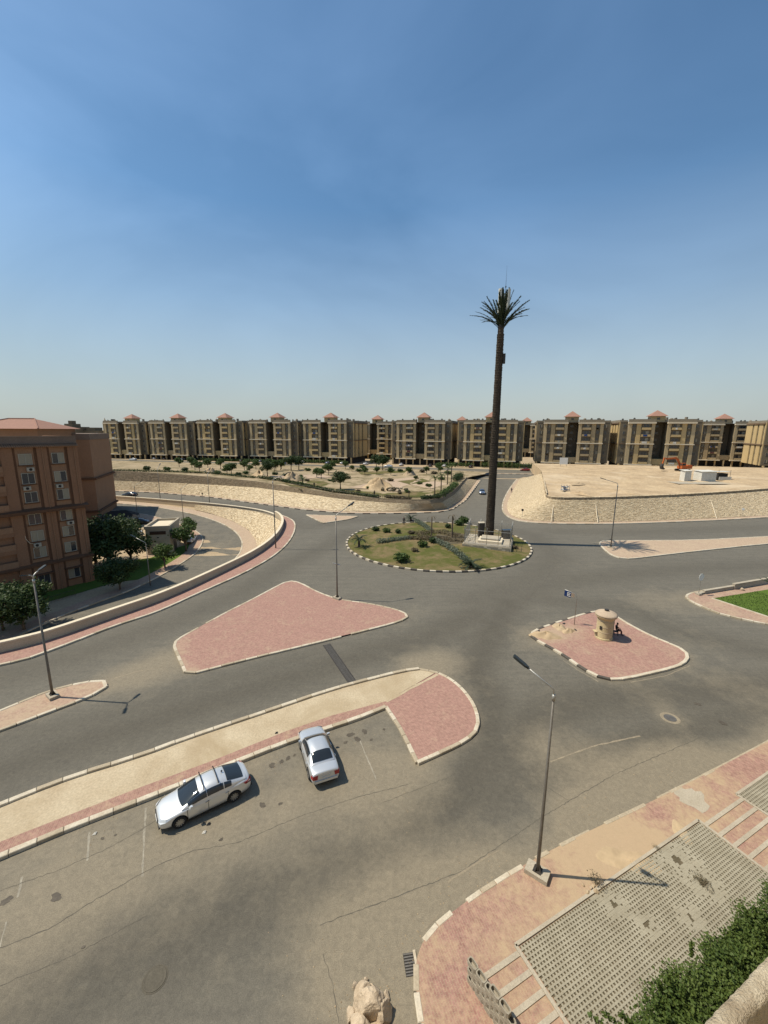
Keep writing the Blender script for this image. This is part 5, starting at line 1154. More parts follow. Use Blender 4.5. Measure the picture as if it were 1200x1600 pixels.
sand_patch((985,1350), 1.5, 1); sand_patch((1065,1305), .8, 2)
# turf pavers: joined lattice with real pockets
def turf(sa, sb2, na, nb3, name, gap_fn=None, ex=None):
    o = S(add_flat(None, 'paver_bed', [L(sa,na), L(sb2,na), L(sb2,nb3), L(sa,nb3)], .137, 'soil'))
    mb = MB(); c = .145; nx = int((sb2-sa)/c); ny = int((nb3-na)/c); rg = random.Random(4); z1 = .168; wv = .034
    for i in range(nx+1):
        for j in range(ny+1):
            s_, n_ = sa + i*c + (.5*c if j % 2 else 0), na + j*c
            if s_ > sb2: continue
            g = gap_fn(*L(s_, n_)) if gap_fn else 0
            if g > .97: continue
            dz = rg.uniform(-.006,.006) - .03*max(0, g-.6)
            # two crossing ribs form a pocketed grid (staggered bond)
            mb.obox(L(s_, n_), UU, c*.98, wv*2, .137, z1+dz, 0)
            mb.obox(L(s_ + c*.5, n_+c*.5), NN, c*.64, wv*1.9, .137, z1-.004+dz, 0)
            if g > .45 and rg.random() < g: mb.obox(L(s_, n_+c*.5), UU, c*.9, c*.7, .137, z1-.012, 0)
    p = mb.build('turf_paver', 'turf_block', o); p['kind'] = 'stuff'; return o
worn = [(G(1060,1350),.9),(G(1100,1385),.7),(G(960,1420),.5),(G(1010,1450),.45),(G(1080,1440),.5),(G(930,1398),.4)]
def wear_t(x, y):
    return max(math.exp(-((x-c[0])**2+(y-c[1])**2)/(2*r*r)) for c, r in worn) if worn else 0
turf(s0+.12, s1-.1, 2.6, n_t-.1, 'turf', wear_t)
turf(sb_+.1, sb_+9, 2.6, nb2-.05, 'turf2')
for (a, b) in ((L(s0,2.6), L(s0,n_t)), (L(s0,n_t), L(s1,n_t)), (L(s1,n_t), L(s1,2.6)), (L(sb_,2.6), L(sb_,nb2)), (L(sb_,nb2), L(sb_+9,nb2))):
    mb = MB(); av, bv = Vector(a), Vector(b); mb.obox((av+bv)/2, bv-av, (bv-av).length, .13, .12, .19); mb.build('paver_edging', 'concrete', npv)
# banded paths of pink bricks and pale strips
for (sa, sb2, nn0, nn1, k0) in ((s0-1.75, s0-.07, 2.6, n_t-.25, 0), (s1+.07, sb_-.07, 2.6, nb2-.3, 1)):
    n_ = nn1; k_ = 0
    bandm = None
    while n_ > nn0:
        if bandm is None:
            q = MB(); q.box(-(sb2-sa)/2, (sb2-sa)/2, -.09, .09, 0, .035); bandm = q.mesh('pale_band', 'concrete')
        o = link('pale_band', bandm, npv); p = L((sa+sb2)/2, n_); o.location = (p[0], p[1], .128); o.rotation_euler = (0,0,R(25.8)); n_ -= .62
# hollow concrete-block wall
wa, wb = Vector(G(733,1496,1.1)), Vector(G(803,1600,1.1)); wd = (wb-wa).normalized(); 
bw_ = T(empty('block_wall', (wa.x, wa.y, .13), math.atan2(wd.y, wd.x)), 'short unfinished wall of grey hollow concrete blocks on the near pavement', 'wall')
def hollow_block(l, wv, h, name):
    mb = MB(); l2, w2 = l/2-.006, wv/2; hole = []
    n = 12; 
    for k_ in range(n):
        a = 2*math.pi*k_/n; ca, sa = math.cos(a), math.sin(a); hole.append(((l2-.035)*(abs(ca)**.5)*(1 if ca >= 0 else -1), (w2-.03)*(abs(sa)**.7)*(1 if sa >= 0 else -1)))
    outr = [(l2*max(-1,min(1,1.35*math.cos(2*math.pi*k_/n))), w2*max(-1,min(1,1.35*math.sin(2*math.pi*k_/n)))) for k_ in range(n)]
    V = [(x,y,0) for x,y in outr] + [(x,y,h-.006) for x,y in outr] + [(x,y,h-.006) for x,y in hole] + [(x,y,.04) for x,y in hole]
    F = [(i,(i+1)%n,n+(i+1)%n,n+i) for i in range(n)] + [(n+i,n+(i+1)%n,2*n+(i+1)%n,2*n+i) for i in range(n)] + [(2*n+i,2*n+(i+1)%n,3*n+(i+1)%n,3*n+i) for i in range(n)] + [tuple(range(3*n,4*n)), tuple(range(n))[::-1]]
    mb.add(V, F); return mb.mesh(name, 'block')
hbm = hollow_block(.42, .22, .2, 'block'); rg = random.Random(2)
nblk = 9
for c in range(6):
    for i in range(nblk):
        if c == 5 and i in (0, 1, 4): continue
        if c == 4 and i == 0 : pass
        o = link('block', hbm, bw_); o.location = (.21+i*.42+(.21 if c % 2 else 0)+rg.uniform(-.008,.008), rg.uniform(-.012,.012), c*.2); o.rotation_euler = (0,0,rg.uniform(-.015,.015))
# debris at the damaged paver corner
db = T(empty('rubble_pile', (*G(925,1392), .13)), 'small pile of broken blocks and dry weeds at the grass paver corner', 'rubble')
for i in range(9): boulder(db, (rg.uniform(-.45,.45), rg.uniform(-.25,.25), .04), (rg.uniform(.06,.15), rg.uniform(.05,.12), rg.uniform(.04,.09)), 50+i, 'rock' if i % 2 else 'dirt')
shrub((*G(930,1385), .13), 'leaf_dry', .45, .5, 'dry weed tuft growing by the broken pavers', 4, 260, .12, name='weed_tuft', cat='weed')
shrub((*G(1095,1383), .14), 'leaf_dry', .55, .12, 'flat patch of dry weeds on the grass pavers', 4, 260, .12, name='weed_tuft', cat='weed')
shrub((*G(1025,1330), .14), 'leaf_dry', .25, .12, 'tiny dry weed at the top edge of the grass pavers', 4, 260, .12, name='weed_tuft', cat='weed')
# hedge below our own building
hb = T(empty('garden_hedge', (*L(14, 4.75), .13), R(25.8)), 'dense green hedge below the near building at the bottom right', 'hedge')
rs = random.Random(6); bl = []
hs0 = SN(G(960,1600))[0]
for i in range(150):
    u = -2.9 + 15.9*(i+rs.random())/150; wv = rs.uniform(-1.0, .75)*(1 if u > -2 else .6); hh = rs.uniform(.5, 1.25) - .25*abs(wv)
    bl.append((u, wv, hh, rs.uniform(.45,.8), rs.uniform(.4,.7), rs.uniform(.4,.65)))
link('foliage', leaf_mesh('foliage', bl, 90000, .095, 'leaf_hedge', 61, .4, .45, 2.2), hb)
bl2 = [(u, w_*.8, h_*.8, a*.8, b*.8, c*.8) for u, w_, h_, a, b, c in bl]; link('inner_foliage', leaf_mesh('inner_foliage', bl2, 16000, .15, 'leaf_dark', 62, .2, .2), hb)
mb = MB()
for i in range(18):
    u = -2.8+i*.85; mb.tube([(u,0,-.05),(u+rs.uniform(-.2,.2),rs.uniform(-.3,.3),.6),(u+rs.uniform(-.4,.4),rs.uniform(-.5,.5),1.2)], [.03,.022,.01], 5)
mb.build('stem', 'bark', hb)
for i in range(26):        # shoots standing above the clipped top
    u = rs.uniform(-2.6, 12.5); wv = rs.uniform(-.5,.9); b0 = Vector((u, wv, 1.25)); d = Vector((rs.uniform(-.35,.35), rs.uniform(-.2,.5), 1)).normalized()
    if i < 3: b0 = Vector((-2.7+i*.35, .5, .8)); d = Vector((-.75, .6, .62)).normalized()
    ln2 = rs.uniform(.3,.55) if i >= 3 else 1.5-.3*i
    bls = [(*(b0+d*ln2*f), .09, .09, .10) for f in np.linspace(.1,1,7)]; link('shoot', leaf_mesh('shoot', bls, 130 if i >= 3 else 300, .09, 'leaf_hedge', 70+i, .2, .1), hb)
# our building: outer wall, parapet and balcony floor
PZ = 16.2
ob = T(empty('near_building', (*L(8, WN), 0), R(25.8)), 'rough cream concrete parapet of the building at the bottom right corner', 'building')
mb = MB(); mb.box(-14, 30, -.55, -.02, -.1, 15.05); mb.build('wall', 'plaster_wall', ob)
mb = MB(); mb.box(-14, 30, -2.6, -.021, 15.053, 15.2); mb.build('balcony_floor', 'concrete', ob)
mb = MB(); mb.box(-14, 30, -3.0, -2.6, -.1, 21.5); mb.build('rear_wall', 'plaster_wall', ob)
par = bmesh.new(); pth_n = 700
rg = random.Random(9); V = []
prf = [(0,-1.15),(0.012,-.4),(0.0,-.06),(-.012,-.012),(-.035,0),(-.085,.003),(-.115,-.004),(-.128,-.03),(-.132,-1.15)]
mb = MB()
for i in range(pth_n+1):
    u = -14 + 20.0*i/pth_n if i < pth_n else 30
    for (a, b) in prf: V.append((u, a + rg.uniform(-.006,.006), PZ + b + rg.uniform(-.006,.006)))
m_ = len(prf); mb.add(V, [(i*m_+k_, (i+1)*m_+k_, (i+1)*m_+k_+1, i*m_+k_+1) for i in range(pth_n) for k_ in range(m_-1)]); mb.build('parapet', 'rough_concrete', ob, True)

# grass corner on the right with the low wall
rc = S(slab_grid('sidewalk', RCOR, .13, 'faded_paver', 1.2, {'dust': lambda Q: .0*Q[:,0]}))
kerb(rc, RCOR[2:], .95, ('kerb_white',), h=.16, w=.26)
lawn_px = [(1112,937),(1150,931),(1205,922),(1400,895),(1400,1000),(1205,968),(1160,953)]
lw = S(slab_grid('lawn', PX(lawn_px), .17, 'lawn', .8))
mb = MB(); ed = PX([(1112,937),(1160,953),(1205,968),(1400,1000)])
for a, b in zip(ed, ed[1:]): av, bv = Vector(a), Vector(b); mb.obox((av+bv)/2, bv-av, (bv-av).length, .16, .12, .24)
mb.build('lawn_edging', 'kerb_white', lw)
gq = MB(); rg = random.Random(3); A_ = np.array(PX(lawn_px))
xs, ys = A_[:,0], A_[:,1]
for _ in range(9000):
    x, y = rg.uniform(xs.min(), G(1215,950)[0]+2), rg.uniform(ys.min(), ys.max())
    if not inside(np.array([[x,y]]), A_)[0]: continue
    a = rg.uniform(0,6.28); hh = rg.uniform(.05,.13); gq.add([(x-.03*math.cos(a),y-.03*math.sin(a),.17),(x+.03*math.cos(a),y+.03*math.sin(a),.17),(x+rg.uniform(-.05,.05),y+rg.uniform(-.05,.05),.17+hh)], [(0,1,2)], 0)
o = S(gq.build('grass_blade', 'leaf', lw), 'stuff')
lwall = T(empty('low_wall', (*G(1150,917), 0)), 'low stepped concrete wall between the right road and the lawn', 'wall')
o0 = Vector(G(1150,917))
for (pa, pb, h) in (((1088,931),(1100,928.5),.28),((1099,929),(1147,921),.50),((1145,922),(1205,911.5),.80),((1205,911.5),(1400,880),.85)):
    a, b = Vector(G(*pa)), Vector(G(*pb)); mb = MB(); mb.obox((a+b)/2-o0, b-a, (b-a).length+.02, .3, .05, h); q = mb.build('wall_section', 'concrete', lwall)
    mb = MB(); mb.obox((a+b)/2-o0, b-a, (b-a).length+.06, .38, h+.003, h+.08); mb.build('coping', 'concrete', q)
boulder(T(empty('loose_stone', (*G(1160,924), .13)), 'loose pale stone on the pavement beside the low wall', 'stone'), (0,0,.15), (.28,.25,.2), 33)
palm((*G(1214,940), .17), 1.1, frond_set(8, 2.6, .5, 1.0, 400, .55, 1.35, .8, 'palm_leaf', 34, .05), 'young palm on the lawn at the right frame edge', .2, 'young_palm', 'tree', None, 1, 3, 2)

# ================================================================== CARS
def patch(c00, c10, c01, c11, u0=0, u1=1, v0=0, v1=1, n=6, bulge=0.0, off=0.0):
    c00, c10, c01, c11 = map(Vector, (c00, c10, c01, c11)); nm = (c10-c00).cross(c01-c00).normalized(); V = []
    for j in range(n+1):
        for i in range(n+1):
            u = u0+(u1-u0)*i/n; v = v0+(v1-v0)*j/n
            p = (c00*(1-u)+c10*u)*(1-v) + (c01*(1-u)+c11*u)*v
            V.append(tuple(p + nm*(off + bulge*(4*u*(1-u)))))
    return V, [(j*(n+1)+i, j*(n+1)+i+1, (j+1)*(n+1)+i+1, (j+1)*(n+1)+i) for j in range(n) for i in range(n)]
WH = {}
def wheel_mesh(r, w_):
    if (r, w_) in WH: return WH[(r, w_)]
    def ring(prof, n=28):
        mb = MB(); v = [(rr*math.cos(2*math.pi*k_/n), y, rr*math.sin(2*math.pi*k_/n)) for rr, y in prof for k_ in range(n)]
        mb.add(v, [(i*n+k_, i*n+(k_+1)%n, (i+1)*n+(k_+1)%n, (i+1)*n+k_) for i in range(len(prof)-1) for k_ in range(n)]); return mb
    ty = ring([(r*.66,-w_/2),(r*.9,-w_/2),(r,-w_*.36),(r,w_*.36),(r*.9,w_/2),(r*.66,w_/2),(r*.66,-w_/2)])
    rim = ring([(r*.67,w_*.5),(r*.62,w_*.47),(r*.58,w_*.2),(r*.1,w_*.2),(.001,w_*.2)])
    sp = MB()
    for k_ in range(10):
        a = 2*math.pi*k_/10; ca, sa = math.cos(a), math.sin(a); t_ = .026
        sp.add([(ca*r*.12-sa*t_, w_*.44, sa*r*.12+ca*t_),(ca*r*.12+sa*t_, w_*.44, sa*r*.12-ca*t_),(ca*r*.64+sa*t_*1.2, w_*.48, sa*r*.64-ca*t_*1.2),(ca*r*.64-sa*t_*1.2, w_*.48, sa*r*.64+ca*t_*1.2),
                (ca*r*.12-sa*t_, w_*.3, sa*r*.12+ca*t_),(ca*r*.12+sa*t_, w_*.3, sa*r*.12-ca*t_),(ca*r*.64+sa*t_*1.2, w_*.3, sa*r*.64-ca*t_*1.2),(ca*r*.64-sa*t_*1.2, w_*.3, sa*r*.64+ca*t_*1.2)], [(0,1,2,3),(0,4,5,1),(1,5,6,2),(2,6,7,3),(3,7,4,0)])
    n = 14; sp.add([(r*.16*math.cos(2*math.pi*k_/n), w_*.47, r*.16*math.sin(2*math.pi*k_/n)) for k_ in range(n)], [tuple(range(n))])
    WH[(r, w_)] = (ty.mesh('tyre','rubber',True), rim.mesh('rim','dark_steel',True), sp.mesh('spokes','alloy')); return WH[(r, w_)]
def sedan(loc, rz, paint, label, Ln=4.6, Wd=1.8, Ht=1.47, old=False, detail=True, rails=False, group=None, name='parked_car'):
    t = T(empty(name, loc, rz), label, 'car', group)
    kx_, ky_, kz_ = Ln/4.6, Wd/1.82, Ht/1.47
    if not old:
        st = [(2.29,.50,.32,.50,.58),(2.24,.68,.24,.60,.67),(2.08,.80,.19,.68,.77),(1.75,.87,.18,.75,.86),(1.35,.90,.18,.81,.92),(.95,.905,.18,.87,.985),(.4,.91,.18,.90,.97),(-.4,.91,.18,.92,.97),(-1.1,.91,.18,.945,1.0),(-1.55,.90,.19,.955,1.06),(-1.95,.87,.24,.95,1.085),(-2.18,.80,.30,.90,1.06),(-2.27,.72,.36,.82,.98),(-2.30,.60,.42,.70,.82)]
        A=(1.20,.75,.935); B=(.26,.59,1.38); C=(-.35,.60,1.455); D=(-1.12,.56,1.37); E_=(-2.0,.62,1.08); bl_=(1.1,.865,.89); bm_=(-.02,.88,.92); br_=(-1.02,.875,.95); be_=(-1.92,.80,1.01)
    else:
        st = [(2.27,.60,.34,.52,.62),(2.22,.74,.26,.62,.70),(2.05,.83,.20,.70,.79),(1.7,.87,.19,.77,.87),(1.35,.885,.18,.82,.92),(1.0,.89,.18,.87,.97),(.4,.895,.18,.90,.96),(-.4,.895,.18,.92,.97),(-1.1,.895,.18,.94,1.0),(-1.5,.89,.19,.95,1.03),(-1.95,.87,.23,.95,1.03),(-2.2,.83,.28,.93,1.0),(-2.27,.80,.33,.86,.95),(-2.30,.72,.38,.66,.74)]
        A=(1.0,.74,.955); B=(.35,.61,1.38); C=(-.3,.615,1.46); D=(-.95,.60,1.42); E_=(-1.5,.66,1.035); bl_=(.95,.845,.91); bm_=(0,.86,.93); br_=(-.98,.855,.95); be_=(-1.5,.80,.99)
    sc = lambda p: (p[0]*kx_, p[1]*ky_, p[2]*kz_)
    ring = []
    for (x, w_, zb, zs, zt) in st:
        half = [(0,zb),(w_*.55,zb),(w_*.88,zb+.01),(w_*.985,zb+.10),(w_,(zb+zs)*.5),(w_*.985,zs-.06),(w_*.93,zs+.005),(w_*.74,zs+(zt-zs)*.62),(w_*.38,zt-.006),(0,zt)]
        full_ = half + [(-y, z) for y, z in half[-2:0:-1]]
        ring.append([sc((x, y, z)) for y, z in full_])
    n = len(ring[0]); mb = MB(); mb.add([p for r_ in ring for p in r_], [(i*n+k_, i*n+(k_+1)%n, (i+1)*n+(k_+1)%n, (i+1)*n+k_) for i in range(len(ring)-1) for k_ in range(n)] + [tuple(range(n))[::-1], tuple(range((len(ring)-1)*n, len(ring)*n))])
    me = mb.mesh('body', paint, True); bo = link('body', me, t)
    wr, ww = .325*kz_ if detail else .32, .215
    wx = (1.36*kx_, -1.32*kx_)
    if detail:
        ss = bo.modifiers.new('s','SUBSURF'); ss.levels = 2; ss.render_levels = 2
        cut = MB()
        for x in wx:
            for s in (-1, 1):
                nn_ = 24; y0, y1 = s*.55*ky_, s*1.2*ky_
                v = [(x+(wr+.065)*math.cos(2*math.pi*k_/nn_), y, wr+.01+(wr+.065)*math.sin(2*math.pi*k_/nn_)) for y in (y0, y1) for k_ in range(nn_)]
                f = [(k_,(k_+1)%nn_,nn_+(k_+1)%nn_,nn_+k_) for k_ in range(nn_)] + [tuple(range(nn_))[::-1], tuple(range(nn_,2*nn_))]
                if s > 0: f = [q[::-1] for q in f]
                cut.add(v, f)
        cme = cut.mesh('cutter', 'plastic_black'); co = link('cutter', cme); co.parent = t
        bm2 = bmesh.new(); bm2.from_mesh(cme); bmesh.ops.recalc_face_normals(bm2, faces=bm2.faces); bm2.to_mesh(cme); bm2.free()
        bm2 = bmesh.new(); bm2.from_mesh(me); bmesh.ops.recalc_face_normals(bm2, faces=bm2.faces); bm2.to_mesh(me); bm2.free()
        bo.data.materials.append(MATS['plastic_black'])
        b_ = bo.modifiers.new('b','BOOLEAN'); b_.object = co; b_.operation = 'DIFFERENCE'; b_.solver = 'EXACT'
        bpy.context.view_layer.update(); dg_ = bpy.context.evaluated_depsgraph_get(); ev = bpy.data.meshes.new_from_object(bo.evaluated_get(dg_)); bo.modifiers.clear(); bo.data = ev; bpy.data.objects.remove(co)
        smooth_mesh(ev, 40)
    # cabin: smooth superelliptic greenhouse; panes are strips of the same surface set just proud of it
    if not old: prf_ = [(1.22,.93),(.78,1.16),(.32,1.355),(0.0,1.43),(-.38,1.455),(-.78,1.43),(-1.2,1.33),(-1.65,1.175),(-2.02,1.06)]; bel = [(1.22,.905),(0,.93),(-1.0,.955),(-2.02,1.02)]; wid = [(1.22,.80),(.6,.86),(-.5,.875),(-1.3,.85),(-2.02,.74)]
    else: prf_ = [(1.02,.955),(.72,1.16),(.42,1.345),(.1,1.43),(-.3,1.458),(-.72,1.435),(-1.02,1.36),(-1.32,1.17),(-1.55,1.02)]; bel = [(1.02,.925),(0,.94),(-1.0,.955),(-1.55,.99)]; wid = [(1.02,.80),(.5,.845),(-.5,.855),(-1.1,.84),(-1.55,.78)]
    def ipol(tab, x):
        xs = [p[0] for p in tab][::-1]; ys = [p[1] for p in tab][::-1]; return float(np.interp(x, xs, ys))
    pf_ = chaikin(prf_, 2)
    xf_, xr_ = prf_[0][0], prf_[-1][0]
    def cab(u, v):
        x = xf_ + (xr_-xf_)*u; zb = ipol(bel, x)-.03; h = max(zb+.01, ipol(pf_, x)); wb = ipol(wid, x); t_ = math.pi*v; c_, s_ = math.cos(t_), max(0.0, math.sin(t_)); e = .62
        z = zb + (h-zb)*s_**e; y = wb*math.copysign(abs(c_)**e, c_)*(1 - .46*max(0, z-zb))
        bow = .10*(1-min(1, abs(y)/wb)**2)*(1 if u < .35 else (-.6 if u > .65 else 0))*(min(1, abs(u-.5)*2))     # bowed screens
        return Vector(sc((x+bow, y, z)))
    def cgrid(u0, u1, v0, v1, nu, nv, off):
        V = []
        for i in range(nu+1):
            for j in range(nv+1):
                u = u0+(u1-u0)*i/nu; v = v0+(v1-v0)*j/nv; p = cab(u, v)
                if off:
                    d1 = cab(min(1,u+.01), v)-cab(max(0,u-.01), v); d2 = cab(u, min(1,v+.01))-cab(u, max(0,v-.01)); nm = d1.cross(d2); nm = nm.normalized() if nm.length > 1e-9 else Vector((0,0,1))
                    p = p + nm*off
                V.append(tuple(p))
        return V, [(i*(nv+1)+j, (i+1)*(nv+1)+j, (i+1)*(nv+1)+j+1, i*(nv+1)+j+1) for i in range(nu) for j in range(nv)]
    x_mid = (xf_+xr_)*.5*kx_
    q_ = (30, 30) if detail else (14, 14)
    mb = MB(); mb.add(*cgrid(0, 1, 0, 1, q_[0], q_[1], 0)); cb = mb.build('cabin', paint, t, True)
    def pane(u0, u1, v0, v1, nm):
        mb = MB(); mb.add(*cgrid(u0, u1, v0, v1, 16, 16, .022)); mb.build(nm, 'glass', t, True)
    pane(.025, .285, .225, .775, 'windshield'); pane(.70 if not old else .745, .955, .235, .765, 'rear_window')
    for (v0, v1) in ((.035, .205), (.795, .965)):
        pane(.10, .375, v0, v1, 'side_window'); pane(.385, .635, v0, v1, 'side_window'); pane(.65, .76 if not old else .72, v0, v1, 'quarter_window')
    ty, rim, spk = wheel_mesh(wr, ww)
    for x in wx:
        for s in (-1, 1):
            w_ = empty('wheel', (x, s*.80*ky_, wr)); w_.parent = t; w_.rotation_euler = (0,0,0 if s > 0 else math.pi)
            link('tyre', ty, w_); 
            if detail: link('rim', rim, w_); link('spokes', spk, w_)
            else: link('rim', rim, w_)
    def bx(x0, x1, y0, y1, z0, z1, nm, mat, both=False, parent=None):
        for s in ((1, -1) if both else (1,)):
            mb = MB(); mb.box(min(x0,x1)*kx_, max(x0,x1)*kx_, min(s*y0,s*y1)*ky_, max(s*y0,s*y1)*ky_, z0*kz_, z1*kz_); mb.build(nm, mat, parent or t)
    def wrap(pts, nm, mat, both=True):    # polygon panel given in 3d, both sides
        for s in ((1, -1) if both else (1,)):
            P = [sc((p[0], s*p[1], p[2])) for p in pts]; mb = MB(); mb.add(P, [tuple(range(len(P)))] ); mb.build(nm, mat, t)
    if old:
        wrap([(-2.30,.50,.87),(-2.285,.80,.86),(-2.29,.81,.62),(-2.325,.54,.63)], 'tail_light', 'tail_red'); wrap([(-2.285,.80,.86),(-2.08,.885,.88),(-2.08,.895,.66),(-2.29,.81,.62)], 'tail_light', 'tail_red')
        bx(-2.315,-2.29,-.26,.26,.60,.72,'number_plate','plate_white'); bx(-2.30,-2.24,-.3,.3,.80,.825,'trunk_trim','chrome'); bx(-2.35,-2.2,-.70,.70,.40,.54,'bumper',paint); bx(-2.33,-2.2,-.55,.55,.30,.40,'bumper_insert','plastic_black')
        bx(2.2,2.29,-.35,.35,.52,.64,'grille','plastic_black')
    else:
        wrap([(-2.24,.54,.95),(-2.13,.845,.93),(-1.85,.912,.92),(-1.95,.912,.80),(-2.25,.80,.76),(-2.31,.62,.80)], 'tail_light', 'tail_red')
        bx(-2.315,-2.28,-.26,.26,.66,.78,'number_plate','plate_white'); bx(-2.33,-2.15,-.66,.66,.36,.48,'bumper_insert','plastic_black')
        bx(2.25,2.31,-.40,.40,.46,.60,'grille','plastic_black'); bx(2.26,2.33,-.26,.26,.34,.44,'number_plate','plate_white'); bx(2.22,2.3,-.62,.62,.24,.32,'lower_intake','plastic_black')
    wrap([(2.20,.50,.715),(1.95,.79,.785),(1.70,.895,.765),(1.98,.875,.66),(2.215,.735,.59),(2.275,.55,.61)], 'headlight', 'headlight')
    if detail:
        for s in (1, -1):
            mb = MB(); P = [(.78,.88,.93),(.90,.88,.95),(.92,1.05,.99),(.78,1.06,1.0),(.76,1.05,.92),(.90,1.04,.92)]; V = [sc((x,s*y,z)) for x,y,z in ((.74,.86,.93),(.90,.86,.93),(.88,1.04,.92),(.74,1.05,.92),(.74,.88,1.03),(.85,.88,1.02),(.83,1.03,1.05),(.73,1.04,1.05))]
            mb.add(V, [(0,1,2,3),(4,5,6,7),(0,1,5,4),(1,2,6,5),(2,3,7,6),(3,0,4,7)]); mb.build('wing_mirror', paint, t)
        for x in (.12, -.88): bx(x, x-.2, .905, .935, .80, .83, 'door_handle', 'chrome' if not old else paint, True)
        # shut lines
        for x in (.98, -.02, -1.02):
            wrap([(x+.012,.916,.30),(x+.012,.910,.88),(x-.012,.910,.88),(x-.012,.916,.30)], 'shut_line', 'plastic_black')
        bx(.95,-.95,.885,.915,.19,.24,'sill_trim','plastic_black',True)
        if rails:
            for x in (.10, -.62):
                mb = MB(); zz = 1.505*kz_; mb.tube([sc((x,-.66,1.40)), sc((x,-.60,1.50)), (x*kx_,0,1.545*kz_), sc((x,.60,1.50)), sc((x,.66,1.40))], .026, 6); mb.build('roof_bar', 'plastic_black', t)
            mb = MB(); mb.box(-.98*kx_,-.9*kx_,-.02,.02,1.43*kz_,1.52*kz_); mb.build('roof_antenna','plastic_black',t)
        else:
            mb = MB(); mb.tube([sc((.42,.45,.99)),sc((.95,.05,.985))], .008, 4); mb.build('wiper','plastic_black',t)
    return t
hd = Vector((-2.30,-1.60)).normalized(); mid = Vector((-9.23,18.58)); lft_ = Vector((-hd.y, hd.x))
c1 = mid - lft_*.80
sedan((c1.x, c1.y, 0), math.atan2(hd.y, hd.x), 'silver_paint', 'silver sedan with black roof bars parked along the kerb', 4.65, 1.82, 1.47, rails=True)
h2 = Vector((-.387,.922)); c2 = Vector((-3.2,20.3)) + h2*2.15
sedan((c2.x, c2.y, 0), math.atan2(h2.y, h2.x), 'silver_grey_paint', 'older silver sedan parked nose-in against the kerb, rear facing the viewer', 4.3, 1.72, 1.46, old=True)
# distant cars
def fcar(px, py, z, az, paint, lab, name='parked_car', group=None, src=[]):
    p = G(px, py, z); sedan((p[0], p[1], z), R(az), paint, lab, 4.5, 1.8, 1.5, old=(px % 2 == 0), detail=False, name=name, group=group)
fcar(203,776,0,172,'black_paint','black car driving on the upper left road','moving_car')
p = G(753,771); z = ramp_z(p[1]); p = G(753,771,z); sedan((p[0],p[1],ramp_z(p[1])+.01), R(-100), 'blue_paint', 'pale blue-grey car coming down the side road beside the park', 4.5, 1.8, 1.5, detail=False, name='moving_car')
fcar(762,744,1.5,170,'black_paint','dark car turning at the far junction behind the mast','moving_car')

# ================================================================== WINDOWS (shared meshes)
def window_meshes(w_, h_, fr='frame_white', gl='window_glass', fd=.10):
    f = MB(); t_ = .07; f.box(-w_/2,w_/2,-fd,0,0,t_); f.box(-w_/2,w_/2,-fd,0,h_-t_,h_); f.box(-w_/2,-w_/2+t_,-fd,0,t_,h_-t_); f.box(w_/2-t_,w_/2,-fd,0,t_,h_-t_); f.box(-.03,.03,-fd+.01,0,t_,h_-t_)
    p1 = MB(); p1.box(-w_/2+t_,-.03,-.05,-.005,t_,h_-t_); p2 = MB(); p2.box(.03,w_/2-t_,-.045,-.005,t_,h_-t_)
    return f.mesh('frame', fr), p1.mesh('pane', gl), p2.mesh('pane', gl), p1.mesh('pane', 'curtain'), p2.mesh('pane', 'curtain')
# ------------------------------------------------------------------ left apartment building
rot_e = lambda o, a: setattr(o, 'rotation_euler', (0,0,a))
LA, LB = Vector((-52.6,56.0)), Vector((-46.8,64.0)); fd_ = (LB-LA).normalized(); FW = (LB-LA).length
GZ = -4.2
lbd = T(empty('apartment_building', (LA.x, LA.y, GZ), math.atan2(fd_.y, fd_.x)), 'brown apartment block with balconies and a tiled hipped roof at the left edge', 'building')
# local frame: x along the face (0..FW towards the far corner), -y out of the face
EZ, PZ2, B1, B2 = 21.6, 23.0, 12.7, 4.6         # eave, parapet, belts (above local ground)
wins = window_meshes(1.5, 1.55, 'frame_white', 'window_glass')
cols = [(3.55, 1.15), (7.35, 1.15)]
segs = [(-14, -1.6), (1.1, 2.35), (4.75, 6.15), (8.55, FW)]
mb = MB(); mb.box(-14, FW-.004, .32, 14, -.2, EZ); mb.build('core_wall', 'brown_wall', lbd)
for (a, b) in ((1.0, 2.2), (4.9, 6.0), (8.7, FW)):
    pass
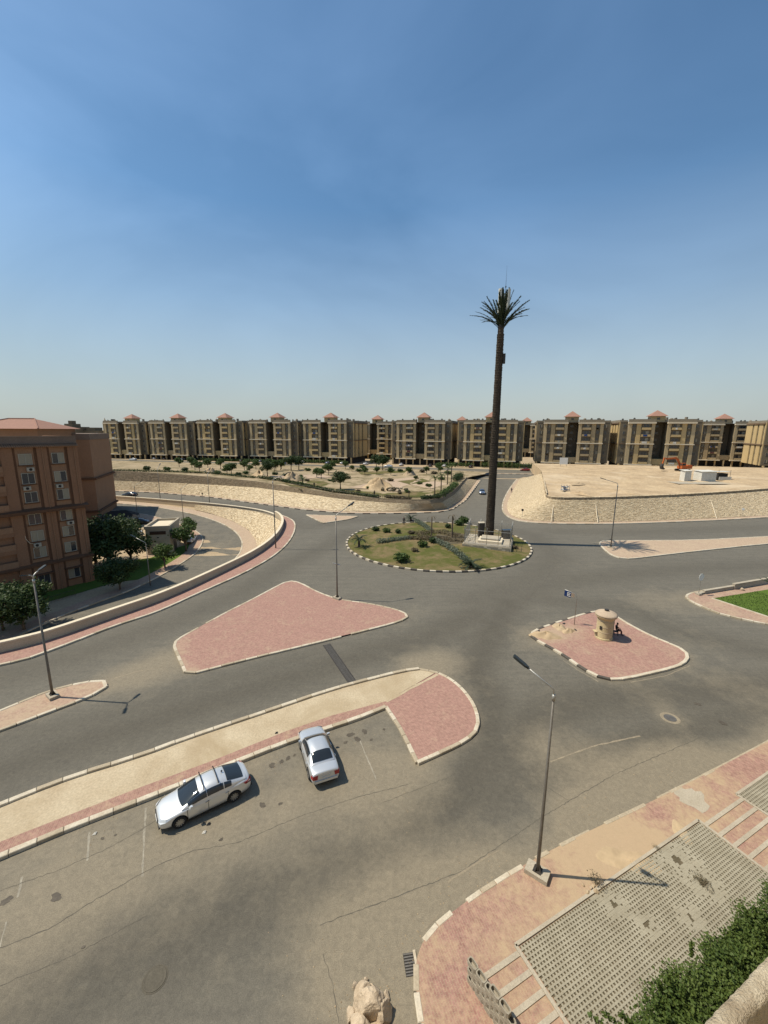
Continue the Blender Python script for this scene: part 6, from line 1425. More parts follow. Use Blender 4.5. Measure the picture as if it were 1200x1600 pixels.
# face panels: proud piers either side of recessed window strips with dark reveals
for (a, b, pr, m) in ((.9,2.2,0,'brown_wall'),(2.2,2.5,.16,'brown_dark'),(2.5,4.6,.22,'brown_band'),(4.6,4.9,.16,'brown_dark'),(4.9,6.1,0,'brown_wall'),(6.1,6.4,.16,'brown_dark'),(6.4,8.3,.22,'brown_band'),(8.3,8.6,.16,'brown_dark'),(8.6,FW,0,'brown_wall')):
    mb = MB(); mb.box(a, b-.003, pr, .317, -.2, EZ-.05); mb.build('pier' if pr == 0 else ('reveal' if pr < .2 else 'window_strip'), m, lbd)
zs = [1.2, 4.75+.95, 4.75+3.65, 4.75+6.1, B1+.95, B1+3.65, B1+6.35]
zs = [1.3, 5.5, 8.0, 10.5, 13.7, 16.4, 19.1]
rg = random.Random(12)
def put_window(parent, x, y, z, rz=0.0, mesh=wins, curtain=.45, ac=False, sill='brown_dark'):
    w_ = empty('window', (x, y, z), rz); w_.parent = parent
    link('frame', mesh[0], w_); link('pane', mesh[3] if rg.random() < curtain*.6 else mesh[1], w_); link('pane', mesh[4] if rg.random() < curtain else mesh[2], w_)
    if sill:
        if ('sill', sill) not in PROTO:
            s_ = MB(); s_.box(-.9,.9,-.2,0,-.16,-.02); PROTO[('sill', sill)] = s_.mesh('sill', sill)
        link('sill', PROTO[('sill', sill)], w_)
for cx in (3.55, 7.35):
    for z in zs: put_window(lbd, cx, .215, z)
mb = MB(); mb.box(2.9,3.75,-.25,.19,7.2,7.75); ac = mb.build('air_conditioner', 'frame_white', lbd)
mb = MB(); n = 16; mb.add([(3.25+.2*math.cos(2*math.pi*k_/n), -.255, 7.47+.2*math.sin(2*math.pi*k_/n)) for k_ in range(n)], [tuple(range(n))]); mb.build('fan', 'dark_interior', ac)
mb = MB(); mb.tube([(3.0,.1,7.7),(2.5,0,7.9),(2.15,.0,8.6),(2.1,.05,9.4)], .035, 5); mb.build('pipe', 'cream_trim', ac)
for (cx, zz2) in ((7.0, 15.75), (3.9, 18.45), (7.7, 10.03), (3.2, 15.8)):
    mb = MB(); mb.box(cx-.42,cx+.42,-.2,.2,zz2-.27,zz2+.27); a2 = mb.build('air_conditioner', 'frame_white', lbd); mb = MB(); mb.add([(cx+.2*math.cos(2*math.pi*k_/16), -.205, zz2+.2*math.sin(2*math.pi*k_/16)) for k_ in range(16)], [tuple(range(16))]); mb.build('fan', 'dark_interior', a2)
for cx in (5.5, 9.4):
    mb = MB(); mb.tube([(cx,-.07,0),(cx,-.07,EZ-.1)], .06, 6); mb.build('drain_pipe', 'brown_band', lbd)
# balconies left of the piers: open recesses with parapets
mb = MB(); mb.box(-14, .9, 2.0, 2.3, -.2, EZ-.05); mb.build('balcony_back', 'brown_wall', lbd)
for i, z in enumerate([0.2, 4.6, 7.1, 9.6, 12.75, 15.4, 18.1]):
    zt = [4.6, 7.1, 9.6, 12.7, 15.4, 18.1, 21.5][i]
    mb = MB(); mb.box(-14, .897, -.12, 2.0, z, z+.18); sl_ = mb.build('balcony_slab', 'brown_wall', lbd)
    mb = MB(); mb.box(-14, .897, -.12, .03, z+.183, z+.95); mb.build('balcony_parapet', 'brown_band', sl_)
    mb = MB(); mb.tube([(-14,-.05,z+1.12),(.88,-.05,z+1.12)], .03, 5); mb.build('handrail', 'dark_steel', sl_)
    mb = MB(); mb.box(-14, .896, -.10, .12, zt-.42, zt-.004); mb.build('lintel', 'brown_wall', sl_)
    put_window(lbd, -.8, 1.995, z+1.0, curtain=.5, sill=None); put_window(lbd, -4.0, 1.995, z+1.0, sill=None)
mb = MB(); mb.box(.897, .9, 0, 2.0, -.2, EZ-.06); mb.build('balcony_cheek', 'brown_wall', lbd)
# belts, scalloped tile eave, parapet
for (z0_, z1_, out) in ((B1-.55, B1-.15, .55), (B2-.35, B2-.05, .35)):
    mb = MB(); mb.box(-14, FW+out*.8, -out, .3, z0_, z1_); mb.add([(-14,-out,z1_),(FW+out*.8,-out,z1_),(FW+out*.8,.2,z1_+.32),(-14,.2,z1_+.32)], [(0,1,2,3)]); mb.build('belt_course', 'brown_dark', lbd)
et = MB(); et.tube([(0,-.42,0),(0,.35,.38)], .10, 6); etm = et.mesh('eave_tile', 'brown_band', True)
for i in range(98):
    o = link('eave_tile', etm, lbd); o.location = (-13.9 + i*.245, 0, EZ-.02)
mb = MB(); mb.box(-14, FW+.1, .36, .62, EZ-.04, PZ2); mb.build('parapet', 'parapet_grey', lbd)
mb = MB(); mb.box(-14, FW+.1, .3, .68, PZ2+.002, PZ2+.09); mb.build('parapet_coping', 'parapet_grey', lbd)
mb = MB(); mb.box(FW-.004-.3, FW, .62, 13.9, -.2, PZ2); mb.build('side_wall', 'brown_wall', lbd)
mb = MB(); mb.box(-14, FW-.3, .62, 13.9, EZ+.002, EZ+.15); mb.build('roof_slab', 'roof_flat', lbd)
# ground-floor trim
mb = MB(); mb.box(2.3,4.8,-.35,.2,2.9,3.05); mb.box(6.2,8.5,-.35,.2,2.9,3.05); mb.build('door_hood', 'brown_dark', lbd)
# rear wing of the same estate
RWo = (-75.6, 97.0); rwb = T(empty('apartment_wing', (RWo[0], RWo[1], GZ), R(19)), 'plain brown wing of the apartment block behind the dark trees', 'building')
mb = MB(); mb.box(-14, 6.6, 0, 16, -.2, EZ); mb.build('wall', 'brown_band', rwb)
mb = MB(); mb.box(-14, 6.75, -.12, 16, EZ+.003, PZ2); mb.build('parapet', 'parapet_grey', rwb)
for z0_ in (B1-.5, B2-.3): mb = MB(); mb.box(-14, 7.1, -.45, 16, z0_, z0_+.45); mb.build('belt_course', 'brown_dark', rwb)
for a in (-2.0, .9):
    mb = MB(); mb.box(a, a+.35, -.14, 0.0, -.2, EZ-.05); mb.build('reveal', 'brown_dark', rwb)
for z in zs: put_window(rwb, -.35, -.004, z, sill='brown_band'); put_window(rwb, -4.5, -.004, z, sill='brown_band')
# hipped stair-tower roof between the wings
th = T(empty('hipped_roof_house', (-79.5, 92.0, 17.6), R(4)), 'salmon tiled hipped roof of the stair tower above the brown block', 'roof')
mb = MB(); mb.box(-7.6,7.4,-5,7,-22,2.3); mb.build('wall', 'brown_band', th)
mb = MB(); x0,x1,y0,y1,zb,zt = -8.4,8.2,-5.8,7.8,2.3,4.4; mb.add([(x0,y0,zb),(x1,y0,zb),(x1,y1,zb),(x0,y1,zb),(x0+6.0,1,zt),(x1-5.2,1,zt)], [(0,1,5,4),(1,2,5),(2,3,4,5),(3,0,4),(3,2,1,0)]); mb.build('tiled_roof', 'roof_tile', th)
mb = MB(); mb.tube([(x0,y0,zb+.05),(x0+6.0,1,zt+.05),(x1-5.2,1,zt+.05),(x1,y0,zb+.05)], .16, 6); mb.build('ridge_tile', 'roof_tile', th)

# ------------------------------------------------------------------ utility building by the lawn
ua, ub = PL([(231,868)])[0], PL([(268,866)])[0]; zz_ = low_z(ua[1]); av, bv = Vector(ua), Vector(ub); ud = (bv-av).normalized(); UL = (bv-av).length
ubd = T(empty('utility_building', (av.x, av.y, zz_), math.atan2(ud.y, ud.x)), 'small beige flat-roofed utility building beside the sunken street', 'building')
UH = at_depth(250, 822, (av.y+bv.y)/2)[2] - zz_
UD = 7.5
mb = MB(); mb.box(0,UL,0,UD,-.2,UH-.6); mb.build('wall', 'concrete', ubd)
mb = MB()
for (a,b,c,d) in ((-.15,UL+.15,-.15,.2),(-.15,UL+.15,UD-.2,UD+.15),(-.15,.2,.2,UD-.2),(UL-.2,UL+.15,.2,UD-.2)): mb.box(a,b,c,d,UH-.6,UH)
mb.build('parapet', 'concrete', ubd); mb = MB(); mb.box(.2,UL-.2,.2,UD-.2,UH-.598,UH-.45); mb.build('roof_slab', 'cream_trim', ubd)
mb = MB(); mb.box(UL*.18,UL*.85,-.06,-.005,UH-1.7,UH-1.05); lv = mb.build('louvre', 'dark_interior', ubd)
sl2 = MB(); sl2.box(UL*.19,UL*.84,-.10,-.065,0,.05); slm = sl2.mesh('slat','brown_dark')
for i in range(5): o = link('slat', slm, lv); o.location = (0,0,UH-1.66+i*.13)
mb = MB(); mb.box(UL*.46,UL*.54,-.05,-.004,UH-2.4,UH-2.2); mb.build('vent', 'dark_interior', ubd)
mb = MB(); mb.box(UL+.004,UL+.06,2.2,4.2,0,2.4); mb.build('door', 'dark_steel', ubd)
mb = MB(); mb.box(-.6,UL+.6,-.6,UD+.6,-.2,.08); mb.build('apron', 'pale_paver', ubd)

# lawn of the sunken garden
lawn2 = S(slab_grid('sunken_lawn', PL([(-60,985),(0,962),(60,945),(120,928),(180,910),(225,905),(262,885),(292,862),(296,850),(270,858),(235,872),(175,880),(120,900),(40,925),(-60,950)]), 0, 'lawn', 2.0, zf=lambda x, y: low_z(y)+.05))
for i, (px, py, sz, key, lab) in enumerate([(258,888,.95,'pk1','small bright green tree on the lawn in front of the utility building'),(291,862,1.15,'pk1','green tree on the kerb corner right of the utility building'),(296,840,.95,'pk1','green tree behind the kerb tree, by the parked white car')]):
    p = PL([(px, py)])[0]; tree((p[0], p[1], low_z(p[1])), key, sz, i*1.3, lab)
PROTO['big'] = tree_meshes(71, 8.0, 4.4, 7000, .36, 'leaf_dark', .2, .8)
PROTO['big2'] = tree_meshes(73, 5.5, 3.4, 4500, .34, 'leaf_dark', .2, .8)
for (px, py, sz, key, lab) in [(172,893,1.3,'big','large dark tree at the corner of the brown block'),(205,880,1.05,'big','dark tree between the brown block and the utility building'),(150,880,1.1,'big','dark tree tight against the brown wall'),(188,922,.9,'big2','low spreading tree over the sunken pavement'),(38,985,1.1,'big2','bushy tree in front of the brown block behind the left lamp'),(5,985,1.0,'big2','dark tree cut by the left frame edge')]:
    p = PL([(px, py)])[0]; tree((p[0], p[1], low_z(p[1])), key, sz, px, lab)
# parked cars by the sunken street under the shade
for (px, py, az, paint, lab) in [(205,836,25,'white_paint','white car parked left of the utility building'),(218,818,20,'black_paint','black car parked on the sunken street behind the utility building'),(195,822,20,'black_paint','dark car parked under the black shade canopy'),(298,846,100,'white_paint','white van-like car parked behind the tree beside the utility building')]:
    p = PL([(px, py)])[0]; sedan((p[0], p[1], low_z(p[1])+.02), R(az), paint, lab, 4.5, 1.8, 1.5, detail=False)
p = PL([(196,826)])[0]; cn = T(empty('shade_canopy', (p[0]-2.5, p[1]+2, low_z(p[1])), R(25)), 'black fabric shade canopy over parked cars beside the brown wing', 'canopy')
mb = MB(); mb.add([(-4,-2.6,2.6),(4,-2.6,2.6),(4,2.6,2.6),(-4,2.6,2.6),(-1.5,0,4.0),(1.5,0,4.0)], [(0,1,5,4),(1,2,5),(2,3,4,5),(3,0,4)]); mb.build('cover', 'canopy_black', cn)
pq = MB(); pq.tube([(0,0,0),(0,0,2.65)], .06, 6); pqm = pq.mesh('post','dark_steel')
for a in (-3.9,3.9):
    for b in (-2.5,2.5): o = link('post', pqm, cn); o.location = (a,b,0)
# hedge rail by the block
p0 = PL([(70,945)])[0]; p1_ = PL([(118,930)])[0]
rl = T(empty('railing', (p0[0], p0[1], GZ)), 'dark railing beside the path in front of the brown block', 'railing'); av = Vector(p0); bv = Vector(p1_)
mb = MB(); mb.tube([(0,0,.9),(bv.x-av.x,bv.y-av.y,.9)], .03, 5); mb.build('top_rail','dark_steel',rl)
bar_ = MB(); bar_.tube([(0,0,0),(0,0,.9)], .018, 4); barm2 = bar_.mesh('baluster','dark_steel')
for i in range(24): o = link('baluster', barm2, rl); q = (bv-av)*i/23; o.location = (q.x, q.y, 0)

# ================================================================== FAR APARTMENT BLOCKS
fwin = {}
def simple_window(w_, h_, cur):
    k_ = (w_, h_, cur)
    if k_ not in fwin:
        mb = MB(); mb.box(-w_/2,w_/2,-.10,0,0,h_,0); mb.box(-w_/2+.12,-.06,-.12,-.1,.1,h_-.1,1); mb.box(.06,w_/2-.12,-.12,-.1,.1,h_-.1,2 if cur else 1); fwin[k_] = mb.mesh('window', ['frame_far','window_glass','curtain'])
    return fwin[k_]
principled('frame_far', (0.20, 0.175, 0.13), 0.7)
FW2, FD2, FH = 34.0, 25.0, 24.0
def far_block(variant=0):
    t = empty('apartment_block', (0,0,0)); rg2 = random.Random(100+variant); TW = 'tan_wall' if variant % 2 == 0 else 'tan_wall_b'
    mb = MB()
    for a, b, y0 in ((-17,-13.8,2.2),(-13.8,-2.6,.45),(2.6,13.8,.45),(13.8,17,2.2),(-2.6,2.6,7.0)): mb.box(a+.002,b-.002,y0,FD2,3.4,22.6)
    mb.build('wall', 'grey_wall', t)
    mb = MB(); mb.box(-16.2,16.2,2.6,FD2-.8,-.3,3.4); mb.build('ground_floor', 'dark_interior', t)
    for x in np.linspace(-16.2, 16.2, 9):
        mb = MB(); mb.box(x-.35,x+.35,.6,1.3,-.3,3.4); mb.build('column', TW, t)
    fl = [3.9+3.1*i for i in range(6)]
    # piers and window strips for each wing (mirrored)
    pat = [(1.0,2.8,'o'),(3.2,4.7,'p'),(4.7,6.7,'w'),(6.7,8.6,'p'),(8.6,13.0,'b'),(13.0,14.4,'p')]
    for s in (-1, 1):
        for a, b, k_ in pat:
            x0, x1 = 17-a, 17-b; lo, hi = (min(s*x0, s*x1), max(s*x0, s*x1))
            if k_ == 'p':
                mb = MB(); mb.box(lo,hi,0,.447,3.4,22.6); mb.build('pier', TW if a > 4 and a < 12 else 'cream_pier', t)
            elif k_ in 'wo':
                for z in fl: o = link('window', simple_window(1.25,1.5,rg2.random() < .3), t); o.location = ((lo+hi)/2,.447 if k_ == 'w' else 2.197,z+.7)
                if k_ == 'w':
                    for q_ in range(3):
                        z = fl[rg2.randrange(6)]; mb = MB(); mb.box(lo+.5,lo+1.3,-.05,.44,z+.05,z+.6); mb.build('air_conditioner', 'frame_far', t)
            else:
                for z in fl:
                    o = link('window', simple_window(2.6,2.1,rg2.random() < .25), t); o.location = ((lo+hi)/2,.447,z+.25)
                    if ('bal',TW) not in PROTO:
                        q = MB(); q.box(-1.98,1.98,-.5,.44,-.25,-.05); q.box(-1.98,1.98,-.5,-.38,-.05,.75); PROTO[('bal',TW)] = q.mesh('balcony', TW)
                    o = link('balcony', PROTO[('bal',TW)], t); o.location = ((lo+hi)/2,0,z)
        # trims
        lo, hi = (2.6, 13.8) if s > 0 else (-13.8, -2.6)
        for z0_, z1_, out in ((21.9,22.55,.7),(12.55,13.0,.6),(3.1,3.55,.9)):
            mb = MB(); mb.box(lo-.25,hi+.25,-out,.6,z0_,z1_); mb.build('belt_course', 'cream_trim', t)
        mb = MB(); mb.box(lo-.1,hi+.1,-.1,.5,22.603,23.9); mb.build('parapet', 'parapet_far', t)
        l2_, h2_ = (13.9, 17) if s > 0 else (-17, -13.9); mb = MB(); mb.box(l2_,h2_,2.1,2.6,22.603,23.5); mb.build('parapet', 'parapet_far', t); mb = MB(); mb.box(l2_,h2_,1.9,2.3,12.6,12.95); mb.build('belt_course', 'brown_far', t)
        # side elevation
        xs_ = 17*s; 
        for a, b, k_ in [(2.25,3.2,'p'),(3.2,5.2,'w'),(5.2,9.5,'p'),(9.5,11.5,'w'),(11.5,15.5,'p'),(15.5,17.5,'w'),(17.5,FD2,'p')]:
            if k_ == 'p': mb = MB(); mb.box(min(xs_,xs_+.4*s),max(xs_,xs_+.4*s),a,b,3.4,22.6); mb.build('pier', TW, t)
            else:
                for z in fl: o = link('window', simple_window(1.25,1.5,rg2.random() < .3), t); o.location = (xs_,(a+b)/2,z+.7); o.rotation_euler = (0,0,R(90)*s)
        for z0_, z1_ in ((21.9,22.55),(12.55,13.0)): mb = MB(); mb.box(min(xs_,xs_+.8*s),max(xs_,xs_+.8*s),2.6,FD2,z0_,z1_); mb.build('belt_course', 'brown_far', t)
        mb = MB(); mb.box(min(xs_-.2*s,xs_+.2*s),max(xs_-.2*s,xs_+.2*s),2.61,FD2,22.604,23.6); mb.build('parapet', 'parapet_far', t)
    mb = MB(); mb.box(-16.9,16.9,2.65,FD2,22.606,22.8); mb.box(-13.7,13.7,.55,2.65,22.606,22.79); mb.build('roof_slab', 'roof_flat', t)
    for z in fl: o = link('window', simple_window(1.6,1.2,False), t); o.location = (0,6.997,z+.8)
    mb = MB(); mb.box(-2.597,2.597,1.0,7.0,3.4,6.0); mb.build('porch', TW, t)
    mb = MB(); mb.box(-3.0,3.0,6.2,12.2,22.8,25.4); tw = mb.build('stair_tower', TW, t)
    mb = MB(); mb.add([(-3.9,5.3,25.4),(3.9,5.3,25.4),(3.9,13.1,25.4),(-3.9,13.1,25.4),(0,9.2,28.2)], [(0,1,4),(1,2,4),(2,3,4),(3,0,4),(3,2,1,0)]); mb.build('tiled_roof', 'roof_tile', tw)
    mb = MB(); mb.box(-.6,.6,6.1,6.19,23.8,24.7); mb.build('tower_window', 'window_glass', tw)
    for i in range(4):
        mb = MB(); x = rg2.uniform(-14,14); y = rg2.uniform(6,20); x = x if abs(x) > 5 else x+9; mb.lathe([(.7,22.8),(.7,24.2+rg2.random()),(.1,24.6+rg2.random()*.4)], 10, (x,y,0)); mb.build('water_tank', 'parapet_far', t)
    for i in range(6):
        mb = MB(); x = rg2.choice([-1,1])*rg2.uniform(4,16); c0 = (x, rg2.uniform(2.8,3.6) if abs(x) > 13.7 else rg2.uniform(.9,1.6), 24.1 if abs(x) < 13.7 else 23.8); n_ = 10
        mb.add([(c0[0]+.5*math.cos(2*math.pi*k_/n_), c0[1]-.15*math.sin(2*math.pi*k_/n_), c0[2]+.5*math.sin(2*math.pi*k_/n_)) for k_ in range(n_)] + [(c0[0], c0[1]+.15, c0[2])], [(k_,(k_+1)%n_,n_) for k_ in range(n_)]); mb.tube([(c0[0],c0[1]+.1,22.8),(c0[0],c0[1]+.1,c0[2])], .05, 4); mb.build('satellite_dish', 'frame_white', t)
    for i in range(5):
        z = fl[rg2.randrange(6)]; x = rg2.choice([-1,1])*6.2; mb = MB(); w0 = rg2.uniform(.5,1.6); mb.box(x-w0,x+w0*.5,-.56,-.52,z-.1,z+.7); mb.build('laundry', rg2.choice(['frame_white','cloth_maroon','sign_blue','shed_white']), t)
    return t
varied('cream_pier', (0.45, 0.355, 0.21), (0.40, 0.315, 0.185), 0.2, 0.9, 8, 0.1)
varied('parapet_far', (0.24, 0.205, 0.15), (0.20, 0.17, 0.125), 0.4, 0.9, 8, 0.1)
varied('brown_far', (0.17, 0.115, 0.075), (0.14, 0.1, 0.065), 0.4, 0.9, 8, 0.1)
fb = [far_block(k_) for k_ in range(4)]
GRP = 'tan apartment blocks along the far street'
rowb = [(196,262,-15.5,1.0,'tan apartment block partly hidden behind the brown wing, far left'),(268,254,-15.5,1.2,'second tan apartment block right of the brown wing, far left row'),(342,248,-16,1.4,'tan apartment block behind the left part of the park'),(424,242,-16.5,1.5,'tan apartment block behind the park trees, left of centre'),(508,236,-17,1.5,'tan apartment block left of the gap in the middle of the row'),
   (655,226,-17.5,1.5,'tan apartment block right of the gap, left of the palm mast'),(762,215,-18,1.5,'tan apartment block directly behind the palm mast'),(889,203,-18,1.5,'tan apartment block behind the left end of the sandy plot'),(1024,191,-18,1.6,'tan apartment block behind the orange excavator')]
used = [0]*4
for i, (px, D, a, z, lab) in enumerate(rowb):
    v = i % 4; t = fb[v] if not used[v] else copy_tree(fb[v]); used[v] = 1
    t.location = ((px-600)/FPX*D*1.0, D, z); t.rotation_euler = (0,0,R(a)); t.scale = (.95,1,1); T(t, lab, 'apartment block', GRP)
for (px, D, a, z, lab) in [(583,272,-17,1.5,'more distant tan block showing in the gap of the row'),(716,285,-17,1.5,'more distant tan block glimpsed left of the palm mast'),(818,300,-17,1.5,'more distant pale block seen up the side street'),(1128,226,-20,1.6,'tan apartment block set back at the right, with two red roofs'),(1262,182,-24,1.6,'sunlit tan apartment block cut by the right frame edge')]:
    t = copy_tree(fb[len(lab) % 4]); t.location = ((px-600)/FPX*D, D, z); t.rotation_euler = (0,0,R(a)); T(t, lab, 'apartment block', GRP)
# hazy skyline blocks
for i, (px, D, wpx, ytop, lab) in enumerate([(105,420,24,662,'grey stepped tower block on the skyline above the brown roof'),(10,400,40,664,'dark low block on the left skyline'),(140,430,26,668,'low grey block on the skyline left of the tan row'),(218,440,40,665,'long grey block on the skyline behind the far left row'),(590,480,26,671,'low grey block on the skyline in the gap of the row')]):
    c = at_depth(px, ytop, D); wv = wpx/FPX*D; h = c[2]
    t = T(empty('skyline_block', (c[0], D, 0)), lab, 'building'); mb = MB(); mb.box(-wv/2,wv/2,0,20,-.5,h-3); mb.build('wall', 'grey_wall', t); mb = MB(); mb.box(-wv*.3,wv*.2,2,14,h-3,h); mb.build('upper_storey', 'grey_wall', t)
    if i == 0: mb = MB(); mb.box(-wv*.12,wv*.1,4,10,h,h+3.0); mb.build('roof_house', 'grey_wall', t)
    nw = max(3, int(wv/4))
    for r_ in range(3):
        for q in range(nw): o = link('window', simple_window(1.6,1.6,False), t); o.location = (-wv/2+(q+.5)*wv/nw, -.002, h-7-3.2*r_)
mn = T(empty('minaret', (*at_depth(164,660,430)[:2], 0)), 'slim pale minaret on the left skyline', 'minaret'); mb = MB(); hz_ = at_depth(164,656,430)[2]; mb.lathe([(1.6,0),(1.5,hz_*.8),(2.1,hz_*.82),(1.2,hz_*.86),(1.1,hz_*.94),(.1,hz_+2)], 12); mb.build('shaft', 'plaster_wall', mn)
mt_ = T(empty('lattice_mast', (*at_depth(177,660,440)[:2], 0)), 'thin dark lattice mast on the left skyline', 'mast'); mb = MB(); hz_ = at_depth(177,655,440)[2]; mb.tube([(0,0,0),(0,0,hz_-6)], .5, 6); mb.box(-1.6,1.6,-1,1,hz_-6,hz_); mb.build('antenna', 'dark_steel', mt_)

# ================================================================== PARK
def PK(px, py):
    z = 2.5
    for _ in range(8): p = G(px, py, z); z = park_z(*p)
    return (p[0], p[1], z)
def park_patch(name, pts, mat, dz, fields=None, cell=3.0):
    return S(slab_grid(name, [PK(*p)[:2] for p in pts], 0, mat, cell, fields, zf=lambda x, y: park_z(x, y)+dz))
z0f = {'dust': lambda Q: 0*Q[:,0]}
park_patch('park_plaza', [(545,762),(590,752),(640,746),(660,750),(625,762),(600,766)], 'pale_paver', .05, z0f)
park_patch('park_plaza', [(420,744),(500,741),(520,746),(440,750)], 'pale_paver', .05, z0f)
park_patch('park_plaza', [(640,757),(680,752),(700,756),(672,764)], 'pale_paver', .06, z0f)
park_patch('park_lawn', [(440,755),(500,750),(520,757),(470,765)], 'round_grass', .04)
park_patch('park_lawn', [(620,752),(660,748),(672,752),(640,757)], 'round_grass', .07)
park_patch('park_lawn', [(560,738),(640,735),(640,738),(565,742)], 'round_grass', .06)
park_patch('park_lawn', [(520,770),(600,776),(680,778),(700,768),(690,766),(600,771),(540,765)], 'round_grass', .03)
park_patch('park_lawn', [(250,736.5),(330,738),(400,745),(380,741),(300,735)], 'round_grass', .05)
ptree = [(532,764,.72,'pk0','round dark green tree in the middle of the park'),(418,744,.62,'pk0','dark tree at the left edge of the park lawn'),(495,746,.5,'pk1','small tree left of the park plaza, one of two close together'),(502,748,.5,'pk1','small tree left of the park plaza, nearer of two close together'),(455,735,.75,'pk0','tree behind the park, left of the white awning'),(467,734,.7,'pk0','second tree behind the park beside the white awning'),(440,733,.62,'far0','pale tree at the back left of the park'),
   (588,731,.75,'pk0','dark tree at the back of the park beside the gap'),(598,734,.8,'pk0','spreading tree at the back of the park, right of the gap'),(570,742,.45,'far1','low bush-like tree at the back of the plaza'),(672,764,.28,'pk1','stunted sapling beside the rubble'),(650,752,.3,'pk0','small dark sapling right of the rubble'),(355,742,.5,'far2','small tree on the left park terrace'),(362,741,.55,'far1','green tree on the left park terrace beside the sandy mound'),(312,738,.5,'far0','tree on the left park terrace near the wall'),
   (345,733,.6,'far1','street tree at the back of the left terrace'),(325,732,.55,'far2','street tree before the second block of the row'),(300,731,.6,'far0','street tree before the first full block of the row'),(280,730,.55,'far1','street tree beside the brown wing side of the row'),(400,733,.6,'far2','street tree in front of the third block'),(385,731,.55,'far0','small street tree in front of the third block'),(420,731,.6,'far1','street tree before the narrow gap of the fourth block'),(520,733,.5,'far2','small street tree right of the white awning'),(540,733,.5,'far0','small street tree behind the round park tree')]
for i, (px, py, sc_, key, lab) in enumerate(ptree):
    p = PK(px, py); tree(p, key, sc_*(1.5 if sc_ > .4 and key != 'pk9' else 1.2)*(1.0 if px != 532 else .85), i*.9, lab, 'trees in and behind the park')
rgt_ = random.Random(31)
for i in range(16):
    px = rgt_.uniform(300, 690); py = rgt_.uniform(733, 741) + max(0, (px-430)/50)
    tree(PK(px, py), ('far0','far1','pk1')[i % 3], rgt_.uniform(.6,.95), i*1.7, 'small leafy tree among the scrub at the back of the park', 'small trees among the park scrub')
pf = frond_set(6, 1.9, 1.3, 1.9, 420, .5, 1.1, .4, 'leaf', 18, .06)
for i, (px, py, h, lab) in enumerate([(679,774,4.6,'small palm tree at the right park edge, nearest the roundabout'),(689,767,4.4,'small palm tree second from the roundabout in the park'),(699,757,5.2,'taller palm behind the park hedge'),(705,753,5.4,'tallest of the park palms, beside the side road'),(473,757,1.6,'short young palm on the left of the park')]):
    palm(PK(px, py), h, pf, lab, .17, 'park_palm', 'tree', 'palms in the park', 1, i, 3)
for i, (px, py, r, h, m) in enumerate([(575,764,.9,.9,'leaf'),(560,768,.8,.7,'leaf_dry'),(625,772,.9,.8,'leaf_dry'),(636,770,1.0,.9,'leaf'),(610,752,1.4,1.2,'leaf_dry'),(668,760,1.0,1.0,'leaf_dark'),(655,757,1.2,1.0,'leaf'),(690,750,1.4,1.3,'leaf'),(545,748,1.2,1.0,'leaf_dry'),(515,752,1.0,.8,'leaf'),(480,752,1.0,.9,'leaf_dry'),(470,747,1.4,1.3,'leaf_dark'),(445,744,1.3,1.1,'leaf'),(430,742,1.4,1.2,'leaf_dark'),(385,741,1.5,1.3,'leaf'),(372,742,1.3,1.0,'leaf_dark'),(340,740,1.5,1.3,'leaf'),(290,736,1.6,1.4,'leaf_dark'),(260,735,1.6,1.4,'leaf'),(230,734,1.6,1.5,'leaf_dark'),(610,738,1.8,1.6,'leaf'),(560,737,1.8,1.5,'leaf'),(625,737,1.6,1.4,'leaf_dark'),(660,738,1.8,1.5,'leaf_dry'),(678,741,1.8,1.4,'leaf_dry'),(700,741,1.8,1.6,'leaf'),(500,737,1.8,1.6,'leaf_dark'),(480,736,1.8,1.5,'leaf')]):
    shrub(PK(px, py), m, r, h, {'leaf':'bright green scrubby bush in the unkempt park','leaf_dark':'dark green scrubby bush in the unkempt park','leaf_dry':'withered brown scrub bush in the unkempt park'}[m], 1+i % 3, 550, .24, {'leaf':'green','leaf_dark':'dark','leaf_dry':'dry'}[m]+' scrub bushes in the park', 'park_shrub')
# boundary hedge and bushes along the park's edge
def park_hedge(pts, r, h, mat, lab, seed, n=2400):
    ln = resample([PK(*p) for p in pts], r); o = ln[0]; t = T(empty('park_hedge', o), lab, 'hedge'); rg2 = random.Random(seed)
    bl = [(p[0]-o[0], p[1]-o[1], p[2]-o[2]+h*.5, r*rg2.uniform(.7,1.1), r*rg2.uniform(.7,1.1), h*rg2.uniform(.45,.65)) for p in ln]
    link('foliage', leaf_mesh('foliage', bl, n, .34, mat, seed, .5, .5), t)
park_hedge([(405,747.5),(440,752),(480,761),(515,768),(560,774)], .8, 1.0, 'leaf_dark', 'dark hedge along the top of the park embankment', 21, 4200)
park_hedge([(566,774.5),(590,778)], .8, .8, 'leaf_dark', 'short dark hedge stretch above the pale slope', 22, 900)
park_hedge([(605,778),(640,781)], .7, .8, 'leaf_dry', 'thin dry hedge behind the park fence', 23, 900)
park_hedge([(662,781),(684,779)], .9, 1.1, 'leaf_dark', 'dark hedge at the front corner of the park', 24, 1500)
park_hedge([(690,777),(703,768),(712,760)], 1.2, 1.6, 'leaf', 'bright green hedge along the side-road edge of the park', 25, 2600)
park_hedge([(711,752),(720,747)], 1.4, 2.2, 'leaf_dark', 'tall dark hedge at the back corner of the park', 26, 1800)
park_hedge([(175,736.2),(250,737.2),(330,740.5),(400,747.5)], .6, .7, 'leaf_dark', 'low dark hedge along the top of the left rough wall', 27, 3000)
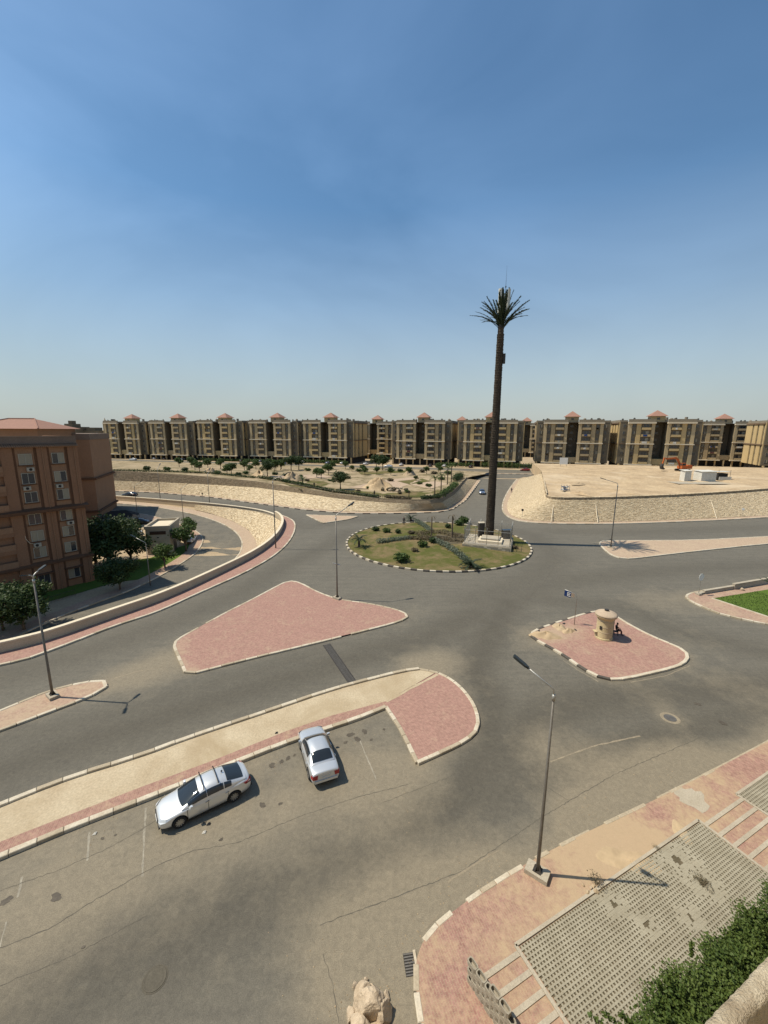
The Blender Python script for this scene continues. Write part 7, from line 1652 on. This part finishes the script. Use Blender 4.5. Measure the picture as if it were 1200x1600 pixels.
# mounds
def pheap(px, r, h, mat, lab, seed, asp=.6): 
    p = PK(*px); heap(p, r, h, mat, lab, seed, 'earth_mound', asp, 'mound', rough=.45)
pheap((592,764),5.5,2.3,'sand','pale sand mound in the middle of the park',41); pheap((456,750),4.5,1.9,'dirt','brown earth mound left of the park plaza',42); pheap((330,739),3.2,1.3,'sand','small pale mound on the left park terrace',44); pheap((405,743),4,1.3,'sand','flat sandy mound near the left park trees',45); pheap((640,742),7,1.8,'dirt','long heap of brown earth at the back of the park',46,.3)
rp_ = T(empty('rubble_heap', PK(616,767)), 'grey-brown rubble heap beside the pale mound in the park', 'rubble')
rg = random.Random(55)
for i in range(26): boulder(rp_, (rg.uniform(-3.8,3.4), rg.uniform(-1.6,1.6), rg.uniform(.1,.9)), (rg.uniform(.4,.9), rg.uniform(.4,.8), rg.uniform(.3,.6)), 80+i, 'soil' if i % 3 else 'rock')
for i, (px, py, lab) in enumerate([(491,762,'distant person in dark clothes near the park edge, left'),(585,776,'distant person in dark clothes standing at the fence of the park'),(639,777,'distant person in dark clothes standing by the front park corner')]):
    p = PK(px, py); person((p[0], p[1], p[2]), R(40*i), STAND, EDG, RADS, lab)
# park fence posts on the embankment edge
pfz = T(empty('park_fence', (0,0,0)), 'thin dark picket fence along the front edge of the park', 'fence')
fl_ = resample([(p[0], p[1]+.05, p[2]+.15) for p in W2 if p[0] > -45 and p[1] < 118], .5); fp = MB(); fp.tube([(0,0,0),(0,0,.95)], .028, 4); fpm = fp.mesh('picket','dark_steel')
for p in fl_: o = link('picket', fpm, pfz); o.location = p
mb = MB(); mb.tube([(p[0],p[1],p[2]+.9) for p in fl_], .025, 4); mb.build('top_rail', 'dark_steel', pfz); mb = MB(); mb.tube([(p[0],p[1],p[2]+.15) for p in fl_], .02, 4); mb.build('bottom_rail', 'dark_steel', pfz)

# parked cars in front of the far blocks
proto_c = None; rg = random.Random(77); paints = ['white_paint','black_paint','silver_paint','black_paint','silver_grey_paint','red_paint','white_paint','blue_paint','black_paint']
xs_c = [-150,-141,-134,-122,-113,-101,-94,-83,-71,-64,-55,-46,-31,-23,-10,2,9,24,31,44,66,75,98,110]
protoc = {}
nmcol = {'white_paint':'white','black_paint':'black','silver_paint':'silver','silver_grey_paint':'grey','red_paint':'red','blue_paint':'blue'}
for i, x in enumerate(xs_c):
    pt_ = paints[(i*4+i//3) % len(paints)]; y = ROWY(x) - (7.5 if i % 5 else 19); az = 75 if i % 5 else 166
    lab = 'small distant %s car parked before the far apartment blocks' % nmcol[pt_]; grp = 'distant %s parked cars' % nmcol[pt_]
    if pt_ not in protoc: protoc[pt_] = sedan((x, y, 1.5), R(az), pt_, lab, 4.4, 1.8, 1.5, detail=False, group=grp); c = protoc[pt_]
    else: c = copy_tree(protoc[pt_])
    c.location = (x, y, 1.5); c.rotation_euler = (0,0,R(az+rg.uniform(-5,5)))
# hedges and awnings at the foot of the blocks
def far_hedge(x0, x1, off, h, lab, seed):
    t = T(empty('far_hedge', (x0, ROWY(x0)-off, 1.5)), lab, 'hedge'); bl = []; rg2 = random.Random(seed); x = 0
    while x < x1-x0: bl.append((x, -0.252*x+rg2.uniform(-.3,.3), h*.5, 1.5, 1.2, h*rg2.uniform(.4,.6))); x += 1.4
    link('foliage', leaf_mesh('foliage', bl, int(90*len(bl)), .5, 'leaf', seed, .5, .5), t)
far_hedge(28, 46, 6, 2.6, 'green hedge before the block behind the palm mast, left part', 31); far_hedge(50, 76, 6, 3.2, 'tall green hedge right of the palm mast before the far block', 32); far_hedge(150, 200, 5, 3.0, 'dark green hedge behind the sandy plot under the right blocks', 33); far_hedge(-46,-22,6,2.2,'green hedge before the block behind the park',34); far_hedge(-110,-60,8,1.8,'low green planting before the left blocks',35)
aw = T(empty('awning', (-52, ROWY(-52)-3, 1.5), R(-16)), 'small white awning at the foot of the fourth block', 'awning'); mb = MB(); mb.add([(-3,-2,2.6),(3,-2,2.6),(3,1.5,3.3),(-3,1.5,3.3)],[(0,1,2,3)]); mb.add([(-3,-2,2.5),(3,-2,2.5),(3,1.5,3.2),(-3,1.5,3.2)],[(3,2,1,0)]); mb.build('cover','shed_white',aw)
pq = MB(); pq.tube([(0,0,0),(0,0,2.6)], .05, 5); pm2 = pq.mesh('post','steel')
for a in (-2.8,2.8): o = link('post', pm2, aw); o.location = (a,-1.9,0)
bbx, bby, bbz = at_depth(880, 730, 176); bb = T(empty('billboard', (bbx, 176, 2), R(-10)), 'blank white board at the back left of the sandy plot', 'board'); mb = MB(); mb.box(-1.6,1.6,-.05,.05,4.2,7.0); mb.build('panel','sign_white',bb)
pq = MB(); pq.tube([(0,0,0),(0,0,4.2)], .06, 5); pm3 = pq.mesh('post','steel')
for a in (-1.2,1.2): o = link('post', pm3, bb); o.location = (a,0,0)

# ================================================================== PLOT: excavator, sheds, trailer
def PT(px, py):
    z = 5.0
    for _ in range(6): p = G(px, py, z); z = 4.35 + .10*lump(p[0],p[1]) + .10*lump(p[0]*3,p[1]*3+5) + 1.0*sstep(105,150,p[1])
    return (p[0], p[1], z)
e0 = PT(1066, 736); ex = T(empty('excavator', e0, R(4), .92), 'orange tracked excavator with folded boom on the sandy plot', 'excavator')
tk = MB(); n = 20; prof_ = [((1.9+.42*math.cos(a) if math.cos(a) > 0 else -1.9+.42*math.cos(a)), .45+.45*math.sin(a)) for a in [2*math.pi*k_/n + .01 for k_ in range(n)]]
for y0_, y1_ in ((0, .6),):
    tk.add([(x,y0_,z) for x,z in prof_]+[(x,y1_,z) for x,z in prof_], [(k_,(k_+1)%n,n+(k_+1)%n,n+k_) for k_ in range(n)]+[tuple(range(n))[::-1],tuple(range(n,2*n))])
tkm = tk.mesh('track','rubber')
for y in (-1.5, .9):
    o = link('track', tkm, ex); o.location = (0,y,0)
    for k_ in range(5): mb = MB(); mb.tube([(-1.6+k_*.8,y-.02,.42),(-1.6+k_*.8,y+.62,.42)], .22, 10); mb.build('roller','dark_steel',o).location = (0,-y,0)
mb = MB(); mb.box(-1.3,1.3,-.9,.9,.5,.95); mb.build('undercarriage','dark_steel',ex)
mb = MB(); mb.prism([(3.0,-1.35),(3.25,-.9),(3.25,.9),(3.0,1.35),(-1.4,1.35),(-1.4,-1.35)], 1.0, 2.2); hs2 = mb.build('house','excavator_orange',ex)
mb = MB(); mb.box(1.2,3.1,-1.2,1.2,2.203,2.5); mb.build('engine_cover','excavator_orange',hs2); mb = MB(); mb.tube([(1.6,.6,2.5),(1.6,.6,3.0)],.08,8); mb.build('exhaust','dark_steel',hs2)
mb = MB(); mb.prism([(-1.5,-1.3),(.2,-1.3),(.2,-.25),(-1.5,-.25)], 2.203, 3.35); cbx = mb.build('cab','excavator_orange',ex)
mb = MB(); mb.box(-1.35,.05,-1.33,-1.305,2.4,3.15); mb.build('cab_window','glass',cbx); mb = MB(); mb.box(-1.53,-1.505,-1.2,-.35,2.35,3.2); mb.build('cab_window','glass',cbx)
def beam(pts, w_, hts, nm, mat='excavator_orange', y=.25):
    mb = MB(); P = []
    for (x, z), h in zip(pts, hts): P.append((x, z, h))
    V = []
    for i, (x, z, h) in enumerate(P):
        a = P[max(0,i-1)]; b = P[min(len(P)-1,i+1)]; dx, dz = b[0]-a[0], b[1]-a[1]; l = math.hypot(dx,dz) or 1; nx_, nz_ = -dz/l, dx/l
        for s, yy in ((-1,-1),(1,-1),(1,1),(-1,1)): V.append((x+nx_*h*.5*s, y+yy*w_*.5, z+nz_*h*.5*s))
    m2 = len(P); mb.add(V, [(4*i+k_,4*i+(k_+1)%4,4*i+4+(k_+1)%4,4*i+4+k_) for i in range(m2-1) for k_ in range(4)] + [(0,1,2,3),(4*m2-1,4*m2-2,4*m2-3,4*m2-4)]); return mb.build(nm, mat, ex)
bo_ = beam([(-1.0,1.7),(-2.4,4.6),(-3.3,5.3),(-7.4,4.9)], .5, [.7,.8,.8,.45], 'boom')
beam([(-6.9,5.1),(-8.2,5.3),(-8.7,3.0)], .4, [.3,.6,.35], 'stick'); 
mb = MB(); mb.tube([(-1.4,.25,1.7),(-3.0,.25,4.4)],.09,8); mb.build('boom_cylinder','galvanised',ex); mb = MB(); mb.tube([(-3.6,.25,5.8),(-7.6,.25,5.7)],.08,8); mb.build('stick_cylinder','galvanised',ex)
mb = MB(); P = [(-8.5,3.0),(-9.0,2.9),(-9.5,1.9),(-9.2,.9),(-8.3,.6),(-7.7,1.0),(-8.4,1.4),(-8.6,2.0)]; m2 = len(P)
mb.add([(x,-.35,z) for x,z in P]+[(x,.85,z) for x,z in P], [(k_,(k_+1)%m2,m2+(k_+1)%m2,m2+k_) for k_ in range(m2)]+[tuple(range(m2))[::-1],tuple(range(m2,2*m2))]); mb.build('bucket','dark_steel',ex)
# sheds
def shed(px, w_, d_, h_, lab, az=4, roofout=.25, slope=.25):
    p = PT(*px); t = T(empty('site_shed', p, R(az)), lab, 'shed')
    mb = MB(); mb.box(-w_/2,w_/2,-d_/2,d_/2,-.2,h_); mb.build('wall','shed_white',t)
    mb = MB(); a = roofout; mb.add([(-w_/2-a,-d_/2-a,h_+.02),(w_/2+a,-d_/2-a,h_+.02),(w_/2+a,d_/2+a,h_+slope),(-w_/2-a,d_/2+a,h_+slope),(-w_/2-a,-d_/2-a,h_+.12),(w_/2+a,-d_/2-a,h_+.12),(w_/2+a,d_/2+a,h_+slope+.1),(-w_/2-a,d_/2+a,h_+slope+.1)],[(0,3,2,1),(4,5,6,7),(0,1,5,4),(1,2,6,5),(2,3,7,6),(3,0,4,7)]); mb.build('roof','shed_white',t)
    rib = MB(); rib.box(-.03,.03,-.03,0,0,h_-.05); rm = rib.mesh('panel_rib','shed_white')
    for i in range(int(w_/.8)): o = link('panel_rib', rm, t); o.location = (-w_/2+.5+i*.8, -d_/2-.002, 0)
    return t
shed((1070,751),2.1,2.0,3.0,'narrow white site hut in front of the excavator')
s2_ = shed((1100,751),4.8,3.2,2.9,'wide white site shed with a lean-to on the sandy plot')
s3 = T(empty('lean_to', PT(1124,750), R(4)), 'dark open lean-to beside the white site shed', 'shed'); mb = MB(); mb.box(-1.6,1.8,-.9,1.2,0,2.0); mb.build('dark_bay','dark_interior',s3); mb = MB(); mb.box(-1.8,2.4,-1.3,1.5,2.5,2.62); mb.build('roof','shed_white',s3)
pq = MB(); pq.tube([(0,0,0),(0,0,3.2)], .05, 5); pm4 = pq.mesh('post','dark_steel')
for a in (-1.7,2.3): o = link('post', pm4, s3); o.location = (a,-1.2,0)
mb = MB(); mb.box(-1.5,2.6,-1.5,-1.35,0,1.0); mb.build('low_panel','shed_white',s3)
p = PT(1102,756); sl3 = S(add_flat(None, 'concrete_pad', [(p[0]-9,p[1]-1.5),(p[0]+7,p[1]-1.5),(p[0]+7,p[1]+4),(p[0]-9,p[1]+4)], p[2]+.16, 'concrete'))
tr0 = PT(883, 768); tl_ = T(empty('stone_crate', tr0, R(15)), 'blue and white loaded frame trailer near the plot wall', 'trailer')
mb = MB(); mb.box(-.9,.9,-.6,.6,.35,.5); mb.build('deck','blue_paint',tl_)
for a in (-.85,.85):
    for b in (-.55,.55): mb = MB(); mb.tube([(a,b,0),(a,b,1.7)], .05, 5); mb.build('post','blue_paint',tl_)
for i in range(9): mb = MB(); x = rg.uniform(-.7,.6); z = .5+.3*(i//3); mb.box(x-.25,x+.25,-.5+.1*(i%3),.4,z,z+.26); mb.build('bag','shed_white' if i % 2 else 'blue_paint',tl_)
heap(PT(905,772),4.0,.5,'sand','low sand ridge just behind the plot wall at its left',91,'earth_mound',.4,'mound'); heap(PT(960,770),6.5,.6,'sand','long low sand ridge behind the plot wall, middle',92,'earth_mound',.25,'mound'); heap(PT(905,758),3.0,.4,'dirt','patch of brown spoil on the left of the plot',93,'earth_mound',.5,'mound')
# litter on the nearby asphalt
for i, (px, py, m, lab) in enumerate([(148,1303,'shed_white','scrap of white litter in the parking bays'),(432,1148,'plastic_black','small black litter on the median strip'),(319,1301,'shed_white','tiny white scrap beside the silver sedan'),(326,1288,'plastic_black','dark scrap lying by the silver sedan')]):
    mb = MB(); c = G(px, py); s_ = .09; mb.add([(-s_,-s_,0),(s_,-s_*.6,.02),(s_*.8,s_,.05),(-s_*.7,s_*.8,.01),(0,0,.09)], [(0,1,4),(1,2,4),(2,3,4),(3,0,4)]); o = mb.build('litter', m); o.location = (c[0], c[1], .135 if py < 1200 else .01); T(o, lab, 'litter')
